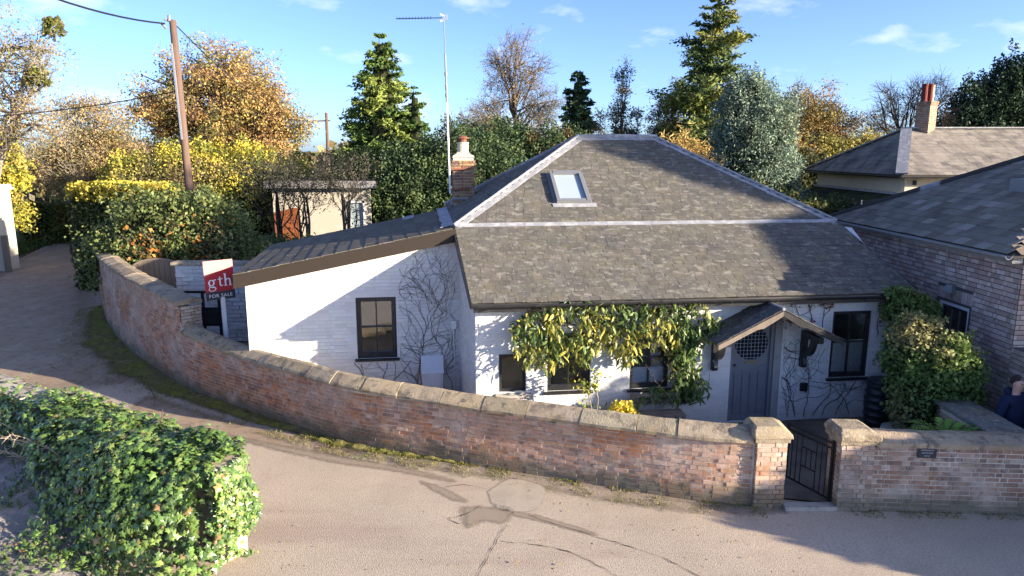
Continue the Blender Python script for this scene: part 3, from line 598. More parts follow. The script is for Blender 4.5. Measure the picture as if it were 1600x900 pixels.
# windows
def window(u0, u1, z0, z1, v, bars_u=(.5,), bars_z=(.5,), fw=.075, rec=.05, sill=True, blind=None, m='black', heavy=.0):
    fr = MB(); y0, y1 = v+rec, v+rec+.07
    for a, b, c, d in ((u0,u1,z1-fw,z1-.002), (u0+.002,u0+fw,z0+fw,z1-fw), (u1-fw,u1-.002,z0+fw,z1-fw), (u0,u1,z0+.002,z0+fw+heavy)): fr.box(a, b, y0, y1, c, d)
    w = fr.build('window', M[m], cot, world=False)
    g0, g1, h0, h1 = u0+fw, u1-fw, z0+fw+heavy, z1-fw
    us = [g0] + [g0+(g1-g0)*t for t in bars_u] + [g1]; zs = [h0] + [h0+(h1-h0)*t for t in bars_z] + [h1]
    for i in range(len(us)-1):
        for j in range(len(zs)-1):
            p = MB(); p.box(us[i], us[i+1], y0+.035, y0+.040, zs[j], zs[j+1]); p.build('pane', M['glass'], w, world=False)
    for x in us[1:-1]:
        p = MB(); p.box(x-.013, x+.013, y0+.012, y0+.06, h0, h1); p.build('glazing_bar', M[m], w, world=False)
    for z in zs[1:-1]:
        p = MB(); p.box(g0, g1, y0+.006, y0+.064, z-.018, z+.018); p.build('glazing_bar', M[m], w, world=False)
    if sill:
        p = MB(); p.prism([(u0-.05,v-.07,z0-.055), (u0-.05,v+.05,z0-.055), (u0-.05,v+.05,z0+.005), (u0-.05,v-.07,z0-.015)], (u1-u0+.1, 0, 0)); p.build('sill', M[m], w, world=False)
    if blind:
        p = MB(); p.box(u0+fw*.6, u1-fw*.6, y0+.062, y0+.068, h0-.02, h0+(h1-h0)*blind); p.build('blind', M['curtain'], w, world=False)
    return w
window(.45,.98,.83,1.60, 0, (), (), fw=.06, sill=False)
mb = MB(); mb.prism([(.38,-.10,.74), (.38,.04,.74), (.38,.04,.83), (.38,-.10,.78)], (.70, 0, 0)); mb.build('stone_sill', M['concrete'], cot, world=False)
window(1.40,2.26,.82,1.98, 0, (.5,), (.52,), heavy=.03)
window(3.06,3.86,.80,1.98, 0, (.5,), (.52,), heavy=.03, blind=.30)
window(7.27,8.12,.86,2.26, 0, (.5,), (.53,), heavy=.02, blind=.52)
window(-2.40,-1.56,1.09,2.42, WV, (.5,), (.5,), fw=.10, heavy=.03)

# front door: blue-grey, boarded below, round leaded light above
dr = MB(); dr.box(5.20, 5.98, .07, .11, .02, 2.06); door = dr.build('door', M['door'], cot, world=False)
fr = MB(); fr.box(5.14, 5.20, .02, .14, 0, 2.13); fr.box(5.98, 6.05, .02, .14, 0, 2.13); fr.box(5.14, 6.05, .02, .14, 2.06, 2.135); fr.build('door_frame', M['door'], cot, world=False)
mb = MB(); mb.box(6.052, 6.20, -.015, .12, 0, 2.14); mb.build('door_pilaster', M['stone_frame'], cot, world=False)
cx, cz, rr = 5.59, 1.64, .352
p = MB(); nn_ = 28
ring_o = [(cx+(rr+.05)*math.cos(2*math.pi*i/nn_), .058, cz+(rr+.05)*math.sin(2*math.pi*i/nn_)) for i in range(nn_)]; ring_i = [(cx+rr*math.cos(2*math.pi*i/nn_), .058, cz+rr*math.sin(2*math.pi*i/nn_)) for i in range(nn_)]
p.add(ring_o+ring_i, [(i, (i+1) % nn_, nn_+(i+1) % nn_, nn_+i) for i in range(nn_)]); ring_b = [(x, .072, z) for x, y, z in ring_o]; p.add(ring_o+ring_b, [(i, nn_+i, nn_+(i+1) % nn_, (i+1) % nn_) for i in range(nn_)])
p.build('light_surround', M['door'], door, world=False)
p = MB(); p.add([(cx+rr*math.cos(2*math.pi*i/nn_), .066, cz+rr*math.sin(2*math.pi*i/nn_)) for i in range(nn_)], [tuple(range(nn_))]); p.build('leaded_pane', mat('dark_leaded_glass', (.012,.016,.022), .08, .6), door, world=False)
p = MB()
for k in range(-4, 5):
    d = k*.076; L = math.sqrt(max(rr**2-d*d, 0))
    if L > .03:
        p.box(cx+d-.0035, cx+d+.0035, .058, .0645, cz-L, cz+L); p.box(cx-L, cx+L, .057, .064, cz+d-.0035, cz+d+.0035)
p.build('lead_came', M['leadcame'], door, world=False)
for i in range(4):
    a = 5.26+i*.168; top = 1.10-.10*math.sin(math.pi*(i+.5)/4)
    p = MB(); p.box(a+.010, a+.158, .056, .075, .16, top); p.build('plank', M['door'], door, world=False)
p = MB(); arc = [(5.23+.70*i/12, 0, 1.18-.12*math.sin(math.pi*i/12)) for i in range(13)]
p.prism([(x, .052, z+.03) for x, y, z in arc]+[(x, .052, z-.02) for x, y, z in arc[::-1]], (0, .02, 0)); p.build('rail', M['door'], door, world=False)
p = MB(); p.box(5.22, 5.96, .054, .075, .03, .15); p.build('rail', M['door'], door, world=False)
p = MB(); p.box(5.48, 5.72, .050, .07, 1.215, 1.265); p.box(5.50, 5.70, .044, .055, 1.225, 1.245); p.build('letter_plate', M['brass'], door, world=False)
p = MB(); p.lathe([(.008,0),(.022,.01),(.024,.03),(.012,.045)], 10); p.v = [(5.26+x, .07-z, 1.19+y) for x, y, z in p.v]; p.build('door_knob', M['iron'], door, world=False)

# porch: verge boards with a scalloped edge, brackets, ridge
def verge(ua, za, ub, zb):
    n = 10; top = []; bot = []
    for i in range(n+1):
        t = i/n; u, z = ua+(ub-ua)*t, za+(zb-za)*t; top.append((u, PF-.03, z)); bot.append((u, PF-.03, z-.10-(.05*abs(math.sin(t*math.pi*1.0+.0)) if t < .35 else 0)))
    mb = MB(); mb.prism(top+bot[::-1], (0, .03, 0)); return mb.build('porch_verge_board', M['wood'] if ub < ua else M['black'], cot, world=False)
verge(PA, PZ-.01, PU0-.02, PE-.01); verge(PA, PZ-.01, PU1+.02, PE-.01)
mb = MB(); mb.tube([(PA, PF-.03, PZ+.025), (PA, PB, PZ+.025)], .03, 8); mb.build('porch_ridge', M['lead'], cot, world=False)
mb = MB(); mb.bar((PU0+.1, PF+.1, PE-.0), (PU0+.1, .0, PE-.0), .07, .09); mb.bar((PU1-.1, PF+.1, PE-.0), (PU1-.1, .0, PE-.0), .07, .09); mb.build('porch_beam', M['black'], cot, world=False)
for u in (4.72, 6.60):
    mb = MB(); mb.box(u, u+.11, -.11, -.008, 1.14, 1.86); mb.box(u+.004, u+.106, -.66, -.008, 1.78, 1.90)
    arc = [(u+.01, -.11-.36*math.sin(a), 1.38+.40*(1-math.cos(a))) for a in np.linspace(0, math.pi/2, 7)]
    arc2 = [(x, y-.0, z+.0) for x, y, z in [(u+.01, -.11-.24*math.sin(a)-.0, 1.52+.27*(1-math.cos(a))) for a in np.linspace(0, math.pi/2, 7)]]
    mb.prism(arc+arc2[::-1], (.09, 0, 0)); mb.prism([(u+.015,-.11,1.14),(u+.015,-.16,1.22),(u+.015,-.11,1.34)], (.08, 0, 0)); mb.build('porch_bracket', M['black'], cot, world=False)

# rooflight
a0, a1 = 2.03, 2.79; v0, v1 = 2.58, 3.64; zr = lambda v: BZ+(v-BV)*(RZ-BZ)/(RV-BV)
ns = nrm((0, -(RZ-BZ), RV-BV)); ss = nrm((0, RV-BV, RZ-BZ)); o = np.array((a0, v0, zr(v0))); Lv = math.hypot(v1-v0, zr(v1)-zr(v0))
def rl(mb, x0, x1, s0, s1, n0, n1):
    q = lambda x, s, n: o + np.array((x, 0, 0)) + ss*s + ns*n
    mb.add([q(x0,s0,n0),q(x1,s0,n0),q(x1,s1,n0),q(x0,s1,n0),q(x0,s0,n1),q(x1,s0,n1),q(x1,s1,n1),q(x0,s1,n1)], [(0,3,2,1),(4,5,6,7),(0,1,5,4),(1,2,6,5),(2,3,7,6),(3,0,4,7)])
wd = a1-a0
mb = MB(); rl(mb, 0, .075, 0, Lv, 0, .13); rl(mb, wd-.075, wd, 0, Lv, 0, .13); rl(mb, .075, wd-.075, Lv-.10, Lv, 0, .14); rl(mb, .075, wd-.075, 0, .08, 0, .12)
sky = mb.build('rooflight', M['grey_metal'], cot, world=False)
mb = MB(); rl(mb, .075, wd-.075, .08, Lv-.10, .02, .075); mb.build('pane', M['skyglass'], sky, world=False)
mb = MB(); rl(mb, -.10, wd+.14, -.14, -.005, .03, .04); mb.build('apron_flashing', M['lead'], sky, world=False)
mb = MB(); rl(mb, -.06, -.003, -.005, Lv+.05, .028, .036); rl(mb, wd+.003, wd+.06, -.005, Lv+.05, .028, .036); mb.build('side_flashing', M['grey_metal'], sky, world=False)

# chimney on the far slope
cu0, cu1, cv0, cv1 = -.13, .44, 6.2, 6.75
mb = MB(); mb.box(cu0+.012, cu1-.012, cv0+.012, cv1-.012, 3.7, 5.36); ch = mb.build('chimney', M['mortar'], cot, world=False)
CB = [(.25,.13,.07), (.30,.17,.09), (.20,.10,.06), (.34,.22,.12), (.16,.10,.07)]
cb = []
for k in range(20):
    z = 3.78+k*.0765
    if z > 5.20: break
    out = .03 if z > 4.95 else 0
    if 5.0 < z < 5.09: out = .055
    x0, x1, y0, y1 = cu0-out, cu1+out, cv0-out, cv1+out
    for fr_, L in ((lambda u, h: ((x0+u, y0, h), (1, 0, 0), (0, -1, 0)), x1-x0), (lambda u, h: ((x0, y1-u, h), (0, -1, 0), (-1, 0, 0)), y1-y0), (lambda u, h: ((x1, y0+u, h), (0, 1, 0), (1, 0, 0)), y1-y0)):
        brick_rows(cb, fr_, lambda h: (0, L), z, z+.07, CB, ch, bl=.21 if k % 2 else .19, dep=.05, proud=.004)
emit(cb, CUBE_C, CUBE, 'chimney_brick', M['brick'], cot)
mb = MB(); mb.prism([(cu0-.01,cv0-.01,5.29),(cu1+.01,cv0-.01,5.29),(cu1+.01,cv1+.01,5.29),(cu0-.01,cv1+.01,5.29)], (0,0,.03)); mb.add([(cu0,cv0,5.32),(cu1,cv0,5.32),(cu1,cv1,5.32),(cu0,cv1,5.32),(cu0+.13,cv0+.13,5.44),(cu1-.13,cv0+.13,5.44),(cu1-.13,cv1-.13,5.44),(cu0+.13,cv1-.13,5.44)], [(0,1,5,4),(1,2,6,5),(2,3,7,6),(3,0,4,7),(4,5,6,7)]); mb.build('flaunching', M['concrete'], ch, world=False)
cc = ((cu0+cu1)/2, (cv0+cv1)/2, 0)
mb = MB(); mb.lathe([(.165,5.40),(.165,5.46),(.15,5.47),(.15,5.66),(.165,5.67),(.165,5.70),(.12,5.70)], 18, cc); mb.build('chimney_pot', M['buffpot'], ch, world=False)
mb = MB(); mb.lathe([(.10,5.68),(.11,5.80)], 10, cc); mb.lathe([(.18,5.80),(.17,5.825),(.03,5.885),(.01,5.89)], 14, cc); mb.build('cowl', M['oxide'], ch, world=False)
mb = MB(); mb.box(cu0-.06, cu1+.06, cv0-.10, cv0-.005, 4.19, 4.23); mb.box(cu0-.07, cu0-.006, cv0, cv1, 4.03, 4.10); mb.build('chimney_flashing', M['lead'], ch, world=False)

# aerial lashed to the chimney
ap = hw(-.22, 6.12)
aer = thing('tv_aerial', 'tall leaning pole aerial strapped beside the brick chimney of the white cottage', 'aerial', (ap[0], ap[1], 4.35))
top = hw(-.31, 6.12, 8.83); b = hw(-.22, 6.12, 4.35); k = lambda t: b+(top-b)*t
mb = MB(); mb.tube([b, k(.53)], .028, 8); mb.build('mast', M['white_metal'], aer); mb = MB(); mb.tube([k(.51), k(.80)], .024, 8, None); mb.tube([k(.56), k(.58)], .04, 8); mb.tube([k(.60), k(.63)], .035, 8); mb.tube([k(.68), k(.70)], .04, 8); mb.tube([k(.78), k(1.0)], .013, 6); mb.build('mast', M['grey_metal'], aer)
e2 = hw(-1.50, 6.0, 8.76); mb = MB(); mb.tube([top, e2], .012, 6); mb.build('boom', M['iron'], aer)
dv = nrm(e2-top); sd = nrm(np.cross(dv, (0, 0, 1)))
for i in range(12):
    q = top+(e2-top)*(.28+.72*i/11); mb = MB(); mb.tube([q-sd*.11+(0, 0, .02), q+sd*.11+(0, 0, .02)], .006, 4); mb.tube([q+(0,0,-.03), q+(0,0,.03)], .006, 4); mb.build('element', M['iron'], aer)
mb = MB()
for zz in (-.09, .09): mb.bar(top+dv*.10+sd*.14*0+np.array((0,0,zz)), top-dv*.02+np.array((0,0,zz*.4)), .03, .05)
mb.bar(top-dv*.08+(0,0,-.06), top-dv*.08+(0,0,.08), .04, .03); mb.box(top[0]-.03, top[0]+.03, top[1]-.03, top[1]+.03, top[2]-.06, top[2]+.05); mb.build('reflector', M['galv'], aer)
for zz in (4.45, 4.98):
    q = hw(-.24, 6.12, zz); q2 = hw(.30, 6.14, zz+.03); mb = MB(); mb.bar(q, q2, .02, .035); mb.build('strap', M['oxide'], aer)
# ------------------------------------------------------------------ curved garden wall, gate, right-hand wall
OLD = [(.42,.20,.11), (.47,.245,.135), (.36,.18,.115), (.49,.28,.17), (.42,.245,.16), (.29,.165,.12), (.50,.33,.23), (.47,.21,.095)]
def oldpal(p):
    f = noise.noise((p[0]*.45, p[1]*.45, p[2]*.9)); c = R.choice(OLD)
    if f > .15: c = tuple(a*.5+b*.5 for a, b in zip(c, (.46,.33,.25)))
    elif f < -.2: c = tuple(a*.5+b*.5 for a, b in zip(c, (.42,.19,.08)))
    return jit(c, .16)
gw = thing('garden_wall', 'long curved old red brick garden wall with stone coping along the lane', 'wall', (-1.75, 12.0, 0))
S_STEP = s_near(-7.52, 15.68); S_PIER = WLEN-.50
def face_h(s):
    if s < S_STEP: return float(np.interp(s, [0, s_near(-16.9,28.3), s_near(-12, 20.8), s_near(-9.5,17.6), S_STEP], [1.9, 1.95, 2.15, 2.1, 2.0]))
    return float(np.interp(s, [S_STEP, s_near(-5.57,14.18), s_near(-4,13.1), s_near(-.6,11.6), WLEN], [1.36, 1.16, 1.14, 1.04, 1.04]))
WT = .34
mb = MB(); n = 150; ss_ = list(np.linspace(0, S_STEP, 70)) + list(np.linspace(S_STEP+.001, WLEN, 70)); pr = []
for s in ss_:
    p, t, nn = wall_at(s); h = face_h(s); a = p - nn*.02; b = p - nn*(WT-.01); pr.append([(a[0],a[1],-.1),(a[0],a[1],h-.004),(b[0],b[1],h-.004),(b[0],b[1],-.1)])
for i in range(len(pr)-1):
    for k in range(3): mb.add([pr[i][k], pr[i+1][k], pr[i+1][k+1], pr[i][k+1]], [(0, 1, 2, 3)])
core = mb.build('mortar_core', M['mortar'], gw)
bk = []
brick_rows(bk, lambda u, h: (wall_at(u)[0]+np.array((0,0,h)), wall_at(u)[1], wall_at(u)[2]), lambda h: (s_near(-17.5, 29.4), S_STEP) if h > 1.38 else (s_near(-17.5, 29.4), S_PIER), .0, 2.14, oldpal, None, bl=.235, bh=.064, jt=.011, dep=.06, proud=-.012, wob=.0025)
bk = [b for b in bk if b[0][2, 3]+.03 < face_h(WS[np.argmin((WP[:,0]-b[0][0,3])**2+(WP[:,1]-b[0][1,3])**2)])]
p, t, nn = wall_at(S_STEP)          # brick end of the high part
brick_rows(bk, lambda u, h: (p+t*.02-nn*u+np.array((0,0,h)), -nn, t), lambda h: (0, .46), 1.30, 2.0, [(.36,.30,.24), (.42,.35,.29), (.30,.22,.16), (.44,.38,.32)], None, bl=.22, bh=.064, dep=.05)
# left gate pier, square to the gate
pl0, pl1, py0, py1 = 3.74, 4.20, 10.10, 10.56
PIER = [(.42,.27,.19), (.46,.34,.25), (.38,.22,.14), (.50,.40,.30), (.36,.24,.18)]
for fr_, L in ((lambda u, h: ((pl0+u, py0, h), (1,0,0), (0,-1,0)), .46), (lambda u, h: ((pl1, py0+u, h), (0,1,0), (1,0,0)), .46), (lambda u, h: ((pl0, py1-u, h), (0,-1,0), (-1,0,0)), .46)):
    brick_rows(bk, fr_, lambda h: (0, L), 0, 1.07, PIER, None, bl=.225, bh=.066, dep=.06, proud=.006, wob=.003)
emit(bk, CUBE_C, CUBE, 'brick', M['brick'], gw, world=True)
mb = MB(); mb.box(pl0+.012, pl1-.012, py0+.012, py1-.012, -.1, 1.08); mb.build('mortar_core', M['mortar'], gw)
CP = [(.38,.30,.195), (.33,.265,.175), (.40,.32,.215), (.30,.24,.16), (.35,.29,.20)]
def stone(poly_fn, s0, s1, par, flat=False):
    mb = MB(); k = 4; rings = []; dz = R.uniform(-.008, .008); dn = R.uniform(-.010, .010)
    for i in range(k+1):
        s = s0+(s1-s0)*i/k; p, t, nn = poly_fn(s)
        prof = [(.055,0),(.06,.05),(.03,.085),(-.13,.20),(-.20,.215),(-.28,.18),(-.40,.07),(-.405,0)] if not flat else [(.05,0),(.05,.07),(-.02,.095),(-.24,.135),(-.46,.10),(-.50,.06),(-.50,0)]
        rings.append([p + nn*(a+dn+.012*noise.noise((s*6, a*9, 1.))) + np.array((0,0,b+dz+.014*noise.noise((s*5, a*8, 5.)))) for a, b in prof])
    m = len(rings[0]); vs = [v for r in rings for v in r]
    fs = [(i*m+j, (i+1)*m+j, (i+1)*m+(j+1) % m, i*m+(j+1) % m) for i in range(k) for j in range(m)] + [tuple(range(m))[::-1], tuple(range(k*m, k*m+m))]
    mb.add(vs, fs); o = mb.build('coping_stone', M['coping'][0], par); o.color = (*jit(R.choice(CP), .12), 1); return o
s = s_near(-17.5, 29.4)
while s < S_PIER-.05:
    e = min(s+R.uniform(.60, .95), S_STEP if s < S_STEP-.01 else S_PIER)
    for lim in (S_STEP, S_PIER):
        if 0 < lim-e < .25 and s < lim: e = lim
    def pf(q, hi=(s < S_STEP-.01)):
        p, t, nn = wall_at(q); return p+np.array((0, 0, face_h(min(q, S_STEP-.01) if hi else max(q, S_STEP+.01)))), t, nn
    stone(pf, s+.006, e-.006, gw, flat=s < S_STEP-.01); s = e
def pier_cap(x0, x1, y0, y1, z, par):
    mb = MB(); mb.box(x0-.035, x1+.035, y0-.035, y1+.035, z, z+.06); o = mb.build('cap_stone', M['coping'][0], par); o.color = (.30,.25,.175,1)
    mb = MB(); a = (x0-.065, x1+.065, y0-.065, y1+.065)
    lo = [(a[0],a[2],z+.06),(a[1],a[2],z+.06),(a[1],a[3],z+.06),(a[0],a[3],z+.06)]; mi = [(x,y,z+.14) for x, y, _ in lo]
    hi = [(a[0]+.05,a[2]+.10,z+.235),(a[1]-.15,a[2]+.10,z+.235),(a[1]-.15,a[3]-.08,z+.235),(a[0]+.05,a[3]-.08,z+.235)]
    vs = [(x+R.uniform(-.012,.012), y+R.uniform(-.012,.012), q+R.uniform(-.01,.01)) for x, y, q in lo+mi+hi]; f = []
    for k in (0, 4): f += [(k+i, k+(i+1) % 4, k+4+(i+1) % 4, k+4+i) for i in range(4)]
    mb.add(vs, f+[(8,9,10,11),(3,2,1,0)]); o = mb.build('cap_stone', M['coping'][0], par)
    bv = o.modifiers.new('soft', 'BEVEL'); bv.width = .02; bv.segments = 2; o.color = (.34,.28,.19,1)
pier_cap(pl0, pl1, py0, py1, 1.082, gw)

# wall to the right of the gate
rw = thing('garden_wall', 'short straight brick wall right of the iron gate with a small black plaque', 'wall', (5.0, 10.05, 0))
rx0, rx1, RW_Z = 4.98, 12.5, 1.06
rt2 = nrm((1, -.065, 0)); rn2 = np.array((rt2[1], -rt2[0], 0)); ro = np.array((rx0, 10.04, 0))
bk = []
RB = [(.28,.19,.145), (.33,.22,.165), (.24,.165,.13), (.40,.31,.24), (.20,.15,.125), (.37,.27,.20), (.44,.37,.30)]
brick_rows(bk, lambda u, h: (ro+rt2*u+np.array((0,0,h)), rt2, rn2), lambda h: (0, 7.4), 0, RW_Z, RB, None, bl=.235, bh=.064, jt=.012, dep=.06, proud=.006, wob=.003)
brick_rows(bk, lambda u, h: (ro-rn2*u+np.array((0,0,h)), -rn2, -rt2), lambda h: (0, .46), 0, 1.07, PIER, None, bl=.225, bh=.066, dep=.06, proud=.006)
brick_rows(bk, lambda u, h: (ro+rt2*u+rn2*.045+np.array((0,0,h)), rt2, rn2), lambda h: (.0, .50), 0, 1.07, RB, None, bl=.225, bh=.066, dep=.06, proud=.006)
emit(bk, CUBE_C, CUBE, 'brick', M['brick'], rw, world=True)
mb = MB(); mb.prism([ro+(0,0,-.1)-rt2*-.012, ro+rt2*7.5+(0,0,-.1), ro+rt2*7.5-rn2*.34+(0,0,-.1), ro-rn2*.34+rt2*.012+(0,0,-.1)], (0,0,RW_Z+.09)); mb.prism([ro+rn2*.035+rt2*.012+(0,0,-.1), ro+rn2*.035+rt2*.49+(0,0,-.1), ro+rt2*.49-rn2*.45+(0,0,-.1), ro-rn2*.45+rt2*.012+(0,0,-.1)], (0,0,1.185)); mb.build('mortar_core', M['mortar'], rw)
s = .52
while s < 7.2:
    e = s+R.uniform(.55, .8); stone(lambda q: (ro+rt2*q+np.array((0,0,RW_Z)), rt2, rn2), s+.004, e-.004, rw, flat=True); s = e
pier_cap(rx0+.0, rx0+.50, 9.985, 10.46, 1.09, rw)
sw = thing('garden_wall', 'low dark mossy side wall running back behind the fern at the right edge', 'wall', (7.8, 10.6, 0))
mb = MB(); mb.box(7.50, 8.0, 10.30, 11.9, -.05, 1.06); mb.build('mortar_core', M['mortar'], sw); bk = []
brick_rows(bk, lambda u, h: ((7.49, 11.9-u, h), (0,-1,0), (-1,0,0)), lambda h: (0, 1.55), 0, 1.05, RB, None, dep=.05)
brick_rows(bk, lambda u, h: ((8.01, 10.3+u, h), (0,1,0), (1,0,0)), lambda h: (0, 1.6), 0, 1.05, RB, None, dep=.05)
emit(bk, CUBE_C, CUBE, 'brick', M['brick'], sw, world=True)
for i in range(3):
    mb = MB(); mb.box(7.44, 8.06, 10.27+i*.545, 10.80+i*.545, 1.06, 1.15+.006*(i % 2)); o = mb.build('coping_stone', M['coping'][0], sw); o.color = (.17,.165,.15,1); bv = o.modifiers.new('soft', 'BEVEL'); bv.width = .02
pq = thing('name_plaque', 'small black name plaque with faint white lines of lettering on the brick wall', 'plaque', (6.25, 9.96, .98))
pc = ro+rt2*1.27+rn2*.004; mb = MB(); mb.prism([pc-rt2*.135+(0,0,.90), pc+rt2*.135+(0,0,.90), pc+rt2*.135+(0,0,1.055), pc-rt2*.135+(0,0,1.055)], rn2*.02); mb.build('plate', M['darkboard'], pq)
mb = MB()
for z, w, k in ((1.022, .10, 13), (.978, .085, 11), (.932, .045, 5)):
    for i in range(k):
        x = -w+2*w*(i+.5)/k; c = pc+rt2*x+rn2*.0215+np.array((0,0,z)); hh = .010; ww = w/k*.62
        mb.prism([c-rt2*ww+(0,0,-hh), c-rt2*(ww-.003)+(0,0,-hh), c-rt2*(ww-.003)+(0,0,hh), c-rt2*ww+(0,0,hh)], rn2*.002)
        if i % 3: mb.prism([c-rt2*ww+(0,0,hh-.003), c+rt2*ww+(0,0,hh-.003), c+rt2*ww+(0,0,hh), c-rt2*ww+(0,0,hh)], rn2*.002)
        if i % 2: mb.prism([c-rt2*ww+(0,0,-hh), c+rt2*ww+(0,0,-hh), c+rt2*ww+(0,0,-hh+.003), c-rt2*ww+(0,0,-hh+.003)], rn2*.002)
mb.build('lettering', M['white_metal'], pq)

ds = thing('door_step', 'pale stone threshold slab under the open iron gate', 'step', (4.6, 10.1, 0))
mb = MB(); mb.box(4.205, 5.0, 9.99, 10.16, -.02, .065); o = mb.build('slab', M['concrete'], ds)
# gate
gt = thing('garden_gate', 'black wrought iron garden gate standing open between the two brick piers', 'gate', (4.96, 10.16, 0))
gh, gf = np.array((4.95, 10.20, 0)), np.array((4.58, 11.0, 0)); gd = nrm(gf-gh); GL = np.linalg.norm(gf-gh)
def gp(x, z): return gh+gd*x+np.array((0, 0, z))
for x in (0, GL): mb = MB(); mb.bar(gp(x,.07), gp(x,1.06), .035, .035, gd); mb.build('stile', M['iron'], gt)
for z in (.10, .93, 1.02): mb = MB(); mb.bar(gp(0,z), gp(GL,z), .014, .03); mb.build('rail', M['iron'], gt)
for i in range(1, 9):
    x = GL*i/9; z0, z1 = .10, .93
    if i in (4, 5): z0, z1 = .42, .74
    if i == 4 or i == 5: pass
    mb = MB(); mb.tube([gp(x, z0), gp(x, z1)], .009, 6); mb.build('gate_bar', M['iron'], gt)
for z in (.42, .74): mb = MB(); mb.bar(gp(GL*3/9, z), gp(GL*6/9, z), .012, .02); mb.build('rail', M['iron'], gt)
mb = MB()
for i in range(9):
    c = gp(GL*(i+.5)/9, .975); mb.tube([c+gd*.032*math.cos(a)+np.array((0,0,.032*math.sin(a))) for a in np.linspace(0, 2*math.pi, 11)], .005, 4, cap=False)
mb.build('scroll_work', M['iron'], gt)
mb = MB(); mb.tube([gh+(0.03,-.02,-.02), gh+(0.03,-.02,1.1)], .022, 8); mb.build('hinge_post', M['iron'], gt)

# ------------------------------------------------------------------ for-sale board behind the wall
sg = thing('sale_board', 'red and pink estate agent for sale board on a white post', 'sign', (-6.62, 15.7, 0))
sd_ = nrm((.82, .57, 0)); sn = np.array((sd_[1], -sd_[0], 0)); so_ = np.array((-6.87, 15.5, 2.14)); SW, SHt = .63, .90
up = nrm((sd_[0]*-.02, sd_[1]*-.02, 1)); sx = nrm(sd_+np.array((0,0,.02)))
sp_ = lambda a, b, d=0.: so_+sx*a+up*b+sn*d
mb = MB(); mb.add([sp_(0,0), sp_(SW,0), sp_(SW,SHt), sp_(0,SHt), sp_(0,0,-.01), sp_(SW,0,-.01), sp_(SW,SHt,-.01), sp_(0,SHt,-.01)], [(0,1,2,3),(7,6,5,4),(0,4,5,1),(1,5,6,2),(2,6,7,3),(3,7,4,0)]); brd = mb.build('board', M['redboard'], sg)
mb = MB(); mb.prism([sp_(0,.555,.002), sp_(SW,.74,.002), sp_(SW,SHt,.002), sp_(0,SHt,.002)], sn*.002); mb.build('pink_panel', M['pinkboard'], brd)
mb = MB(); mb.prism([sp_(0,0,.002), sp_(SW,0,.002), sp_(SW,.19,.002), sp_(0,.19,.002)], sn*.002); mb.build('charcoal_strip', M['darkboard'], brd)
mb = MB(); mb.bar(so_+sx*.36+(0,0,-2.16), so_+sx*.35+up*.05-sn*.0, .085, .06, sn); mb.bar(so_+sx*.35-sn*.035, so_+sx*.35+up*.8-sn*.035, .06, .045, sn); mb.build('post', M['white_metal'], sg)
def stroke(mb, pts, ws, d=.006):
    P = [np.array(p, float) for p in pts]
    if not hasattr(ws, '__len__'): ws = [ws]*len(P)
    L = []; Rr = []
    for i, p in enumerate(P):
        t = nrm(P[min(i+1, len(P)-1)]-P[max(i-1, 0)]); nv = np.array((-t[1], t[0])); L.append(p+nv*ws[i]/2); Rr.append(p-nv*ws[i]/2)
    for i in range(len(P)-1):
        mb.add([sp_(*L[i], d), sp_(*Rr[i], d), sp_(*Rr[i+1], d), sp_(*L[i+1], d)], [(0,1,2,3)])
def arcp(cx, cy, rx, ry, a0, a1, n=14): return [(cx+rx*math.cos(math.radians(a0+(a1-a0)*i/n)), cy+ry*math.sin(math.radians(a0+(a1-a0)*i/n))) for i in range(n+1)]
mb = MB(); gx, gy, k = .075, .30, 1.0
th_ = lambda n, lo=.012, hi=.034: [lo+(hi-lo)*abs(math.cos(math.pi*2*i/(n-1))) for i in range(n)]
stroke(mb, arcp(gx+.065, gy+.10, .052, .062, 0, 360, 22), th_(23)); stroke(mb, [(gx+.10, gy+.15), (gx+.145, gy+.165), (gx+.165, gy+.155)], [.016, .018, .022])
stroke(mb, [(gx+.03, gy+.05), (gx+.012, gy+.03), (gx+.02, gy+.010), (gx+.07, gy+.003), (gx+.125, gy-.005), (gx+.150, gy-.035), (gx+.125, gy-.075), (gx+.07, gy-.09), (gx+.02, gy-.075), (gx+.002, gy-.045), (gx+.02, gy-.010)], [.014,.018,.022,.028,.030,.026,.020,.016,.020,.022,.014])
tx = gx+.205
stroke(mb, [(tx+.045, gy+.225), (tx+.045, gy+.05), (tx+.055, gy+.018), (tx+.08, gy+.012), (tx+.11, gy+.03)], [.026,.034,.030,.022,.010]); stroke(mb, [(tx, gy+.165), (tx+.105, gy+.172)], .020)
hx = gx+.335
stroke(mb, [(hx+.03, gy+.285), (hx+.03, gy+.01)], .034); stroke(mb, [(hx, gy+.282), (hx+.04, gy+.285)], .014); stroke(mb, [(hx-.005, gy+.008), (hx+.065, gy+.010)], .014)
stroke(mb, [(hx+.04, gy+.12), (hx+.07, gy+.162), (hx+.105, gy+.165), (hx+.128, gy+.135), (hx+.13, gy+.01)], [.014,.020,.026,.032,.034]); stroke(mb, [(hx+.095, gy+.008), (hx+.165, gy+.012)], .014)
mb.build('lettering', M['whiteprint'], brd)
fc = bpy.data.curves.new('sale_text', 'FONT'); fc.body = 'FOR SALE'; fc.size = .105; fc.align_x = 'CENTER'; fc.extrude = .001; fc.space_character = 1.15
tmp = bpy.data.objects.new('lettering', fc); C.objects.link(tmp); bpy.context.view_layer.update()
tm = bpy.data.meshes.new_from_object(tmp.evaluated_get(bpy.context.evaluated_depsgraph_get())); bpy.data.objects.remove(tmp)
Mt = Matrix((( *sx[:1], up[0], sn[0], 0), (sx[1], up[1], sn[1], 0), (sx[2], up[2], sn[2], 0), (0,0,0,1))); c0 = sp_(SW/2, .06, .006); Mt.translation = Vector(c0.tolist())
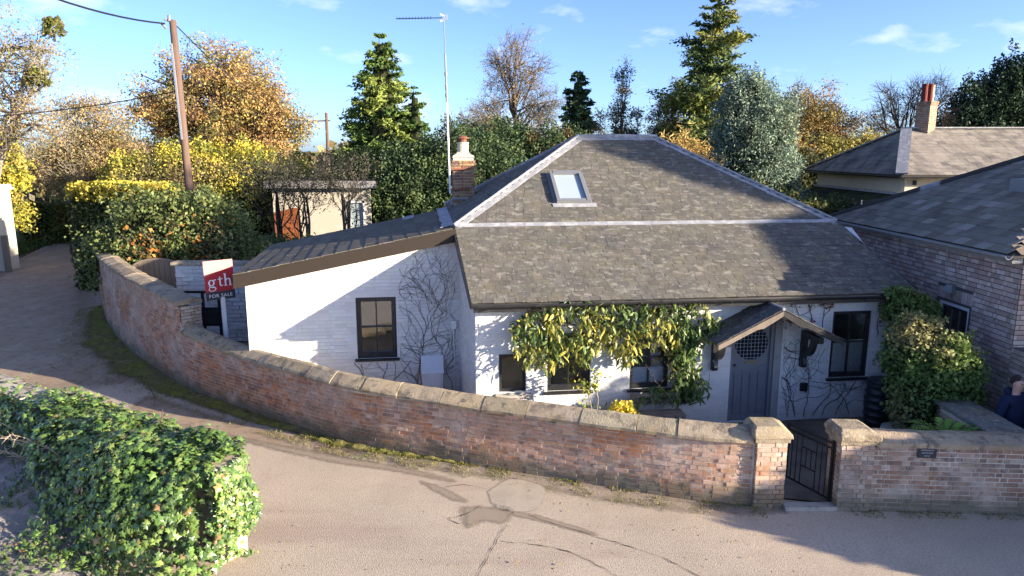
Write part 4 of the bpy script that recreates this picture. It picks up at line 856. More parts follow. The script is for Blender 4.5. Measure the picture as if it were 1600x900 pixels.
tm.transform(BASE[sg.name].inverted() @ Mt); link('lettering', tm, M['whiteprint'], brd)

# ------------------------------------------------------------------ whitewashed yard wall, black yard gate and arched gate behind the sign
yw = thing('yard_wall', 'low whitewashed rubble wall behind the for sale board', 'wall', (-8.6, 19.9, 0))
bk = []; mb = MB(); mb.box(-9.7, -7.25, 20.02, 20.3, 0, 2.26); mb.build('mortar_core', M['whitewall'], yw)
brick_rows(bk, lambda u, h: ((-9.7+u, 20, h), (1,0,0), (0,-1,0)), lambda h: (0, 2.45), 0, 2.26, [(.66,.66,.64), (.6,.6,.58), (.7,.7,.68)], None, bl=.36, bh=.105, jt=.014, dep=.06, proud=.012, wob=.01, bond='plain')
emit(bk, CUBE_C, CUBE, 'stone', M['white_rubble'], yw, world=True)
for i in range(3):
    mb = MB(); mb.box(-9.78+i*.74, -9.05+i*.74, 19.92, 20.38, 2.26, 2.34+.01*(i % 2)); o = mb.build('coping_stone', M['coping'][0], yw); o.color = (.34,.29,.22,1)
yg = thing('yard_gate', 'black iron yard gate with solid lower panel beside the for sale board', 'gate', (-8.0, 18.0, 0))
for x in (-8.52, -8.08, -7.66): mb = MB(); mb.box(x-.03, x+.03, 17.98, 18.04, 0, 1.88); mb.build('stile', M['iron'], yg)
for z in (.62, .98, 1.42, 1.86): mb = MB(); mb.box(-8.52, -7.62, 17.985, 18.035, z-.03, z+.03); mb.build('rail', M['iron'], yg)
for x in (-8.50, -8.07): mb = MB(); mb.box(x+.03, x+.40, 18.0, 18.02, 1.0, 1.40); mb.build('panel', M['black'], yg)
ag = thing('arched_gate', 'dark arched boarded gate under the shrub at the end of the wall coping', 'gate', (-11.0, 21.6, 0))
for i in range(9):
    x = -11.75+i*.165; mb = MB(); hz = 1.85+.32*math.sqrt(max(0, 1-((i-4)/4.6)**2)); mb.box(x, x+.155, 21.55, 21.59, 0, hz); mb.build('plank', M['wood'], ag)
mb = MB(); A = [(-11.0+.85*math.cos(t), 21.53, 1.83+.40*math.sin(t)) for t in np.linspace(math.pi, 0, 14)]; B_ = [(-11.0+.77*math.cos(t), 21.53, 1.83+.33*math.sin(t)) for t in np.linspace(0, math.pi, 14)]
mb.prism(A+B_, (0, .09, 0)); mb.build('arch_rail', M['wood'], ag)

# ------------------------------------------------------------------ brick outbuilding on the right (barn)
bn = thing('barn', 'pinkish brown brick outbuilding with dark slate hipped roof on the right', 'barn', (9.0, 15.2, 0))
BX, BY0, BY1, BZe = 9.0, 12.25, 19.1, 3.66
bh_ = [(13.53, 14.53, 1.50, 2.40)]
mb = MB(); holed_panel(mb, lambda u, h, d=0: (BX+d, u, h), BY0, BY1, -.05, BZe, [(a, b, c, d) for a, b, c, d in bh_], .25)
mb.box(BX+.25, 21.6, BY0, BY0+.2, -.05, BZe); mb.box(BX+.25, 21.6, BY1-.2, BY1, -.05, BZe)
bw = mb.build('wall', M['barnmortar'], bn); mb = MB(); mb.box(BX, BX+.25, 9.9, BY0-.003, -.05, 1.98); mb.build("end_wall", M["barnmortar"], bn)
BP = [(.46,.35,.295), (.40,.30,.255), (.51,.40,.34), (.35,.255,.215), (.56,.46,.40), (.42,.30,.25), (.48,.385,.34)]
bk = []
brick_rows(bk, lambda u, h: ((BX, BY1-u, h), (0,-1,0), (-1,0,0)), lambda h: (0, BY1-BY0), .0, BZe-.02, BP, bw, [(BY1-14.60, BY1-13.46, 1.46, 2.70)], bl=.245, bh=.078, jt=.014, dep=.05, proud=.010, tj=.16, wob=.003)
brick_rows(bk, lambda u, h: ((BX+u, BY0, h), (1,0,0), (0,-1,0)), lambda h: (0, 12.5), .0, BZe-.02, BP, bw, bl=.245, bh=.078, jt=.014, dep=.05, proud=.010, tj=.16)
for i in range(13):
    c = np.array((BX, 13.50+.088*i, 2.57)); bk.append((frame4(c+(.02,0,0), (0,-.078,0), (.05,0,0), (0,0,.235)), jit(R.choice(BP), .12), bw, (-1,0,0)))
brick_rows(bk, lambda u, h: ((BX, BY0-u, h), (0,-1,0), (-1,0,0)), lambda h: (0, 2.45), .0, 1.98, BP, bw, bl=.245, bh=.078, jt=.012, dep=.05, proud=.008, tj=.15, wob=.003)
emit(bk, CUBE_C, CUBE, 'brick', M['barnbrick'], bn, world=True)
def win_x(x, y0, y1, z0, z1, par):
    fr = MB()
    for a, b, c, d in ((y0,y1,z1-.07,z1),(y0,y1,z0,z0+.07),(y0,y0+.07,z0+.07,z1-.07),(y1-.07,y1,z0+.07,z1-.07)): fr.box(x+.02, x+.07, a, b, c, d)
    w = fr.build('window', M['white_metal'], par); fr = MB()
    for a, b, c, d in ((y0+.07,y1-.07,z1-.13,z1-.07),(y0+.07,y1-.07,z0+.07,z0+.13),(y0+.07,y0+.12,z0+.13,z1-.13),(y1-.12,y1-.07,z0+.13,z1-.13)): fr.box(x+.05, x+.09, a, b, c, d)
    fr.build('sash', M['black'], w)
    for k in range(3):
        a = y0+.12+(y1-y0-.24)*k/3; p = MB(); p.box(x+.075, x+.08, a, a+(y1-y0-.24)/3, z0+.13, z1-.13); p.build('pane', M['glass'], w)
        if k: p = MB(); p.box(x+.06, x+.09, a-.012, a+.012, z0+.13, z1-.13); p.build('glazing_bar', M['wood'], w)
    p = MB(); p.box(x+.3, x+.32, y0-.2, y1+.2, z0-.2, z1+.2); p.build('interior_wall', M['room'], w)
win_x(BX, 13.53, 14.53, 1.50, 2.40, bn)
lm = thing('wall_lamp', 'small grey bulkhead lamp on the brick outbuilding above its window', 'lamp', (8.95, 14.08, 2.66))
mb = MB(); mb.box(8.92, 8.99, 14.0, 14.17, 2.60, 2.80); mb.build('casing', M['grey_metal'], lm); mb = MB(); mb.box(8.86, 8.92, 14.02, 14.15, 2.62, 2.77); mb.build('lens', M['lamp_glass'], lm)
ex, e0, e1, ez = 8.72, 12.15, 19.35, 3.66; r0, r1, ry, rz_ = 12.45, 18.2, 15.75, 5.62; fx = 22.0
mb = MB()
for P_ in ([(ex,e0,ez),(ex,e1,ez),(r0,ry,rz_)], [(ex,e1,ez),(fx,e1,ez),(r1,ry,rz_),(r0,ry,rz_)], [(fx,e0,ez),(ex,e0,ez),(r0,ry,rz_),(r1,ry,rz_)], [(fx,e1,ez),(fx,e0,ez),(r1,ry,rz_)]): mb.prism(P_, (0,0,-.05))
br = mb.build('roof', M['underlay'], bn)
st = []; SB = [(.165,.135,.10), (.185,.153,.115), (.14,.117,.09), (.22,.185,.14), (.17,.14,.105), (.28,.24,.19)]
plane_slates(st, (ex-.03,e1,ez), (ex-.03,e0,ez), (r0,ry-.001,rz_), (r0,ry,rz_), .23, .32, SB, br, thick=.012, tilt=.03)
plane_slates(st, (ex,e0-.03,ez), (fx,e0-.03,ez), (r1,ry,rz_), (r0,ry,rz_), .25, .36, SB, br, thick=.012, tilt=.03)
emit(st, CUBE_C, CUBE, 'slate', M['slate2'], bn, world=True)
for i in range(12):
    a = np.array((ex,e1,ez)); b = np.array((r0,ry,rz_)); p_ = a+(b-a)*i/12; q_ = a+(b-a)*(i+1.04)/12; mb = MB(); mb.tube([p_+(0,0,.03), q_+(0,0,.036)], .085, 8); mb.build('hip_tile', M['underlay'] if i != 5 else M['lead'], bn)
half_gutter((8.66,e1,3.64), (8.66,e0,3.64), .06, M['stone_frame'], bn, world=True)
mb = MB(); mb.box(8.80, 8.985, BY0, BY1, 3.50, 3.60); mb.build('fascia_board', M['stone_frame'], bn)
mb = MB(); c = np.array((10.75,14.6,0)); zz = ez+(10.75-ex)*(rz_-ez)/(r0-ex); mb.box(10.5, 11.2, 14.1, 15.0, zz-.2, zz+.16); mb.build('rooflight', M['grey_metal'], bn)

# ------------------------------------------------------------------ cream house far right
rh = thing('white_house', 'cream rendered house with broad slate roof and brick chimney at upper right', 'house', (20, 33, 0))
mb = MB(); mb.box(16.0, 30, 28.95, 37.3, 0, 4.58); hwall = mb.build('wall', M['cream'], rh)
HC, HB, HA, HR, HE = (15.55,28.45,4.55), (15.55,37.8,4.55), (17.5,32.0,6.46), (30.5,32.0,6.46), (30.5,28.45,4.55)
mb = MB()
for P_ in ([HC,HE,HR,HA], [HB,HC,HA], [(30.5,37.8,4.55),HB,HA,HR]): mb.prism(P_, (0,0,-.06))
hr = mb.build('roof', M['underlay'], rh); st = []
plane_slates(st, HC, HE, HR, HA, .26, .34, [(.17,.15,.125), (.14,.125,.105), (.20,.18,.15), (.115,.105,.095), (.22,.195,.16)], hr, thick=.014)  # front slope: lighter tan slates, sunlight put into the colour
HA2 = (17.5,32.001,6.46); plane_slates(st, HB, HC, HA, HA2, .26, .34, [(.10,.095,.095), (.085,.082,.084), (.12,.115,.11)], hr, thick=.014)  # left slope: darker slates, its shade put into the colour
emit(st, CUBE_C, CUBE, 'slate', M['slate3'], rh, world=True)
def lead_w(a, b, r, par, name='hip_flashing', n=6, flat=.0):
    a, b = np.array(a, float), np.array(b, float)
    for i in range(n):
        mb = MB(); p_, q_ = a+(b-a)*i/n+(0,0,.07), a+(b-a)*(i+1)/n+(0,0,.074); mb.bar(p_, q_, r*2, .06); mb.build(name, M['lead'], par)
lead_w(HC, HA, .22, rh); lead_w(HB, HA, .14, rh, n=4); lead_w(HA, HR, .11, rh, 'ridge_flashing', n=5)
half_gutter((15.5,28.38,4.50), (30.5,28.38,4.50), .07, M['black'], rh, world=True); half_gutter((15.48,37.8,4.50), (15.48,28.4,4.50), .07, M['black'], rh, world=True)
fr = MB(); wx0, wx1 = 16.75, 17.6; fr.box(wx0, wx1, 28.90, 28.945, 3.42, 3.50); fr.box(wx0, wx1, 28.90, 28.945, 4.02, 4.08); 
for x in (wx0, wx0+.27, wx0+.56, wx1-.05): fr.box(x, x+.05, 28.895, 28.945, 3.5, 4.02)
w_ = fr.build('window', M['white_metal'], rh); p = MB(); p.box(wx0+.05, wx1-.05, 28.93, 28.94, 3.5, 4.02); p.build('pane', mat('curtained_pane', (.38,.38,.40), .2, .5), w_)
mb = MB(); mb.box(16.3, 16.42, 28.85, 28.94, 4.15, 4.32); mb.build('alarm_box', M['black'], rh)
ck = []; cx0, cx1, cy0, cy1 = 17.98, 18.62, 31.70, 32.30
CHR = lambda x, y, z: (18.3+(x-18.3)*.82-(y-32.0)*.57, 32.0+(x-18.3)*.57+(y-32.0)*.82, z)
mb = MB(); mb.prism([CHR(cx0+.01,cy0+.01,6.0),CHR(cx1-.01,cy0+.01,6.0),CHR(cx1-.01,cy1-.01,6.0),CHR(cx0+.01,cy1-.01,6.0)], (0,0,1.62)); chh = mb.build('chimney', M['mortar'], rh)
for k in range(20):
    z = 6.2+k*.077; o_ = .03 if z > 7.45 else 0
    if z > 7.60: break
    for fr_, L in ((lambda u, h: (CHR(cx0-o_+u, cy0-o_, h), (.82,.57,0), (.57,-.82,0)), cx1-cx0+2*o_), (lambda u, h: (CHR(cx0-o_, cy1+o_-u, h), (.57,-.82,0), (-.82,-.57,0)), cy1-cy0+2*o_)):
        brick_rows(ck, fr_, lambda h: (0, L), z, z+.07, [(.29,.18,.11), (.25,.15,.095), (.33,.22,.14)], chh, bl=.22 if k % 2 else .2, dep=.05)
emit(ck, CUBE_C, CUBE, 'chimney_brick', M['barnbrick'], rh, world=True)
for dx in (-.15, .16):
    mb = MB(); mb.lathe([(.14,7.60),(.145,7.66),(.125,7.70),(.115,8.30),(.13,8.34),(.13,8.40),(.10,8.40)], 14, (18.25+dx, 32.0+dx*.4, 0)); mb.build('chimney_pot', M['terracotta'], chh)
mb = MB(); mb.bar((18.62,32.2,7.6), (18.62,32.2,8.38), .05, .12, (1,0,0)); mb.build('flue_pipe', M['buffpot'], chh)
# low mossy outbuilding roofs in front of the cream house
lo = thing('outbuilding', 'low outbuilding with dark moss covered roof below the cream house', 'outbuilding', (14.5, 30, 0))
mb = MB(); mb.box(12.2, 15.4, 25.5, 37, 0, 2.1); mb.build('wall', M['cream'], lo); mb = MB(); mb.prism([(11.6,25.0,2.0),(15.8,25.0,3.72),(15.8,37.0,3.72),(11.6,37.0,2.0)], (0,0,-.08)); lr = mb.build('roof', M['underlay'], lo); st = []
plane_slates(st, (11.6,37.0,2.0), (11.6,25.0,2.0), (15.8,25.0,3.72), (15.8,37.0,3.72), .3, .4, [(.035,.037,.024), (.045,.05,.028), (.03,.03,.026)], lr, thick=.015)
emit(st, CUBE_C, CUBE, 'slate', pair('mossy_slate', rough=.95, spec=.1, patches=[((.06,.065,.02), 1.5, .55, .1, .8)], bump=(20, 1, .03)), lo, limit=60, world=True)
mb = MB(); mb.bar((15.76,25.0,3.80), (15.76,37.0,3.80), .12, .1); mb.build('ridge_flashing', M['lead'], lo)
po = thing('outbuilding', 'small slated porch roof with white verge between the barn roof and cream house', 'outbuilding', (14.3, 22.5, 0))
mb = MB(); mb.box(12.6, 15.6, 22.0, 24.3, 0, 2.6); mb.build('wall', M['cream'], po)
mb = MB(); mb.prism([(12.3,21.8,2.55),(15.0,21.8,3.75),(15.0,24.6,3.75),(12.3,24.6,2.55)], (0,0,-.1)); pr_ = mb.build('roof', M['underlay'], po); st = []
plane_slates(st, (12.3,24.6,2.56), (12.3,21.8,2.56), (15.0,21.8,3.76), (15.0,24.6,3.76), .25, .34, [(.10,.095,.10), (.085,.082,.086)], pr_, thick=.012); emit(st, CUBE_C, CUBE, 'slate', M['slate2'], po, limit=80, world=True)
mb = MB(); mb.bar((12.25,21.74,2.50), (15.05,21.74,3.72), .05, .18); mb.build('verge_board', M['white_metal'], po)
a2 = thing('tv_aerial', 'small aerial with thin horizontal boom on a short mast before the cream house', 'aerial', (12.15, 24.6, 2.2))
mb = MB(); mb.tube([(12.15,24.6,2.2),(12.15,24.6,3.82)], .022, 6); mb.build('mast', M['grey_metal'], a2); mb = MB(); mb.tube([(11.75,24.6,3.70),(13.0,24.75,3.86)], .014, 5); mb.build('boom', M['iron'], a2)
for i in range(9):
    q = np.array((11.8+i*.13, 24.6, 3.72+.016*i)); mb = MB(); mb.tube([q+(0,-.14,0), q+(0,.14,.0)], .007, 4); mb.tube([q+(0,0,-.05), q+(0,0,.05)], .006, 4); mb.build('element', M['iron'], a2)

# ------------------------------------------------------------------ cream shed beyond the yard
sh = thing('shed', 'flat roofed cream shed with orange timber doors behind the twisted bare trees', 'shed', (-8.6, 34, 0))
mb = MB(); holed_panel(mb, lambda u, h, d=0: (u, 33+d, h), -11.15, -6.6, 0, 3.85, [(-7.55,-6.95,1.2,3.15)], .15); mb.box(-11.15, -11.0, 33.15, 37, 0, 3.85); mb.build('wall', M['cream'], sh)
mb = MB(); mb.box(-11.4, -6.3, 32.7, 37.3, 3.85, 4.15); mb.build('roof', M['underlay'], sh); mb = MB(); mb.box(-11.42, -6.28, 32.66, 32.695, 3.84, 4.17); mb.build('fascia_board', M['stone_frame'], sh)
for i in range(5):
    mb = MB(); mb.box(-11.1+i*.23, -10.88+i*.23, 32.93, 32.99, 1.2, 2.72+.05*i); mb.build('door_board', M['orangewood'], sh)
mb = MB(); mb.box(-7.62, -7.55, 32.95, 33.05, 1.1, 3.25); mb.box(-6.95, -6.88, 32.95, 33.05, 1.1, 3.25); mb.box(-7.62, -6.88, 32.95, 33.05, 3.15, 3.25); w_ = mb.build('window', M['white_metal'], sh); mb = MB(); mb.box(-7.55, -6.95, 33.03, 33.04, 1.2, 3.15); mb.build('pane', M['skyglass'], w_); 
# white gate pillar at the left edge
gp_ = thing('gate_pillar', 'white rendered gate pillar with moulded cap at the left edge of the lane', 'pillar', (-24.0, 33, 0))
mb = MB(); mb.box(-24.75, -23.7, 32.5, 33.5, -.05, 3.75); mb.build('shaft', M['cream'], gp_); mb = MB(); mb.box(-24.87, -23.58, 32.38, 33.62, 3.75, 3.86); mb.box(-24.81, -23.64, 32.44, 33.56, 3.86, 4.0); mb.build('cap', M['cream'], gp_)
mb = MB(); mb.box(-23.5, -23.3, 32.2, 32.4, -.05, 1.7); tag(mb.build('fence_post', M['wood'], None), 'short brown timber post standing beside the white gate pillar', 'post')
# ------------------------------------------------------------------ poles and wires
up_ = thing('utility_pole', 'tall brown timber utility pole rising behind the green shrub', 'pole', (-12.0, 26, 0))
mb = MB(); mb.tube([(-11.75,26,-.2),(-11.80,26,3),(-11.90,26,10.0)], [.15,.145,.115], 12); mb.build('pole', M['polewood'], up_, smooth=True)
mb = MB(); mb.bar((-11.95,25.86,9.2), (-11.86,25.86,5.9), .06, .05, (0,1,0)); mb.build('cable_guard', M['galv'], up_)
mb = MB(); mb.tube([(-12.12,25.85,10.0),(-11.80,26.1,9.95)], .05, 6); mb.tube([(-11.98,25.9,9.95),(-11.96,25.9,10.15)], .05, 8); mb.tube([(-12.1,25.9,9.7),(-12.2,25.8,9.85)], .04, 6); mb.build('insulator', M['grey_metal'], up_)
u2 = thing('utility_pole', 'distant timber utility pole with a small cross arm beyond the trees', 'pole', (-18.0, 70, 0))
mb = MB(); mb.tube([(-18.0,70,-.2),(-17.95,70,9.3)], [.2,.14], 8); mb.build('pole', M['polewood'], u2); mb = MB(); mb.bar((-19.1,70,8.5), (-17.6,70,8.55), .12, .12); mb.build('cross_arm', M['polewood'], u2)
def wire(label, a, b, sag, r=.022):
    a, b = np.array(a, float), np.array(b, float); mb = MB(); mb.tube([a+(b-a)*t-np.array((0,0,sag*4*t*(1-t))) for t in np.linspace(0, 1, 15)], r, 5); o = mb.build('overhead_wire', M['iron'], None); tag(o, label, 'wire'); return o
wire('black overhead cable sagging from the upper left corner to the pole top', (-12.1,25.8,9.85), (-13.2,15.0,10.3), .45, .03)
wire('thin overhead wire crossing the left trees low to the pole', (-11.9,26,7.6), (-28,30.5,6.9), .4, .02)
wire('thin wire running from the oak to the distant pole', (-11.9,26.1,9.9), (-19,70,8.6), 1.2, .02)

# ------------------------------------------------------------------ trees and plants
def bez(a, b, c, n): return [a*(1-t)**2+2*b*t*(1-t)+c*t*t for t in np.linspace(0, 1, n)]
def wobble(P, k, sc=1.0):
    o = R.uniform(0, 50); return [p + k*np.array((noise.noise((p[0]*sc+o, p[1]*sc, p[2]*sc)), noise.noise((p[0]*sc, p[1]*sc+o, p[2]*sc)), noise.noise((p[0]*sc, p[1]*sc, p[2]*sc+o)))) if 0 < i else p for i, p in enumerate(P)]
def clump_col(c, pal, f=.35):
    k = noise.noise((c[0]*.7+3.1, c[1]*.7, c[2]*.7)); i = (k*1.3+.5)*len(pal); return pal[max(0, min(len(pal)-1, int(i+R.uniform(-f*len(pal), f*len(pal)))))]
def tree(label, name, base, lobes, trunk_r, fork, limbs, subs, leaves, lsize, pal, bark='bark', twigs=0, tw_len=.8, spread=.55, group=None, cat='tree', shell=(.45, 1.0), stems=1, tw_r=.012, up=.25, wob=.35, lpc=None, bias=(0, 0, .4)):
    """lobes: (dx,dy,z,rx,ry,rz) crown ellipsoids relative to the base; fork: height where limbs leave the trunk"""
    if base[1] > 26: leaves = int(leaves*1.5); lsize *= .80
    b = np.array(base, float); t = thing(name, label, cat, tuple(base), 0, group); mb = MB(); tips = []; tw = MB()
    vol = np.array([l[3]*l[4]*l[5] for l in lobes])**.66; pick = vol/vol.sum()
    topz = max(l[2]+l[5]*.3 for l in lobes); cx = np.average([l[0] for l in lobes], weights=pick); cy = np.average([l[1] for l in lobes], weights=pick)
    roots = []
    for s in range(stems):
        off = np.array((R.uniform(-.5, .5)*stems*.35, R.uniform(-.3, .3), 0)) if stems > 1 else np.zeros(3)
        P = wobble([b+off+np.array((cx*.55*f, cy*.55*f, topz*.8*f-.1)) for f in np.linspace(0, 1, 8)], trunk_r*1.6, .5); roots.append(P)
        mb.tube(P, [trunk_r*(1.25 if i == 0 else 1)*(1-.82*i/7) for i in range(8)], 9)
    for li, l in enumerate(lobes):
        nl = max(1, round(limbs*pick[li])); c = b+np.array(l[:3])
        for _ in range(nl):
            P = R.choice(roots); f = R.uniform(fork, 1.0); i = f*7; a = P[int(min(i, 6))]*(1-(i-int(min(i, 6))))+P[int(min(i, 6))+1]*(i-int(min(i, 6)))
            d = unit_rand(1)[0]; d[2] = abs(d[2])*.8-.15; e = c+d*np.array(l[3:])*R.uniform(.35, .85)
            m = (a+e)/2+np.array((0, 0, up*np.linalg.norm(e-a)*R.uniform(-.2, 1))); Lp = wobble(bez(a, m, e, 8), wob*np.linalg.norm(e-a)*.12, .9)
            r0 = trunk_r*R.uniform(.28, .48)*(1-.35*f); mb.tube(Lp, [r0*(1-.75*k/7) for k in range(8)], 6, cap=False); tips.append((Lp[-1], Lp[-1]-Lp[-2]))
            for _ in range(subs):
                k = R.uniform(.25, 1)*7; s0 = Lp[int(k)]; d = unit_rand(1)[0]; q = c+d*np.array(l[3:])*(R.uniform(*shell)); 
                if np.linalg.norm(q-s0) > spread*max(l[3:])*1.5: q = s0+(q-s0)*spread*max(l[3:])*1.5/np.linalg.norm(q-s0)
                mm = (s0+q)/2+np.array((0,0,.12*np.linalg.norm(q-s0))); Sp = wobble(bez(s0, mm, q, 5), .08*np.linalg.norm(q-s0), 1.5); r1 = max(r0*.28, .012)
                mb.tube(Sp, [r1*(1-.7*z/4) for z in range(5)], 4, cap=False); tips.append((Sp[-1], Sp[-1]-Sp[-3])); tips.append((Sp[3], Sp[3]-Sp[1]))
    if twigs:
        for p, d in tips:
            for _ in range(twigs):
                dd = nrm(nrm(d)*.7+unit_rand(1)[0]*.8+np.array((0,0,.25))); L = tw_len*R.uniform(.5, 1.2); e = p+dd*L*.55; e2 = e+nrm(dd+unit_rand(1)[0]*.6)*L*.5
                tw.tube([p, e, e2], [tw_r, tw_r*.75, tw_r*.4], 3, cap=False)
                if R.random() < .7: tw.tube([e, e+nrm(dd+unit_rand(1)[0]*1.0)*L*.45], [tw_r*.7, tw_r*.35], 3, cap=False)
    mb.build('trunk', M[bark], t)
    if tw.v: tw.build('twigs', M[bark], t, kind='stuff')
    if leaves:
        per = max(1, leaves//max(1, len(tips))); cen = []; col = []
        for p, d in tips:
            c = clump_col(p, pal); n_ = max(1, int(per*R.uniform(.4, 1.6))); rad = (lpc or .14*np.mean([max(l[3:]) for l in lobes]))
            q = p+NR.normal(size=(n_, 3))*rad*np.array((1, 1, .75)); cen.append(q); col += [jit(c, .22) for _ in range(n_)]
        cen = np.concatenate(cen); quads('crown', leaf_quads(cen, lsize, .6, bias), np.array(col), M['leafmat'], t)
    return t
def bush(label, name, base, lobes, n, lsize, pal, group=None, cat='shrub', core=True, aspect=.6, stems=5, m='leafmat', sh=(.72, 1.06), knob=.18, bias=(0, 0, .5), cs=.66):
    if base[1] > 26: n = int(n*1.5); lsize *= .80
    b = np.array(base, float); t = thing(name, label, cat, tuple(base), 0, group); w = np.array([(l[3]*l[4]+l[3]*l[5]+l[4]*l[5]) for l in lobes]); w = w/w.sum(); cen = []; col = []
    for l, f in zip(lobes, w):
        k = int(n*f); d = unit_rand(k); d[:, 2] = np.where(d[:, 2] < -.5, -d[:, 2], d[:, 2]); rr = NR.uniform(*sh, k)
        kn = np.array([noise.noise((a[0]*2.6+l[0]*3+7, a[1]*2.6+l[2], a[2]*2.6))+.5*noise.noise((a[0]*6+l[0]*3, a[1]*6, a[2]*6+l[1])) for a in d]); rr = rr*(1+knob*kn*1.6)
        keep = kn > -.62; d, rr = d[keep], rr[keep]; p = b+np.array(l[:3])+d*np.array(l[3:])*rr[:, None]; p = p[p[:, 2] > b[2]+.02]; cen.append(p); col += [jit(clump_col(q*1.6, pal), .22) for q in p]
    cen = np.concatenate(cen); mb = MB()
    for l in lobes[:max(1, stems)]:
        e = b+np.array(l[:3]); mb.tube(wobble(bez(b+np.array((l[0]*.4, l[1]*.4, -.05)), b+np.array((l[0]*.7, l[1]*.7, l[2]*.5)), e, 6), .1), [.06,.05,.045,.04,.03,.02], 5)
    mb.build('stem', M['darkbark'], t)
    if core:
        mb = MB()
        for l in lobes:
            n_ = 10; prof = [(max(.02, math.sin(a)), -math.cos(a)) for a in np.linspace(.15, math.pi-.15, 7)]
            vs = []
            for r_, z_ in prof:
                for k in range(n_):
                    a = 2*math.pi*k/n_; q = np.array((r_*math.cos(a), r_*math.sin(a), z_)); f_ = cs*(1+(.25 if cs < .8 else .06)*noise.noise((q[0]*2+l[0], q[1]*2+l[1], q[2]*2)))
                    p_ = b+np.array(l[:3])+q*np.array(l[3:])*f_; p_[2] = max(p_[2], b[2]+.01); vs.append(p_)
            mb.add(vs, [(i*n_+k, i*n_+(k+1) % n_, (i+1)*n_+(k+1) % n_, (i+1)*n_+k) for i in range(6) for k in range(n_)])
        mb.build('dark_filler', M['core'], t)  # dark solid added behind the leaves so light does not pass through
    quads('foliage', leaf_quads(cen, lsize, aspect, bias), np.array(col), M[m], t); return t
def conifer(label, name, base, H, rad, rows, per, n, lsize, pal, droop=.25, trunk_r=.16, group=None, gap=0.0, ragged=.35, core=.0, z0=.05, inner=.35, asp=.34):
    """rad(f): branch length at height fraction f"""
    if base[1] > 26: n = int(n*1.5); lsize *= .82
    b = np.array(base, float); t = thing(name, label, 'tree', tuple(base), 0, group); mb = MB(); mb.tube([b+np.array((.05*math.sin(f*5), .05*math.cos(f*4), f*H)) for f in np.linspace(-.01, .98, 9)], [trunk_r*(1-.9*i/8) for i in range(9)], 8)
    cen = []; ax = []; col = []; W = sum(rad(z0+(1-z0)*i/rows) for i in range(rows)); 
    for i in range(rows):
        f = z0+(1-z0)*(i+R.random())/rows; k = max(3, int(per*(.5+rad(f)/max(1e-3, rad(.3))*.5)))
        for j in range(k):
            if R.random() < gap: continue
            a = R.uniform(0, 2*math.pi); L = rad(f)*R.uniform(1-ragged, 1+ragged*.6); d = np.array((math.cos(a), math.sin(a), 0)); p0 = b+np.array((0,0,f*H))
            e = p0+d*L+np.array((0,0,-droop*L+ .12*L)); P = bez(p0, p0+d*L*.55+np.array((0,0,.10*L)), e, 5); mb.tube(P, [.035*(1-.8*q/4)*(trunk_r/.16) for q in range(5)], 4, cap=False)
            m_ = max(4, int(n*L/(W*per*.8))); c = clump_col(e*.8, pal, .25)
            for q in range(m_):
                s = inner+(1-inner)*R.random()**.7; x = P[min(3, int(s*4))]+(P[min(3, int(s*4))+1]-P[min(3, int(s*4))])*(s*4-int(min(3.99, s*4)))
                x = x+np.array((R.gauss(0,1), R.gauss(0,1), R.gauss(0,.6)-.25))*L*.14*(1.25-s*.6); cen.append(x); ax.append(nrm(d*.8+np.array((R.gauss(0,.4), R.gauss(0,.4), R.uniform(-.5,.25))))); col.append(jit(c, .25))
    mb.build('trunk', M['darkbark'], t)
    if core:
        mb = MB(); mb.lathe([(max(.02, rad(f)*core), f*H) for f in np.linspace(z0+.02, .93, 9)], 9, tuple(b)); mb.build('dark_filler', M['core'], t)
    quads('crown', leaf_quads(np.array(cen), lsize, asp, (0, 0, .35), np.array(ax)), np.array(col), M['needles'], t); return t

OAK = [(.27,.165,.065), (.33,.22,.075), (.28,.20,.065), (.38,.27,.085), (.22,.155,.065), (.20,.18,.055), (.15,.15,.042)]
tree('large oak with golden brown autumn crown behind the utility pole', 'oak_tree', (-18.5, 46, 0), [(0,0,8.2,4.6,3.6,3.6),(-4.2,0,7.6,2.6,2.6,2.6),(4.2,0,7.0,2.7,2.6,2.4),(.5,0,11.0,3.6,3,2.0),(-2.5,0,4.8,3.4,3,1.9),(3.0,0,4.4,3.2,3,1.9),(-3.4,.3,10.0,2.0,2,1.6),(3.6,.3,9.4,2.2,2,1.6)], .48, .30, 40, 14, 42000, .10, OAK, twigs=3, tw_len=.9, shell=(.4, 1.05), lpc=.34)
OLV = [(.24,.17,.075), (.20,.16,.06), (.28,.19,.09), (.17,.15,.055), (.13,.13,.05)]
tree('pale limbed half bare tree with mistletoe clumps at the far left edge', 'bare_tree', (-23.5, 31, 0), [(0,0,9.5,3.2,2.5,2.8),(2.8,0,9.2,2.2,2,1.8),(3.2,0,6.6,2.4,2,1.6),(1.0,0,12.0,2.6,2,1.8),(-1.5,0,6.5,2.4,2,1.8),(4.5,-.4,10.1,1.3,1.0,1.0),(3.8,-.6,8.5,1.3,1,1.0)], .42, .22, 24, 8, 9000, .07, OLV, bark='palebark', twigs=5, tw_len=.9, lpc=.40, wob=.6, tw_r=.008)
tree('slender thin leaved tree between the left bare tree and the oak', 'bare_tree', (-24.5, 42, 0), [(0,0,7.2,2.8,2,2.2),(1.5,0,5.0,2.8,2,1.8),(-2,0,5.0,2.5,2,2.0)], .25, .25, 18, 8, 15000, .08, OLV, bark='palebark', twigs=4, tw_len=.9, lpc=.45, tw_r=.009)
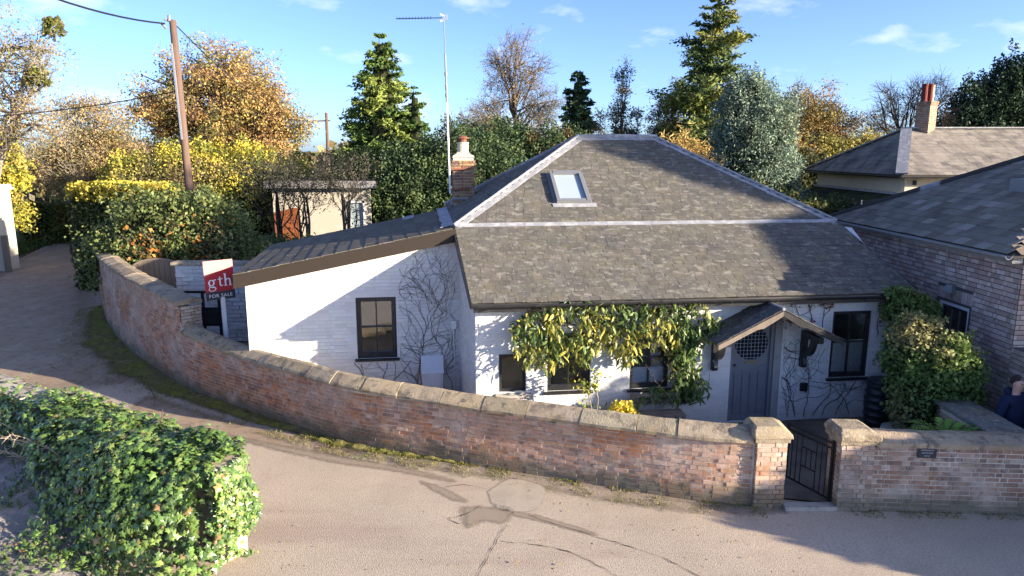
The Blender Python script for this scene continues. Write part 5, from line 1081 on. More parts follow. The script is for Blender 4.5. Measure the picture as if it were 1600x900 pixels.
for i, (x, y, z) in enumerate([(-18.9,30.5,10.4), (-19.6,30.2,8.4), (-22.6,31,12.3)]):
    bush(['round green mistletoe clump high on a branch end of the left tree', 'hanging olive mistletoe clump lower in the left tree', 'mistletoe clump near the top edge in the left tree'][i], 'mistletoe', (x, y, z-.4), [(0,0,.4,.42,.42,.5)], 500, .09, [(.10,.11,.025), (.08,.09,.022), (.12,.11,.035)], core=False, stems=1, cat='mistletoe')
YEL = [(.36,.31,.04), (.30,.27,.035), (.44,.36,.05), (.20,.21,.035), (.14,.16,.03), (.46,.32,.06)]
GRN = [(.065,.09,.026), (.085,.11,.03), (.05,.07,.022), (.11,.12,.035), (.13,.13,.035)]
YG = [(.19,.20,.035), (.26,.23,.045), (.13,.155,.035), (.09,.115,.028), (.32,.26,.06)]
bush('tall yellow green hedgerow bush behind the white gate pillar', 'hedgerow_bush', (-28, 37, 0), [(0,0,2.6,2.6,1.6,2.7),(1.2,0,4.4,1.7,1.2,1.9)], 9500, .10, YEL+YG)
bush('olive hedgerow bush with twiggy top beyond the end of the lane', 'hedgerow_bush', (-27, 47.5, 0), [(0,0,3.1,3.2,2,3.3),(2.4,0,3.0,2.6,2,3.0)], 12000, .11, YG)
bush('bright yellow bush at the bend of the lane behind the brown hedge', 'hedgerow_bush', (-20.5, 44, 0), [(0,0,3.0,2.4,1.8,3.1),(-1.9,0,2.4,1.6,1.5,2.4),(1.9,0,3.0,1.9,1.6,2.9)], 14000, .10, YEL+[(.30,.22,.04)])
bush('green and straw coloured scrub behind the clipped yellow hedge', 'hedgerow_bush', (-17, 38, 0), [(0,0,3.0,2.9,1.8,3.0),(-3,0,2.7,2.1,1.6,2.9),(3.0,0,2.9,2.4,1.8,3.0)], 18000, .10, YG+YEL[:3])
bush('lime green bush below the oak to the right of the pole', 'hedgerow_bush', (-12.2, 39, 0), [(0,0,2.6,2.1,1.6,2.8),(1.4,0,2.1,1.7,1.5,2.2)], 10000, .10, YG+YEL[:2])
tree('twiggy grey brown scrub tree behind the yellow hedge', 'scrub_tree', (-15.5, 36.5, 0), [(0,0,4.2,2.6,1.5,1.4),(-3.5,0,4.0,2.2,1.5,1.3)], .09, .3, 10, 5, 2600, .08, YG+OLV, bark='bark', twigs=3, tw_len=.9, tw_r=.008, stems=3, lpc=.45)
tree('small dead pale branched tree over the dark hedge by the lane', 'scrub_tree', (-25.6, 41.2, 0), [(0,0,3.6,1.7,1,1.3),(.9,0,4.7,1.2,1,1.0)], .2, .35, 8, 4, 60, .1, OLV, bark='palebark', twigs=3, tw_len=.9, lpc=.3)
def hedge(label, name, base, dims, n, lsize, pal, top=None, rz=0., rnd=.25, bias=(0,0,.3)):
    """clipped hedge: box dims (length, depth, height) with rounded, uneven faces"""
    b = np.array(base, float); t = thing(name, label, 'hedge', tuple(base)); L, D, H = dims; c_, s_ = math.cos(rz), math.sin(rz); cen = []; col = []
    tot = 2*L*H+2*D*H+L*D
    for _ in range(n):
        r = R.random()*tot
        if r < 2*L*H: p = [R.uniform(-L/2, L/2), (-D/2 if r < L*H else D/2), R.uniform(0, H)]
        elif r < 2*L*H+2*D*H: p = [(-L/2 if r < 2*L*H+D*H else L/2), R.uniform(-D/2, D/2), R.uniform(0, H)]
        else: p = [R.uniform(-L/2, L/2), R.uniform(-D/2, D/2), H]
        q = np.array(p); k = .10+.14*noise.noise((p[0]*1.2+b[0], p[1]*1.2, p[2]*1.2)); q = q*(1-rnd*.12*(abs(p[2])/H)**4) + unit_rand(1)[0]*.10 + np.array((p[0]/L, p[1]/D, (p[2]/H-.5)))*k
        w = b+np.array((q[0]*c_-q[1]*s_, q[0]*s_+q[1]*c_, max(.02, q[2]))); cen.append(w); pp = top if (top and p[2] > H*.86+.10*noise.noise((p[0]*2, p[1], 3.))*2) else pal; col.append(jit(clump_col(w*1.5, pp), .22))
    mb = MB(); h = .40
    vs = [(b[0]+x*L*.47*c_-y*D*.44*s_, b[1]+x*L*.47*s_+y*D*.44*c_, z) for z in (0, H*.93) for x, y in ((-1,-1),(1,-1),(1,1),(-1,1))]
    mb.add(vs, [(0,3,2,1),(4,5,6,7),(0,1,5,4),(1,2,6,5),(2,3,7,6),(3,0,4,7)]); mb.build('dark_filler', M['core'], t)  # dark box added inside the hedge to stop light passing through
    quads('foliage', leaf_quads(np.array(cen), lsize, .6, bias), np.array(col), M['leafmat'], t); return t
BRN = [(.10,.072,.034), (.085,.065,.03), (.13,.085,.04), (.07,.06,.028)]
hedge('clipped dark brown hedge at the bend of the lane', 'hedge', (-25.0, 44.3, 0), (3.0, 1.6, 2.75), 5200, .10, BRN, rz=.10)
hedge('low dark green hedge between the gate pillar and the brown hedge', 'hedge', (-28.3, 43.5, 0), (3.2, 1.5, 2.35), 4200, .11, GRN, rz=.05)
hedge('orange brown clipped hedge lit in the gap at the end of the lane', 'hedge', (-23.2, 48.5, 0), (2.2, 1.5, 2.9), 2600, .11, [(.36,.20,.06), (.30,.17,.05), (.40,.25,.08)], rz=.2)
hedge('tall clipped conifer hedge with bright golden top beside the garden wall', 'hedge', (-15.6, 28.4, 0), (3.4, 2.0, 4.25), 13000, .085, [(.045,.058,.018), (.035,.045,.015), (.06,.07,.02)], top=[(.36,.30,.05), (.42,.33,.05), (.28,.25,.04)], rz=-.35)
bush('broad green shrub spilling over the garden wall', 'shrub', (-11.0, 23.2, 0), [(-1.0,.2,2.5,1.7,1.2,1.6),(.9,0,2.5,1.5,1.2,1.45),(-.1,0,1.6,2.3,1.3,1.4),(1.9,.1,1.7,1.0,1.0,1.1),(-2.3,.4,1.6,1.1,1.0,1.3),(.3,.2,3.3,1.3,1.0,.9)], 24000, .062, [(.065,.085,.03), (.085,.105,.035), (.06,.085,.028), (.13,.155,.05), (.16,.16,.06), (.10,.13,.04)], sh=(.7, 1.12), knob=.28)
mb = MB(); sx0 = np.array((-11.0, 22.6, 2.2))
tree('arching bare sprays of the shrub above the arched gate', 'shrub', (-10.4, 22.4, 0), [(-.5,0,2.6,2.0,.7,.9),(1.2,0,2.4,1.2,.7,.8)], .035, .2, 7, 3, 500, .08, [(.10,.11,.04), (.28,.12,.03)], bark='bark', twigs=2, tw_len=.5, tw_r=.007, stems=3, cat='shrub', lpc=.25)
DK = [(.034,.058,.025), (.046,.075,.030), (.026,.046,.020), (.058,.09,.034), (.075,.105,.038)]
bush('dark evergreen shrubs behind the wing roof of the cottage', 'shrub', (-9.0, 27.5, 0), [(0,0,1.0,2.4,1.2,1.25),(2.8,0,1.1,1.9,1.2,1.2),(-2.2,.3,1.4,1.2,1.1,1.7)], 7000, .09, DK+GRN[:2])
for i, (x, y, h) in enumerate([(-10.0, 30.0, 5.2), (-7.3, 30.2, 5.4), (-8.7, 29.4, 4.9)]):
    tree(['left twisted dark bare tree in front of the cream shed', 'right twisted dark bare tree in front of the cream shed', 'lowest twisted bare tree between the two others before the shed'][i], 'twisted_tree', (x, y, 0), [(0,0,h-.5,1.5,1.0,.8),(-.8,0,h-.8,1.0,.8,.7),(.9,0,h-.9,1.0,.8,.7)], .12, .22, 9, 5, 900, .06, [(.06,.065,.035), (.045,.05,.03), (.09,.08,.05)], bark='darkbark', twigs=4, tw_len=.55, tw_r=.007, stems=3, wob=1.6, up=.1, group=None, lpc=.3)
GC = [(.075,.12,.028), (.10,.145,.032), (.055,.092,.022), (.042,.07,.02), (.13,.16,.035)]
conifer('tall pointed golden green conifer left of the aerial mast', 'conifer_tree', (-6.7, 37.5, 0), 11.5, lambda f: 3.15*(1-f)**.72*(1-.25*max(0, .25-f))*1.0+.08, 48, 12, 24000, .17, GC, droop=.02, core=.45, ragged=.42, inner=.45)
conifer('shorter golden conifer spire beside the tall pointed one', 'conifer_tree', (-4.95, 37.0, 0), 8.8, lambda f: 1.65*(1-f)**.7+.08, 30, 9, 9000, .16, GC, droop=0, core=.45, ragged=.4, inner=.45)
bush('dense dark laurel behind the cottage chimney', 'laurel', (-3.2, 34.0, 0), [(-1.7,0,3.7,2.1,1.6,2.3),(.7,0,4.2,2.2,1.6,2.6),(2.5,.3,3.6,2.0,1.5,2.4),(-.3,0,2.0,3.6,1.7,2.1),(-2.4,0,2.4,1.3,1.3,2.2)], 24000, .085, DK, m='leafmat', knob=.26)
bush('dark holly with coppery top behind the aerial mast', 'holly', (1.9, 39, 0), [(0,0,4.6,2.3,1.6,2.4),(2.5,0,4.2,2.1,1.6,2.0),(-2.3,0,5.0,1.9,1.5,2.2)], 15000, .09, DK+[(.10,.075,.035)])
BR = [(.24,.18,.085), (.19,.15,.065), (.15,.13,.055)]
tree('tall bare feathery tree standing behind the chimney', 'bare_tree', (.3, 52, 0), [(0,0,11.6,2.6,2,3.0),(-2.0,0,8.2,1.9,1.6,2.0),(2.0,0,8.6,2.0,1.6,2.2),(.2,0,6.0,3.2,2,1.8)], .30, .30, 26, 9, 5200, .075, BR, bark='bark', twigs=7, tw_len=1.0, tw_r=.011, lpc=.4)
tree('thin pale bare tree just right of the aerial mast', 'bare_tree', (-3.4, 50, 0), [(0,0,6.4,1.8,1.5,2.0),(1.2,0,7.2,1.4,1.2,1.6)], .16, .3, 12, 7, 2500, .08, BR, bark='bark', twigs=6, tw_len=1.0, tw_r=.010, lpc=.4)
conifer('compact dark green conical evergreen above the roof ridge', 'conifer_tree', (3.8, 42, 0), 10.1, lambda f: 1.75*(1-f)**.55+.05, 36, 10, 9000, .22, DK+GC[2:4], droop=-.1, core=.5, inner=.5)
for i, (x, h, w) in enumerate([(4.9, 8.6, .75), (6.2, 10.9, .95), (7.1, 8.6, .7), (8.7, 9.6, 1.2), (9.6, 10.6, 1.0)]):
    tree(['leftmost of the thin ragged larches right of the dark conical evergreen', 'tallest of the thin ragged larches above the cottage ridge', 'short thin larch between the two taller ones above the ridge', 'bronze ragged larch next to the tall cedar', 'bare topped larch touching the tall cedar'][i], 'larch_tree', (x, 40+i*.7, 0), [(0,0,h*.86,w*.55,.5,h*.13),(-.1,0,h*.66,w*.8,.7,h*.15),(.1,0,h*.46,w,.8,h*.16),(-.3*w,0,h*.74,w*.6,.5,h*.08)], .10, .3, 18, 5, 3400, .075, [(.05,.06,.035), (.07,.075,.04), (.13,.11,.06)] if i < 3 else [(.13,.11,.06), (.17,.12,.06), (.08,.08,.04)], bark='bark', twigs=3, tw_len=.5, tw_r=.010, lpc=.20, up=.05, wob=.2)
bush('tawny straw coloured willow thicket below the tall cedar', 'willow_thicket', (8.6, 36.5, 0), [(0,0,3.4,1.9,1.2,3.1),(-1.8,0,3.0,1.3,1.1,2.6),(1.4,0,2.9,1.4,1.1,2.7)], 6500, .20, [(.36,.25,.085), (.42,.31,.11), (.28,.20,.07)], aspect=.14, bias=(0,0,-.1), core=False)
conifer('tall irregular cedar with spreading boughs against the sky', 'cedar_tree', (10.9, 40, 0), 13.5, lambda f: (2.75*(1-f)**.45+.25)*(.72+.45*abs(math.sin(f*17+.6))), 44, 8, 30000, .17, [(.05,.075,.025), (.07,.095,.03), (.10,.12,.03), (.13,.135,.03)], droop=-.10, ragged=.5, gap=.10, trunk_r=.2, inner=.15, z0=.12)
bush('rounded blue grey cypress right of the tall cedar', 'cypress', (10.7, 32, 0), [(0,0,4.2,1.9,1.6,3.6),(-.6,0,6.4,1.25,1.2,2.3),(.6,0,5.6,1.45,1.3,2.6),(-.2,0,7.3,.85,.9,1.75),(1.0,0,3.4,1.3,1.2,2.6)], 30000, .085, [(.13,.175,.125), (.17,.215,.15), (.10,.14,.10), (.21,.25,.18), (.07,.095,.065)], aspect=.4, knob=.24, m='needles')
tree('broad half bare oak with thinning bronze leaves right of the cypress', 'oak_tree', (20.8, 51, 0), [(0,0,8.4,2.6,2,2.4),(-2.6,0,8.0,2.2,2,2.0),(2.4,0,7.6,2.2,2,2.0),(-3.4,0,5.4,2.2,2,1.9),(2.6,0,5.4,2.2,2,1.6)], .34, .22, 26, 8, 20000, .095, [(.17,.14,.045), (.22,.15,.05), (.14,.13,.045), (.26,.15,.05)], bark='bark', twigs=4, tw_len=.9, lpc=.42, tw_r=.016)
bush('rust coloured beech beside the blue grey cypress', 'beech', (16.6, 46, 0), [(0,0,4.6,1.8,1.5,3.2),(1.6,0,3.6,1.8,1.5,2.4)], 10000, .11, [(.33,.15,.04), (.26,.15,.045), (.22,.18,.05)])
bush('dark olive shrub in front of the half bare oak', 'shrub', (17.6, 42.5, 0), [(0,0,3.0,2.3,1.6,2.7),(2.4,0,3.0,1.8,1.5,2.2)], 13000, .10, [(.055,.06,.022), (.075,.075,.025), (.045,.05,.02)])
bush('yellow olive shrubs behind the cream house roof', 'shrub', (24.0, 49, 0), [(0,0,4.4,2.4,1.6,2.4),(2.6,0,4.2,2.0,1.5,2.0),(-2.6,0,4.4,2.0,1.5,2.2)], 10000, .11, [(.20,.18,.05), (.15,.15,.045), (.25,.21,.05)])
bush('dark green leafy bank between the blue cypress and the mossy outbuilding', 'shrub', (11.9, 30, 0), [(0,0,1.6,1.6,1.2,2.1),(1.8,.5,1.7,1.6,1.2,1.9),(-2.0,0,2.0,1.6,1.2,2.0)], 12000, .09, [(.055,.068,.022), (.075,.08,.025), (.11,.10,.03), (.06,.085,.025)])
pt = tree('dark pollarded tree with thick upright stubs beside the red chimney pots', 'pollard_tree', (27.2, 50, 0), [(-1.5,0,9.0,1.3,1.0,1.7),(.6,0,9.4,1.2,1,1.8),(2.3,0,8.8,1.2,1,1.8),(-2.2,0,7.2,1.0,1,1.0)], .38, .42, 14, 5, 250, .1, [(.05,.05,.03)], bark='darkbark', twigs=7, tw_len=1.15, tw_r=.014, lpc=.4, up=.05)
DKC = [(.018,.034,.018), (.026,.045,.022), (.035,.058,.028), (.014,.026,.014)]
for i, (x, y, h, w) in enumerate([(36.2, 55, 11.5, 3.6), (40.2, 55, 14.5, 4.2), (34.0, 56.5, 8.0, 2.6)]):
    bush(['middle dark evergreen of the clump at the upper right', 'tallest dark evergreen at the right edge of the sky', 'lowest dark evergreen beside the chimney of the cream house'][i], 'evergreen_tree', (x, y, 0), [(0,0,h*.40,w,2.5,h*.42),(-.3*w,0,h*.62,w*.6,2,h*.30),(.25*w,0,h*.74,w*.5,2,h*.26)], 17000, .15, DKC, cat='tree', knob=.32)
bush('mixed dark shrubs behind the roof ridge left of the conical evergreen', 'shrub', (0.5, 44, 0), [(0,0,4.0,2.4,1.6,2.8),(2.6,0,4.2,1.6,1.5,2.4),(-2.6,0,4.4,2.2,1.6,2.6)], 9000, .12, DK+[(.12,.10,.04), (.16,.13,.05)])
# far wood that closes the view
cen = []; col = []
for k in range(26000):
    a = math.radians(R.uniform(-46, 46)); y = R.uniform(78, 98); x = y*math.tan(a); h = 5.4+2.4*noise.noise((x*.09, 0, 1.))+1.6*noise.noise((x*.33, 4, 1.)); z = h*R.random()**.7
    cen.append((x, y, z)); col.append(jit(clump_col(np.array((x*.25, y*.2, z*.2)), [(.13,.10,.05), (.10,.095,.04), (.07,.08,.03), (.16,.13,.055), (.11,.09,.06)]), .2))
quads('far_wood', leaf_quads(np.array(cen), .55, .7), np.array(col), M['leafmat'], None, 'stuff')
for i, (x, y, h, w) in enumerate([(-13.5, 60, 6.3, 3.0), (-6, 62, 6.6, 3.4), (12.5, 58, 7.4, 3.0), (-33, 55, 7.5, 4.5), (30, 62, 7.6, 4)]):
    tree(['distant bare hedgerow tree under the far pole', 'distant bare hedgerow tree behind the tall conifer', 'distant bare tree behind the cedar', 'distant brown hedgerow tree at the far left', 'distant bare tree behind the pollard'][i], 'bare_tree', (x, y, 0), [(0,0,h*.66,w,2,h*.32),(w*.5,0,h*.5,w*.7,2,h*.26)], .2, .25, 14, 7, 2600, .16, BR+OLV, bark='palebark', twigs=5, tw_len=1.1, tw_r=.02, lpc=.5)
# evergreens and hedge standing just outside the right of the view (they throw the shade on the roof and lane)
for i, (q0, r) in enumerate([(20.45, 25.0), (23.5, 29.0)]):
    a = math.radians(SUN_AZ); x = r*math.cos(a)+q0*math.sin(a); y = -r*math.sin(a)+q0*math.cos(a)
    bush(['tall dense cypress screen nearest the cottage outside the right of the view', 'second tall cypress further outside the right of the view'][i], 'cypress', (x, y, 0), [(0,0,7.0,3.1,3.1,8.0),(0,0,11.0,2.9,2.9,3.8)], 9000, .2, DKC, cat='tree', knob=.05, cs=.93)
oh = thing('house', 'two storey brick house with hipped slate roof standing outside the right of the view', 'house', (28.5, 7.5, 0))
a_ = math.radians(SUN_AZ); HQ = lambda q, r, z: np.array((r*math.cos(a_)+q*math.sin(a_), -r*math.sin(a_)+q*math.cos(a_), z))
mb = MB(); mb.prism([HQ(14.55,20.3,-.05), HQ(14.55,25.7,-.05), HQ(22,25.7,-.05), HQ(22,20.3,-.05)], (0,0,7.0)); ow = mb.build('wall', M['barnmortar'], oh)
E0, E1, E2, E3, K0, K1 = HQ(14.3,20,6.97), HQ(22.3,20,6.97), HQ(22.3,26,6.97), HQ(14.3,26,6.97), HQ(16.45,23,9.36), HQ(20.1,23,9.36)
mb = MB(); mb.add([E0,E1,E2,E3,K0,K1], [(0,1,5,4),(1,2,5),(2,3,4,5),(3,0,4),(3,2,1,0)]); orf = mb.build('roof', M['underlay'], oh); st = []
plane_slates(st, E0, E1, K1, K0, .26, .34, SB, orf, thick=.012); emit(st, CUBE_C, CUBE, 'slate', M['slate2'], oh, world=True)
for k in range(3):
    mb = MB(); c0 = HQ(15.6+k*2.2, 20.27, 4.4); mb.prism([c0, HQ(16.5+k*2.2, 20.27, 4.4), HQ(16.5+k*2.2, 20.27, 5.8), HQ(15.6+k*2.2, 20.27, 5.8)], HQ(0,-.05,0)); w_ = mb.build('window', M['white_metal'], oh)
    mb = MB(); mb.prism([HQ(15.68+k*2.2, 20.21, 4.48), HQ(16.42+k*2.2, 20.21, 4.48), HQ(16.42+k*2.2, 20.21, 5.72), HQ(15.68+k*2.2, 20.21, 5.72)], HQ(0,-.005,0)); mb.build('pane', M['skyglass'], w_)
for i, (q0, r, h) in enumerate([(10.45, 9.2, 2.25), (11.35, 9.4, 2.85), (12.3, 9.4, 3.30), (13.2, 9.6, 3.70)]):
    a = math.radians(SUN_AZ); x = r*math.cos(a)+q0*math.sin(a); y = -r*math.sin(a)+q0*math.cos(a)
    bush(['lowest laurel of the bank beside the lane outside the right of the view', 'second laurel of the bank outside the right of the view', 'third laurel of the bank outside the right of the view', 'tallest laurel of the bank outside the right of the view'][i], 'laurel', (x, y, 0), [(0,0,h*.45,.85,.85,h*.55)], 3500, .09, DK, cat='shrub', knob=.10, cs=.92)
# ------------------------------------------------------------------ climbers on the cottage
def lance():      # long hanging leaf, folded along the midrib, x across, z along (0 at the stalk, -1 at the tip), y out
    v = [(0,0,0)]; prof = [(.085,-.12),(.135,-.34),(.125,-.60),(.06,-.85)]
    for w, z in prof: v += [(-w, .05+.05*abs(z), z), (0, .12*math.sin(-z*2.6), z), (w, .05+.05*abs(z), z)]
    v.append((0, -.04, -1)); f = [(0,1,2),(0,2,3)]
    for k in range(3):
        a = 1+3*k; f += [(a,a+3,a+4,a+1),(a+1,a+4,a+5,a+2)]
    f += [(10,13,11),(11,13,12)]; return v, f
def ivy():        # five-pointed leaf, cupped
    P = [(0,-.45),(.42,-.50),(.30,-.12),(.62,.10),(.26,.28),(.0,.75),(-.26,.28),(-.62,.10),(-.30,-.12),(-.42,-.50)]
    v = [(0,0,.10)]+[(x, y, -.06*(x*x+y*y)*2) for x, y in P]; return v, [(0,1+i,1+(i+1) % 10) for i in range(10)]
LANCE, IVY = lance(), ivy()
cv = thing('climbing_vine', 'evergreen climbing vine with long drooping yellow green leaves over the cottage front windows', 'climber', tuple(hw(3.6, -.15, 0)))
lv = []; vt = MB()
VC = [(.07,.12,.03), (.095,.15,.038), (.13,.18,.045), (.055,.095,.025), (.25,.26,.055), (.36,.34,.065), (.42,.36,.08), (.17,.19,.045)]
def in_vine(u, h):
    low = float(np.interp(u, [.62, .9, 1.3, 1.9, 2.3, 2.6, 2.9, 3.3, 3.6, 4.2, 4.75], [1.95, 1.50, 1.42, 1.62, 1.75, 1.55, 1.50, 1.72, 1.70, 1.62, 2.0]))
    top = float(np.interp(u, [.62, .85, 1.2, 2.0, 3.0, 4.0, 4.35, 4.75], [2.2, 2.42, 2.70, 2.72, 2.64, 2.72, 2.60, 2.2]))
    return low+.34*noise.noise((u*2.6, 0, 4.))+.10*noise.noise((u*9, 0, 1.)) < h < top+.06*noise.noise((u*5, 0, 2.)) and noise.noise((u*3.1, h*3.4, 8.)) > -.36
spots = []
while len(spots) < 2100:
    u, h = R.uniform(.6, 4.8), R.uniform(1.35, 2.75)
    if in_vine(u, h): spots.append((u, h, R.uniform(.06, .52)*(1.0 if h < 2.5 else .8)))
while len(spots) < 2850:      # the trail that hangs down beside the porch
    h = R.uniform(.62, 2.0); u = 4.16+.12*math.sin(h*3)+R.gauss(0, .17)*(1.1 if h < 1.3 else .8)
    if 3.75 < u < 4.62: spots.append((u, h, R.uniform(.04, .34)))
while len(spots) < 3020:      # low shoot under the second window
    u = R.uniform(2.55, 3.9); h = .62+.10*math.sin(u*4)+R.gauss(0, .06)+.10*(u-3.2); spots.append((u, h, R.uniform(.10, .35)))
for u, h, d in spots:
    p = hw(u, -d, h); k = noise.noise((u*1.6, h*1.8, 3.)); lowf = (2.6-h)*.25
    i = min(7, max(0, int((k*.9+.40+lowf*(1 if u < 3.9 else -.4))*8+R.uniform(-2.2, 2.2)))); c = jit(VC[i], .18)
    if u > 3.85 and h < 1.75 or h < .95: c = jit(R.choice(VC[:4]), .2)
    L = R.uniform(.12, .215); yaw = math.radians(7)+R.gauss(0, 1.1); tl = R.gauss(.35, .5); rl_ = R.gauss(0, .6)
    m3 = (Matrix.Rotation(yaw+math.pi, 4, 'Z') @ Matrix.Rotation(rl_, 4, 'Y') @ Matrix.Rotation(tl, 4, 'X')).to_3x3()
    m = np.array(m3)*L; m[:, 0] *= 1.05; m4 = np.eye(4); m4[:3, :3] = m; m4[:3, 3] = p; lv.append((m4, c, None, None))
emit(lv, LANCE, LANCE, 'leaf', M['vineleaf'], cv, world=True)
for k in range(46):
    u0 = R.uniform(3.9, 4.3) if k % 3 == 0 else R.uniform(.9, 4.5); h0 = R.uniform(.4, .9) if k % 3 == 0 else R.uniform(1.7, 2.5); P = []; u, h, d = u0, h0, .05
    for j in range(9): P.append(hw(u, -d, h)); u += R.gauss(-.02 if k % 3 else 0, .11); h += R.uniform(.02, .16) if k % 3 == 0 else R.gauss(.03, .06); d = min(.36, max(.03, d+R.gauss(.02, .05))); h = min(h, 2.55)
    vt.tube(P, [.012*(1-.07*j) for j in range(9)], 4, cap=False)
vt.build('stem', M['stem'], cv, kind='stuff')

def creeper(label, starts, ulim, hlim, v, base, steps=38, branch=.16, leaves=0):
    t = thing('bare_creeper', label, 'climber', tuple(hw(*base, 0))); mb = MB(); stack = [(u, h, R.uniform(-.4, .4)+math.pi/2, .0085, steps) for u, h in starts]; ends = []
    while stack:
        u, h, a, r, n_ = stack.pop(); P = []; rr = []
        for k in range(n_):
            P.append(hw(u, v-.016-.004*noise.noise((u*5, h*5, 1.)), h)); rr.append(max(.0025, r*(1-.7*k/n_)))
            a += R.gauss(0, .26); a += (math.pi/2-a)*.05; u += .075*math.cos(a); h += .075*math.sin(a)
            if not (ulim[0] < u < ulim[1]) or not (hlim[0] < h < hlim(u) if callable(hlim) else hlim[0] < h < hlim[1]): break
            if v == 0 and 7.2 < u < 8.2 and h > .78: break
            if R.random() < branch and r > .003 and len(stack) < 200: stack.append((u, h, a+R.choice((-1, 1))*R.uniform(.5, 1.3), r*.62, int(n_*.6)))
        if len(P) > 2: mb.tube(P, rr, 4, cap=False); ends.append(P[-1])
    mb.build('stem', M['stem'], t)
    if leaves:
        E = np.array([R.choice(ends)+np.array((R.gauss(0,.05), -.03, R.gauss(0,.06))) for _ in range(leaves)]); quads('foliage', leaf_quads(E, .035, .7, (0,-1,0)), np.array([jit(R.choice([(.16,.05,.05), (.20,.08,.06), (.10,.05,.04)]), .2) for _ in E]), M['leafmat'], t)
    return t
creeper('bare brown creeper stems spreading over the right part of the shaded wing wall', [(-1.2,.05), (-1.0,.05), (-.6,.05), (-.42,.05), (-.30,.05), (-.26,.1), (-.35,.05)], (-1.5, -.24), (0, 3.5), WV, (-.6, 1.75))
creeper('low wisps of bare creeper under the wing window', [(-2.3,.6), (-1.9,.55), (-1.7,.5)], (-2.7, -1.2), (.3, 1.02), WV, (-2.0, 1.75), steps=22)
cr2 = creeper('leafless creeper stems on the white wall between the door and the right window', [(6.3,.05), (6.45,.05), (6.6,.05), (6.8,.05), (7.0,.05), (7.2,.05), (7.5,.05), (7.8,.05), (8.1,.05)], (6.24, 8.35), (0, 1.72), 0, (7, -.05), steps=30, branch=.2)
creeper('sparse creeper with dull red leaves beside and above the right window', [(6.55,1.95), (6.8,2.05), (7.05,1.95), (8.22,1.1), (8.24,1.7)], (6.3, 8.36), (.9, 2.5), 0, (8.2, -.05), steps=16, leaves=90)

# small things against the cottage
mt = thing('meter_cabinet', 'white meter cabinet with sloping lid against the shaded wing wall', 'cabinet', tuple(hw(-.8, 1.6, .3)))
mb = MB(); A = [hw(-1.04,1.45,.28), hw(-.60,1.45,.28), hw(-.60,1.78,.28), hw(-1.04,1.78,.28)]
mb.prism([hw(-1.04,1.45,.28), hw(-1.04,1.78,.28), hw(-1.04,1.78,1.08), hw(-1.04,1.45,.80)], hw(-.60,0)-hw(-1.04,0)); mb.build('body', M['white_metal'], mt)
mb = MB(); mb.prism([hw(-.99,1.445,.34), hw(-.65,1.445,.34), hw(-.65,1.445,.77), hw(-.99,1.445,.77)], hw(0,-.012)-hw(0,0)); mb.build('door', M['white_metal'], mt)
mb = MB(); mb.prism([hw(-1.06,1.43,.80), hw(-.58,1.43,.80), hw(-.58,1.78,1.095), hw(-1.06,1.78,1.095)], (0,0,.018)); mb.build('lid', M['white_metal'], mt); mb = MB(); mb.box(*sorted((hw(-.82,1.6)[0]-.16, hw(-.82,1.6)[0]+.16)), hw(-.82,1.6)[1]-.1, hw(-.82,1.6)[1]+.1, -.02, .28); mb.build('plinth', M['concrete'], mt)
jb = thing('junction_box', 'small white junction box at the inner corner of the wing wall', 'box', tuple(hw(-.3, 1.77, 1.75))); mb = MB(); mb.prism([hw(-.40,1.76,1.70), hw(-.29,1.76,1.70), hw(-.29,1.76,1.88), hw(-.40,1.76,1.88)], hw(0,-.05)-hw(0,0)); mb.build('casing', M['white_metal'], jb)
mb = MB(); mb.tube([hw(-.345,1.74,1.7), hw(-.34,1.75,.9), hw(-.36,1.75,.1)], .012, 5); mb.build('conduit', M['white_metal'], jb)
wb = thing('water_butt', 'black ribbed plastic water butt under the downpipe right of the sash window', 'water butt', (7.30, 13.35, -.02))
mb = MB(); pr = [(.19,0),(.205,.03)]
for k in range(6): z = .06+k*.15; pr += [(.225+.03*math.sin(math.pi*(k+.2)/6.4), z), (.225+.03*math.sin(math.pi*(k+.5)/6.4), z+.10), (.240+.03*math.sin(math.pi*(k+.7)/6.4), z+.115), (.240+.03*math.sin(math.pi*(k+.8)/6.4), z+.135)]
mb.lathe(pr+[(.225,.97)], 24, (7.30, 13.35, -.02)); mb.build('barrel', M['butt'], wb, smooth=True); mb = MB(); mb.lathe([(.235,.95),(.24,1.0),(.20,1.05),(.06,1.075)], 24, (7.30,13.35,-.02)); mb.build('lid', M['butt'], wb)
mb = MB(); mb.tube([(7.30,13.12,.2),(7.28,13.02,.2)], .02, 8); mb.build('tap', M['butt'], wb)
bl = thing('outside_tap', 'small dark outside tap box low on the white wall right of the door', 'tap', tuple(hw(6.72, -.05, .7))); mb = MB(); mb.prism([hw(6.66,-.01,.62), hw(6.80,-.01,.62), hw(6.80,-.01,.78), hw(6.66,-.01,.78)], hw(0,-.06)-hw(0,0)); mb.build('casing', M['iron'], bl)
mb = MB(); mb.tube([hw(6.73,-.06,.66), hw(6.73,-.13,.62)], .02, 8); mb.build('spout', M['iron'], bl)
def pot(label, name, c, prof, m): 
    t = thing(name, label, 'pot', c); mb = MB(); mb.lathe(prof, 20, c); mb.build('bowl', M[m], t, smooth=False); mb = MB(); mb.lathe([(prof[-1][0]*.8, prof[-1][1]-.03), (.01, prof[-1][1]-.02)], 14, c); mb.build('soil', M['core'], t); return t
pot('grey stone bowl planter at the foot of the large bush', 'stone_planter', (7.0, 12.15, .0), [(.12,0),(.10,.12),(.20,.30),(.235,.40),(.25,.44),(.235,.50),(.20,.50)], 'concrete')
c1 = hw(2.85, -.55); pot('dark blue glazed pot holding the yellow bush', 'plant_pot', tuple(c1), [(.13,0),(.19,.2),(.20,.42),(.215,.45),(.19,.45)], 'butt')
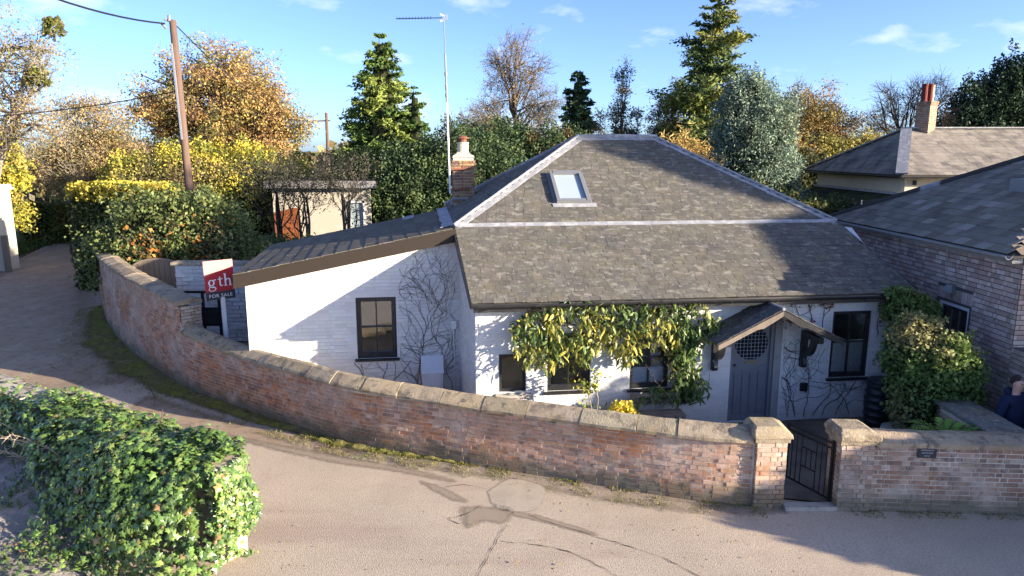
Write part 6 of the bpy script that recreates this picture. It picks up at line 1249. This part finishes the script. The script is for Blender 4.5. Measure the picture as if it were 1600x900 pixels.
bush('small bright yellow leaved bush growing in the dark pot', 'potted_shrub', (c1[0]-.10, c1[1], .44), [(0,0,.10,.27,.2,.19),(.12,0,.05,.2,.2,.15)], 620, .035, [(.62,.46,.03), (.52,.40,.04), (.40,.26,.05), (.66,.52,.06)], core=False, stems=1, cat='plant')
c2 = hw(2.15, -.62); pot('terracotta pot holding the spindly sapling', 'plant_pot', tuple(c2), [(.12,0),(.16,.25),(.18,.27),(.18,.32),(.15,.32)], 'terracotta')
sp = thing('sapling', 'spindly pale stemmed sapling with yellow green tufts under the first front window', 'plant', (c2[0], c2[1], .3)); mb = MB(); E = []
for pts in ([(0,0,.3),(.02,0,.55),(-.03,0,.80),(-.10,.02,1.02),(-.20,.02,1.12)], [(.02,0,.3),(.10,0,.6),(.12,0,.85),(.06,0,1.1),(.10,0,1.28)], [(0,0,.3),(-.08,0,.5),(-.12,0,.66)]):
    P = [np.array(c2)+np.array(q) for q in pts]; mb.tube(P, [.016,.014,.012,.010,.007][:len(P)], 5); E += [(P[-1], .07), (P[-2], .05)]
mb.build('stem', M['palebark'], sp); cen = np.concatenate([p+NR.normal(size=(55, 3))*s for p, s in E]+[np.array(c2)+(0,0,.48)+NR.normal(size=(150,3))*np.array((.12,.09,.09))]); quads('foliage', leaf_quads(cen, .038, .5), np.array([jit(R.choice([(.24,.25,.05), (.16,.20,.04), (.34,.30,.06), (.10,.14,.03)]), .2) for _ in cen]), M['leafmat'], sp)
bq = thing('garden_bench', 'weathered low timber bench under the second front window', 'bench', tuple(hw(3.45, -.5)))
for k in range(3): mb = MB(); a, b_ = hw(3.0,-.38-k*.13,.45), hw(4.0,-.38-k*.13,.45); mb.bar(a, b_, .11, .03); mb.build('seat_slat', M['wood'], bq)
for zz in (.62, .74): mb = MB(); mb.bar(hw(3.0,-.28,zz), hw(4.0,-.28,zz), .03, .08); mb.build('back_slat', M['wood'], bq)
for u in (3.04, 3.96):
    for vv, z in ((-.28,.80), (-.66,.44)): mb = MB(); mb.bar(hw(u,vv,-.02), hw(u,vv,z), .06, .06, (1,0,0)); mb.build('leg', M['wood'], bq)

# bush, climber and fern in the right-hand yard
BG = [(.08,.125,.035), (.10,.15,.04), (.13,.175,.045), (.06,.095,.028), (.18,.195,.065), (.19,.175,.075)]
bush('large dense green bush between the cottage corner and the brick outbuilding', 'garden_bush', (7.45, 12.25, 0), [(.12,-.05,.95,.72,.6,1.0),(.36,.05,1.55,.66,.55,.66),(-.15,.3,1.6,.42,.45,.75),(.68,.1,1.05,.48,.45,.72),(.05,.4,2.1,.48,.4,.40)], 14500, .042, BG, knob=.26, cat='shrub')
bush('leafy climber hanging over the downpipe and eaves corner', 'climber', tuple(hw(8.55,-.35,1.75)), [(0,0,.55,.45,.28,.42),(.35,0,.35,.4,.28,.5),(-.15,0,.90,.35,.25,.16)], 3200, .042, BG, cat='climber', core=False, stems=3)
mb = MB(); mb.box(8.33, 8.46, 12.28, 12.36, 0, 1.98); tag(mb.build('fence_post', M['wood'], None), 'weathered timber fence post half hidden behind the large green bush', 'post')
fn = thing('fern', 'bright green fern with arching fronds behind the right garden wall', 'fern', (7.0, 10.75, .45)); Q = []; mb = MB(); FC = []
mb.lathe([(.16,-.0),(.2,.12),(.05,.30)], 8, (7.0,10.75,.45))
for k in range(30):
    a = R.uniform(0, 2*math.pi); L = R.uniform(.40, .66); d = np.array((math.cos(a)*1.1, math.sin(a)*.6, 0)); p0 = np.array((7.0,10.75,.65)); P = bez(p0, p0+d*L*.5+np.array((0,0,.52)), p0+d*L+np.array((0,0,R.uniform(.20,.5))), 12); mb.tube(P, .006, 3, cap=False); cc_ = jit(R.choice([(.13,.24,.035), (.17,.28,.05), (.10,.19,.03)]), .15)
    for i in range(2, 12):
        t = nrm(P[i]-P[i-1]); sd2 = nrm(np.cross(t, (0,0,1))); l = .13*math.sin(math.pi*(i+.6)/13)+.02
        for s in (-1, 1): tip = P[i]+sd2*s*l+t*l*.5+np.array((0,0,-.02)); Q.append([P[i]-t*.018, (P[i]+tip)/2-t*.022, tip, (P[i]+tip)/2+t*.022]); FC.append(cc_)
mb.build('stem', M['stem'], fn); quads('frond', np.array(Q), np.array(FC), M['leafmat'], fn)

# ------------------------------------------------------------------ ivy covered wall at the near left
iw = thing('rendered_wall', 'old rendered stone wall under the ivy at the near lower left', 'wall', (-6.5, 10.2, 0))
A_, D_ = np.array((-3.88, 8.55, 0)), nrm((-7, 4.35, 0)); Nf = np.array((D_[1], -D_[0], 0)); Nf = -Nf if Nf[1] > 0 else Nf; ILEN, ITH, IH = 11.0, .42, 1.28
ip = lambda s, d, z: A_+D_*s+Nf*d+np.array((0, 0, z))       # d > 0 towards the camera
mb = MB(); mb.prism([ip(0,0,-.1), ip(ILEN,0,-.1), ip(ILEN,-ITH,-.1), ip(0,-ITH,-.1)], (0,0,IH+.1)); mb.build('mortar_core', M['render'], iw)
for i in range(15):
    mb = MB(); s0, s1 = i*.73-.03, i*.73+.69; z = IH+.002; vs = [ip(s0,.05,z), ip(s1,.05,z), ip(s1,-ITH-.05,z), ip(s0,-ITH-.05,z), ip(s0,.04,z+.09), ip(s1,.04,z+.09+.02*R.random()), ip(s1,-ITH-.04,z+.09+.01*R.random()), ip(s0,-ITH-.04,z+.09)]
    mb.add([tuple(v+NR.normal(size=3)*.008) for v in vs], [(0,3,2,1),(4,5,6,7),(0,1,5,4),(1,2,6,5),(2,3,7,6),(3,0,4,7)]); o = mb.build('coping_stone', M['coping'][0], iw); o.color = (.46,.42,.34,1)
bk = []; brick_rows(bk, lambda u, h: (ip(0,0,h)-Nf*u, -Nf, -D_), lambda h: (0, ITH), 0, 1.26, [(.50,.42,.30), (.46,.38,.27), (.54,.46,.34)], None, bl=.30, bh=.14, jt=.015, dep=.08, proud=.015, wob=.008, bond='plain'); emit(bk, CUBE_C, CUBE, 'stone', M['barnbrick'], iw, world=True)
iv = thing('ivy', 'thick glossy ivy spilling over the near left wall', 'climber', (-5.6, 9.4, 0)); lv = []
IC = [(.07,.13,.03), (.09,.165,.04), (.13,.22,.05), (.05,.095,.028), (.15,.23,.055), (.20,.27,.07), (.10,.18,.045)]
def put(p, nrm_, c=None, L=None):
    n_ = nrm(np.array(nrm_)+unit_rand(1)[0]*.62); dn = nrm(np.array((0,0,-1.))+unit_rand(1)[0]*.75); y = nrm(dn-n_*(dn @ n_)); x = np.cross(y, n_); L = L or R.choice((R.uniform(.034, .062), R.uniform(.055, .115)))
    m4 = np.eye(4); m4[:3, 0] = x*L; m4[:3, 1] = y*L; m4[:3, 2] = n_*L; m4[:3, 3] = p; f = noise.noise((p[0]*1.7, p[1]*1.7, p[2]*1.7)); i = int(max(0, min(6, (f*.8+.5)*7+R.uniform(-2, 2)))); lv.append((m4, jit(c or (R.choice(((.22,.13,.06), (.30,.22,.08))) if R.random() < .035 else IC[i]), .18), None, None))
def bulge(s, q): return .15+.30*max(-.4, noise.noise((s*1.1, q*1.5, 6.)))+.10*noise.noise((s*3.3, q*3.3, 2.))
for _ in range(9000):
    r = R.random(); s = ILEN*.86*R.random()**1.25
    if r < .42:          # top
        d = R.uniform(-ITH-.12, .22); dens = float(np.interp(s, [0, 4.4, 5.6, 8.0, 9.5], [1, 1, .85, .55, .35]))
        if noise.noise((s*1.3, d*2.5, 9.)) > (dens-.55)*1.6+.1 and R.random() > .25: continue
        if s > 4.4 and d < .06 and R.random() < .86: continue
        put(ip(s, d, IH+.08+bulge(s, d)*R.uniform(.3, 1.2)*(1 if s < 6 else .7)-.5*max(0, d)), (0, 0, 1))
    elif r < .86:        # face towards the camera
        z = R.uniform(.02, IH+.1); edge = float(np.interp(s, [0, 2.6, 3.4, 4.5, 7, 9.5], [0, .0, .15, .55, .85, 1.10]))
        if z < edge+.22*noise.noise((s*2, z*2, 3.)) and R.random() > .10: continue
        put(ip(s, .05+bulge(s, z)*R.uniform(.3, 1.5)+(1.05*max(0, 1-z/IH)**1.2*min(1, .35+s/1.5) if s < 3.8 else .1), z), Nf+(0,0,.45))
    elif r < .97:        # end face
        d, z = R.uniform(-ITH-.05, .15), R.uniform(.28, IH+.1)
        if z < .5 and R.random() < .6: continue
        put(ip(-.03-bulge(d, z)*R.uniform(.3, 1.2), d, z), -D_+(0,0,.4))
    else: put(ip(R.uniform(0, 5), -ITH-.08-R.random()*.10, R.uniform(.5, IH+.15)), -Nf+(0,0,.5), L=R.uniform(.03,.06))
for s0, rs, d0, rd, zt, n_ in ((1.30, 1.48, -.10, .98, 1.52, 4300), (2.9, 1.7, -.08, .95, 1.50, 3200), (4.7, 1.7, -.10, .72, 1.44, 1700)):     # rounded mounds of growth
    for _ in range(n_):
        a = unit_rand(1)[0]; a[2] = abs(a[2]); k = (abs(a[0])**2.7+abs(a[1])**2.7+abs(a[2])**2.7)**(-1/2.7); a = a*k
        zz = .30+a[2]*(zt-.30) if R.random() > .33 or a[2] > .5 else R.uniform(.03, .45)
        s_ = s0+a[0]*rs; d_ = d0+a[1]*rd
        if d_ < -.62 or (zz < .45 and d_ < -.45): continue
        if s_ > 4.5 and d_ < .08: continue
        if s_ > 3.2 and zz < float(np.interp(s_, [3.2, 4.5, 6.5], [.1, .55, .9])): continue
        f = 1+.20*noise.noise((s_*1.4, d_*2.2, zz*1.9))+.08*noise.noise((s_*4, d_*4, zz*4)); n3 = D_*a[0]/rs+Nf*a[1]/rd+np.array((0, 0, a[2]))
        put(ip(s0+(s_-s0)*f, d0+(d_-d0)*f, max(.03, zz*(1+(f-1)*.5))), nrm(n3)+np.array((0,0,.25)))
for cx_, cz_ in ((2.9, 1.22), (2.3, 1.05), (2.6, .98)):
    for k in range(12): put(ip(cx_+R.gauss(0,.12), .36+R.random()*.08, cz_+R.gauss(0,.09)), Nf+(0,0,.6), (.22,.27,.05), R.uniform(.06,.085))
put(ip(2.55, .42, .72), Nf+(0,0,.3), (.62,.34,.04), .085); put(ip(2.5, .43, .70), Nf+(0,0,.5), (.55,.30,.05), .06)
put(ip(2.0, -.1, IH+.45), (0,0,1), (.2,.24,.06), .07)
for _ in range(4200):
    s = 1.2+7.5*R.random(); j = R.random()**.8; d = 2.2*j; k = min(1, (s-1.2)/2.2); z = .98*k*(1-j)**1.25
    q = ip(s, d, z)
    if noise.noise((q[0]*1.1, q[1]*1.1, 3.3)) > -.08 and s < 7.2-1.5*j: put(q+np.array((0,0,.05+R.random()*.08)), (0,0,1), L=R.uniform(.03,.07))
emit(lv, IVY, IVY, 'leaf', M['glossleaf'], iv, world=True)
mb = MB()
for _ in range(70):
    s = R.uniform(.2, 8); z = R.uniform(.2, 1.2); P = []
    for j in range(7): P.append(ip(s, .05+.03*j*R.random(), z)); s += R.gauss(0, .12); z = min(IH+.12, z+R.gauss(.04, .08))
    mb.tube(P, [.012-.001*j for j in range(7)], 4, cap=False)
s, z = 1.62, IH+.15; P = [ip(s, -.30, z), ip(s+.03, -.34, z+.16), ip(s, -.36, z+.34)]; mb.tube(P, [.009,.007,.004], 4); mb.build('stem', M['stem'], iv, kind='stuff')

ds_ = thing('dead_stalks', 'dry straw coloured dead flower stalks leaning out of the ivy at the left edge', 'plant', tuple(ip(4.4, .5, 0))); mb = MB()
for (s, z, ds2, dz, n_) in [(3.2,.72,1.5,.42,3), (3.3,.62,1.55,.22,3), (3.5,.5,1.3,.34,2), (3.6,.42,1.25,-.02,2), (3.3,.95,1.0,.25,3), (4.6,1.0,1.2,.28,2), (3.9,.30,1.0,.10,2), (3.1,.85,.9,.42,2), (4.9,1.15,1.0,.30,2)]:
    p0 = ip(s, .30, z); e = ip(s+ds2*.8, .62+R.random()*.25, z+dz); P = wobble(bez(p0, (p0+e)/2+np.array((0,0,.10)), e, 9), .03, 3.); mb.tube(P, [.013*(1-.75*j/8) for j in range(9)], 5)
    for _ in range(n_*3):
        k = R.randint(3, 8); q = P[k]; dd = nrm((e-p0)*.6+unit_rand(1)[0]*.9); mb.tube([q, q+dd*.10, q+dd*.19+unit_rand(1)[0]*.04], [.006,.005,.002], 3, cap=False)
mb.build('stem', M['drystem'], ds_)
G2 = []; NB = 40
for i in range(NB+1):
    s = 1.2+9.6*i/NB; k = min(1, i/9); row = []
    for j in range(13):
        d = .01+2.3*j/12; z = .98*k*(1-(j/12))**1.25; q = ip(s, d, z); z2 = z+.10*noise.noise((q[0]*2, q[1]*2, 1.))*k*(1-j/12)+.03*noise.noise((q[0]*7, q[1]*7, 1.))*k; row.append((q[0], q[1], max(-.01, z2-.004)))
    G2.append(row)
mb = MB()
for i in range(NB):
    for j in range(12): mb.add([G2[i][j], G2[i+1][j], G2[i+1][j+1], G2[i][j+1]], [(0,1,2,3)])
mb.build('earth_bank', M['render'], None, kind='structure', smooth=True)
pts = []
for _ in range(2600):
    i, j = R.randrange(4, NB), int(R.random()**.8*12); p = G2[i][j]
    if noise.noise((p[0]*1.3, p[1]*1.3, 7.)) > .05: pts.append((p[0]+R.uniform(-.12,.12), p[1]+R.uniform(-.12,.12), p[2]))
blades('weed_tufts', pts, .09, [(.05,.09,.02), (.07,.12,.03), (.10,.12,.04)])
# fallen leaves scattered on the lane
fl = []
for _ in range(230):
    s = R.uniform(s_near(-9, 17), WLEN); p, t, nn = wall_at(s); q = p+nn*(.04+R.random()**2*1.3); 
    if R.random() < .25: q = np.array((R.uniform(-4, 5), R.uniform(7.8, 10), 0))
    fl.append((q[0], q[1], .022+R.random()*.012))
for _ in range(700):
    y = R.uniform(17, 44); x0 = float(np.interp(y, [10, 22, 28, 35, 41.5, 45], [-18.5, -20.5, -22.5, -25.2, -27.7, -28.8])); fl.append((x0+R.random()**2*1.6-.2, y, .02))
for _ in range(260):
    s = R.uniform(0, s_near(-9, 17)); p, t, nn = wall_at(s); q = p+nn*(.05+R.random()**2*2.2); fl.append((q[0], q[1], .04))
quads('fallen_leaves', leaf_quads(np.array(fl), .020, .7, (0,0,3)), np.array([jit(R.choice([(.30,.20,.08), (.22,.12,.05), (.40,.32,.16), (.25,.22,.06)]), .2) for _ in fl]), M['blade'], None, 'stuff')

# ------------------------------------------------------------------ person in the passage at the right edge
pe = thing('person', 'person with short dark hair in a navy hooded jacket walking beside the brick outbuilding', 'person', (8.38, 11.2, 0), math.radians(22))
def skin_mesh(name, verts, edges, radii, m, par, levels=2):
    me = bpy.data.meshes.new(name); me.from_pydata(verts, edges, []); me.update(); o = bpy.data.objects.new('tmp', me); C.objects.link(o)
    md = o.modifiers.new('skin', 'SKIN'); 
    for v, r in zip(me.skin_vertices[0].data, radii): v.radius = (r, r) if not isinstance(r, tuple) else r
    me.skin_vertices[0].data[0].use_root = True
    sb = o.modifiers.new('sub', 'SUBSURF'); sb.levels = levels; sb.render_levels = levels
    bpy.context.view_layer.update(); out = bpy.data.meshes.new_from_object(o.evaluated_get(bpy.context.evaluated_depsgraph_get())); bpy.data.objects.remove(o)
    out.name = name; out.polygons.foreach_set('use_smooth', [True]*len(out.polygons)); return link(name, out, m, par)
# local frame: faces -y; x to its left
V = [(0,0,.95),(0,0,1.15),(0,-.01,1.36),(0,-.02,1.48),(0,-.03,1.56),(0,-.05,1.64),(0,-.045,1.72)]; E_ = [(0,1),(1,2),(2,3),(3,4),(4,5),(5,6)]; Rr = [(.16,.12),(.145,.11),(.165,.11),.058,.068,.088,.078]
def limb(start, pts, rs):
    k = start
    for p, r in zip(pts, rs): V.append(p); Rr.append(r); E_.append((k, len(V)-1)); k = len(V)-1
    return k
for s in (-1, 1):
    h = limb(2, [(s*.19,0,1.40),(s*.24,.04,1.12),(s*.23,-.06*(1 if s > 0 else -.6),.86),(s*.225,-.08*(1 if s > 0 else -.6),.78)], [.045,.032,.028,.036])
    hx, hy, hz = V[h]
    for j in range(4): limb(h, [(hx+s*.012, hy+(j-1.5)*.020-.01, hz-.055),(hx+s*.006, hy+(j-1.5)*.021-.014, hz-.095+abs(j-1.5)*.006),(hx-s*.012, hy+(j-1.5)*.02-.016, hz-.122+abs(j-1.5)*.008)], [.011,.009,.008])
    limb(h, [(hx-s*.012, hy-.038, hz-.02),(hx-s*.020, hy-.052, hz-.055)], [.012,.009])
    f = -.16 if s > 0 else .16
    limb(0, [(s*.10,0,.86),(s*.105,f*.6-.03,.48),(s*.10,f+.02,.09),(s*.105,f-.06,.045),(s*.11,f-.14,.035)], [.092,.062,.042,.04,.032])
body = skin_mesh('body', V, E_, Rr, M['skin'], pe)
def part(name, verts, edges, rad, m, lv=2): return skin_mesh(name, verts, edges, rad, m, pe, lv)
jv = [(0,0,.86),(0,0,1.0),(0,-.005,1.2),(0,-.01,1.38),(0,0,1.46)]; je = [(0,1),(1,2),(2,3),(3,4)]; jr = [(.195,.155),(.185,.15),(.180,.14),(.190,.135),(.085,.085)]
for s in (-1, 1):
    k = 3
    for p, r in zip([(s*.20,0,1.405),(s*.255,.045,1.12),(s*.235,-.06*(1 if s > 0 else -.6),.84)], [.088,.072,.056]): jv.append(p); jr.append(r); je.append((k, len(jv)-1)); k = len(jv)-1
part('jacket', jv, je, jr, M['navy']); part('hood', [(-.10,.0,1.48),(-.07,.09,1.49),(0,.12,1.50),(.07,.09,1.49),(.10,.0,1.48)], [(0,1),(1,2),(2,3),(3,4)], [.035,.055,.065,.055,.035], M['navy'])
tv = [(0,0,.93)]; te = []; tr = [(.165,.125)]
for s in (-1, 1):
    f = -.16 if s > 0 else .16; k = 0
    for p, r in zip([(s*.10,0,.84),(s*.105,f*.6-.03,.48),(s*.10,f+.02,.11)], [.105,.08,.062]): tv.append(p); tr.append(r); te.append((k, len(tv)-1)); k = len(tv)-1
part('trousers', tv, te, tr, M['trouser'])
for s in (-1, 1): f = -.16 if s > 0 else .16; part('shoe', [(s*.10,f+.05,.05),(s*.105,f-.05,.045),(s*.11,f-.16,.04)], [(0,1),(1,2)], [.05,.05,.042], M['black'])
part('hair', [(0,.035,1.62),(0,.03,1.70),(0,-.01,1.765),(0,-.07,1.765),(-.07,.01,1.70),(.07,.01,1.70)], [(0,1),(1,2),(2,3),(1,4),(1,5)], [.06,.085,.075,.035,.035,.035], M['hair'])
part('nose', [(0,-.125,1.675),(0,-.148,1.645),(0,-.138,1.635)], [(0,1),(1,2)], [.012,.015,.013], M['skin'])
for s in (-1, 1):
    mb = MB(); mb.lathe([(.002,-.012),(.009,-.008),(.012,0),(.009,.008),(.002,.012)], 8, (0,0,0)); mb.v = [(x+s*.034, y-.118, z+1.675) for x, y, z in mb.v]; mb.build('eye', M['eye'], pe, world=False, smooth=True)
    part('ear', [(s*.088,-.03,1.68),(s*.094,-.025,1.655),(s*.088,-.028,1.632)], [(0,1),(1,2)], [.014,.017,.011], M['skin'], 1)
mb = MB(); mb.bar((-.024,-.128,1.600), (.024,-.128,1.600), .012, .008); mb.build('mouth', mat('lip', (.42,.16,.14), .5, .3), pe, world=False)
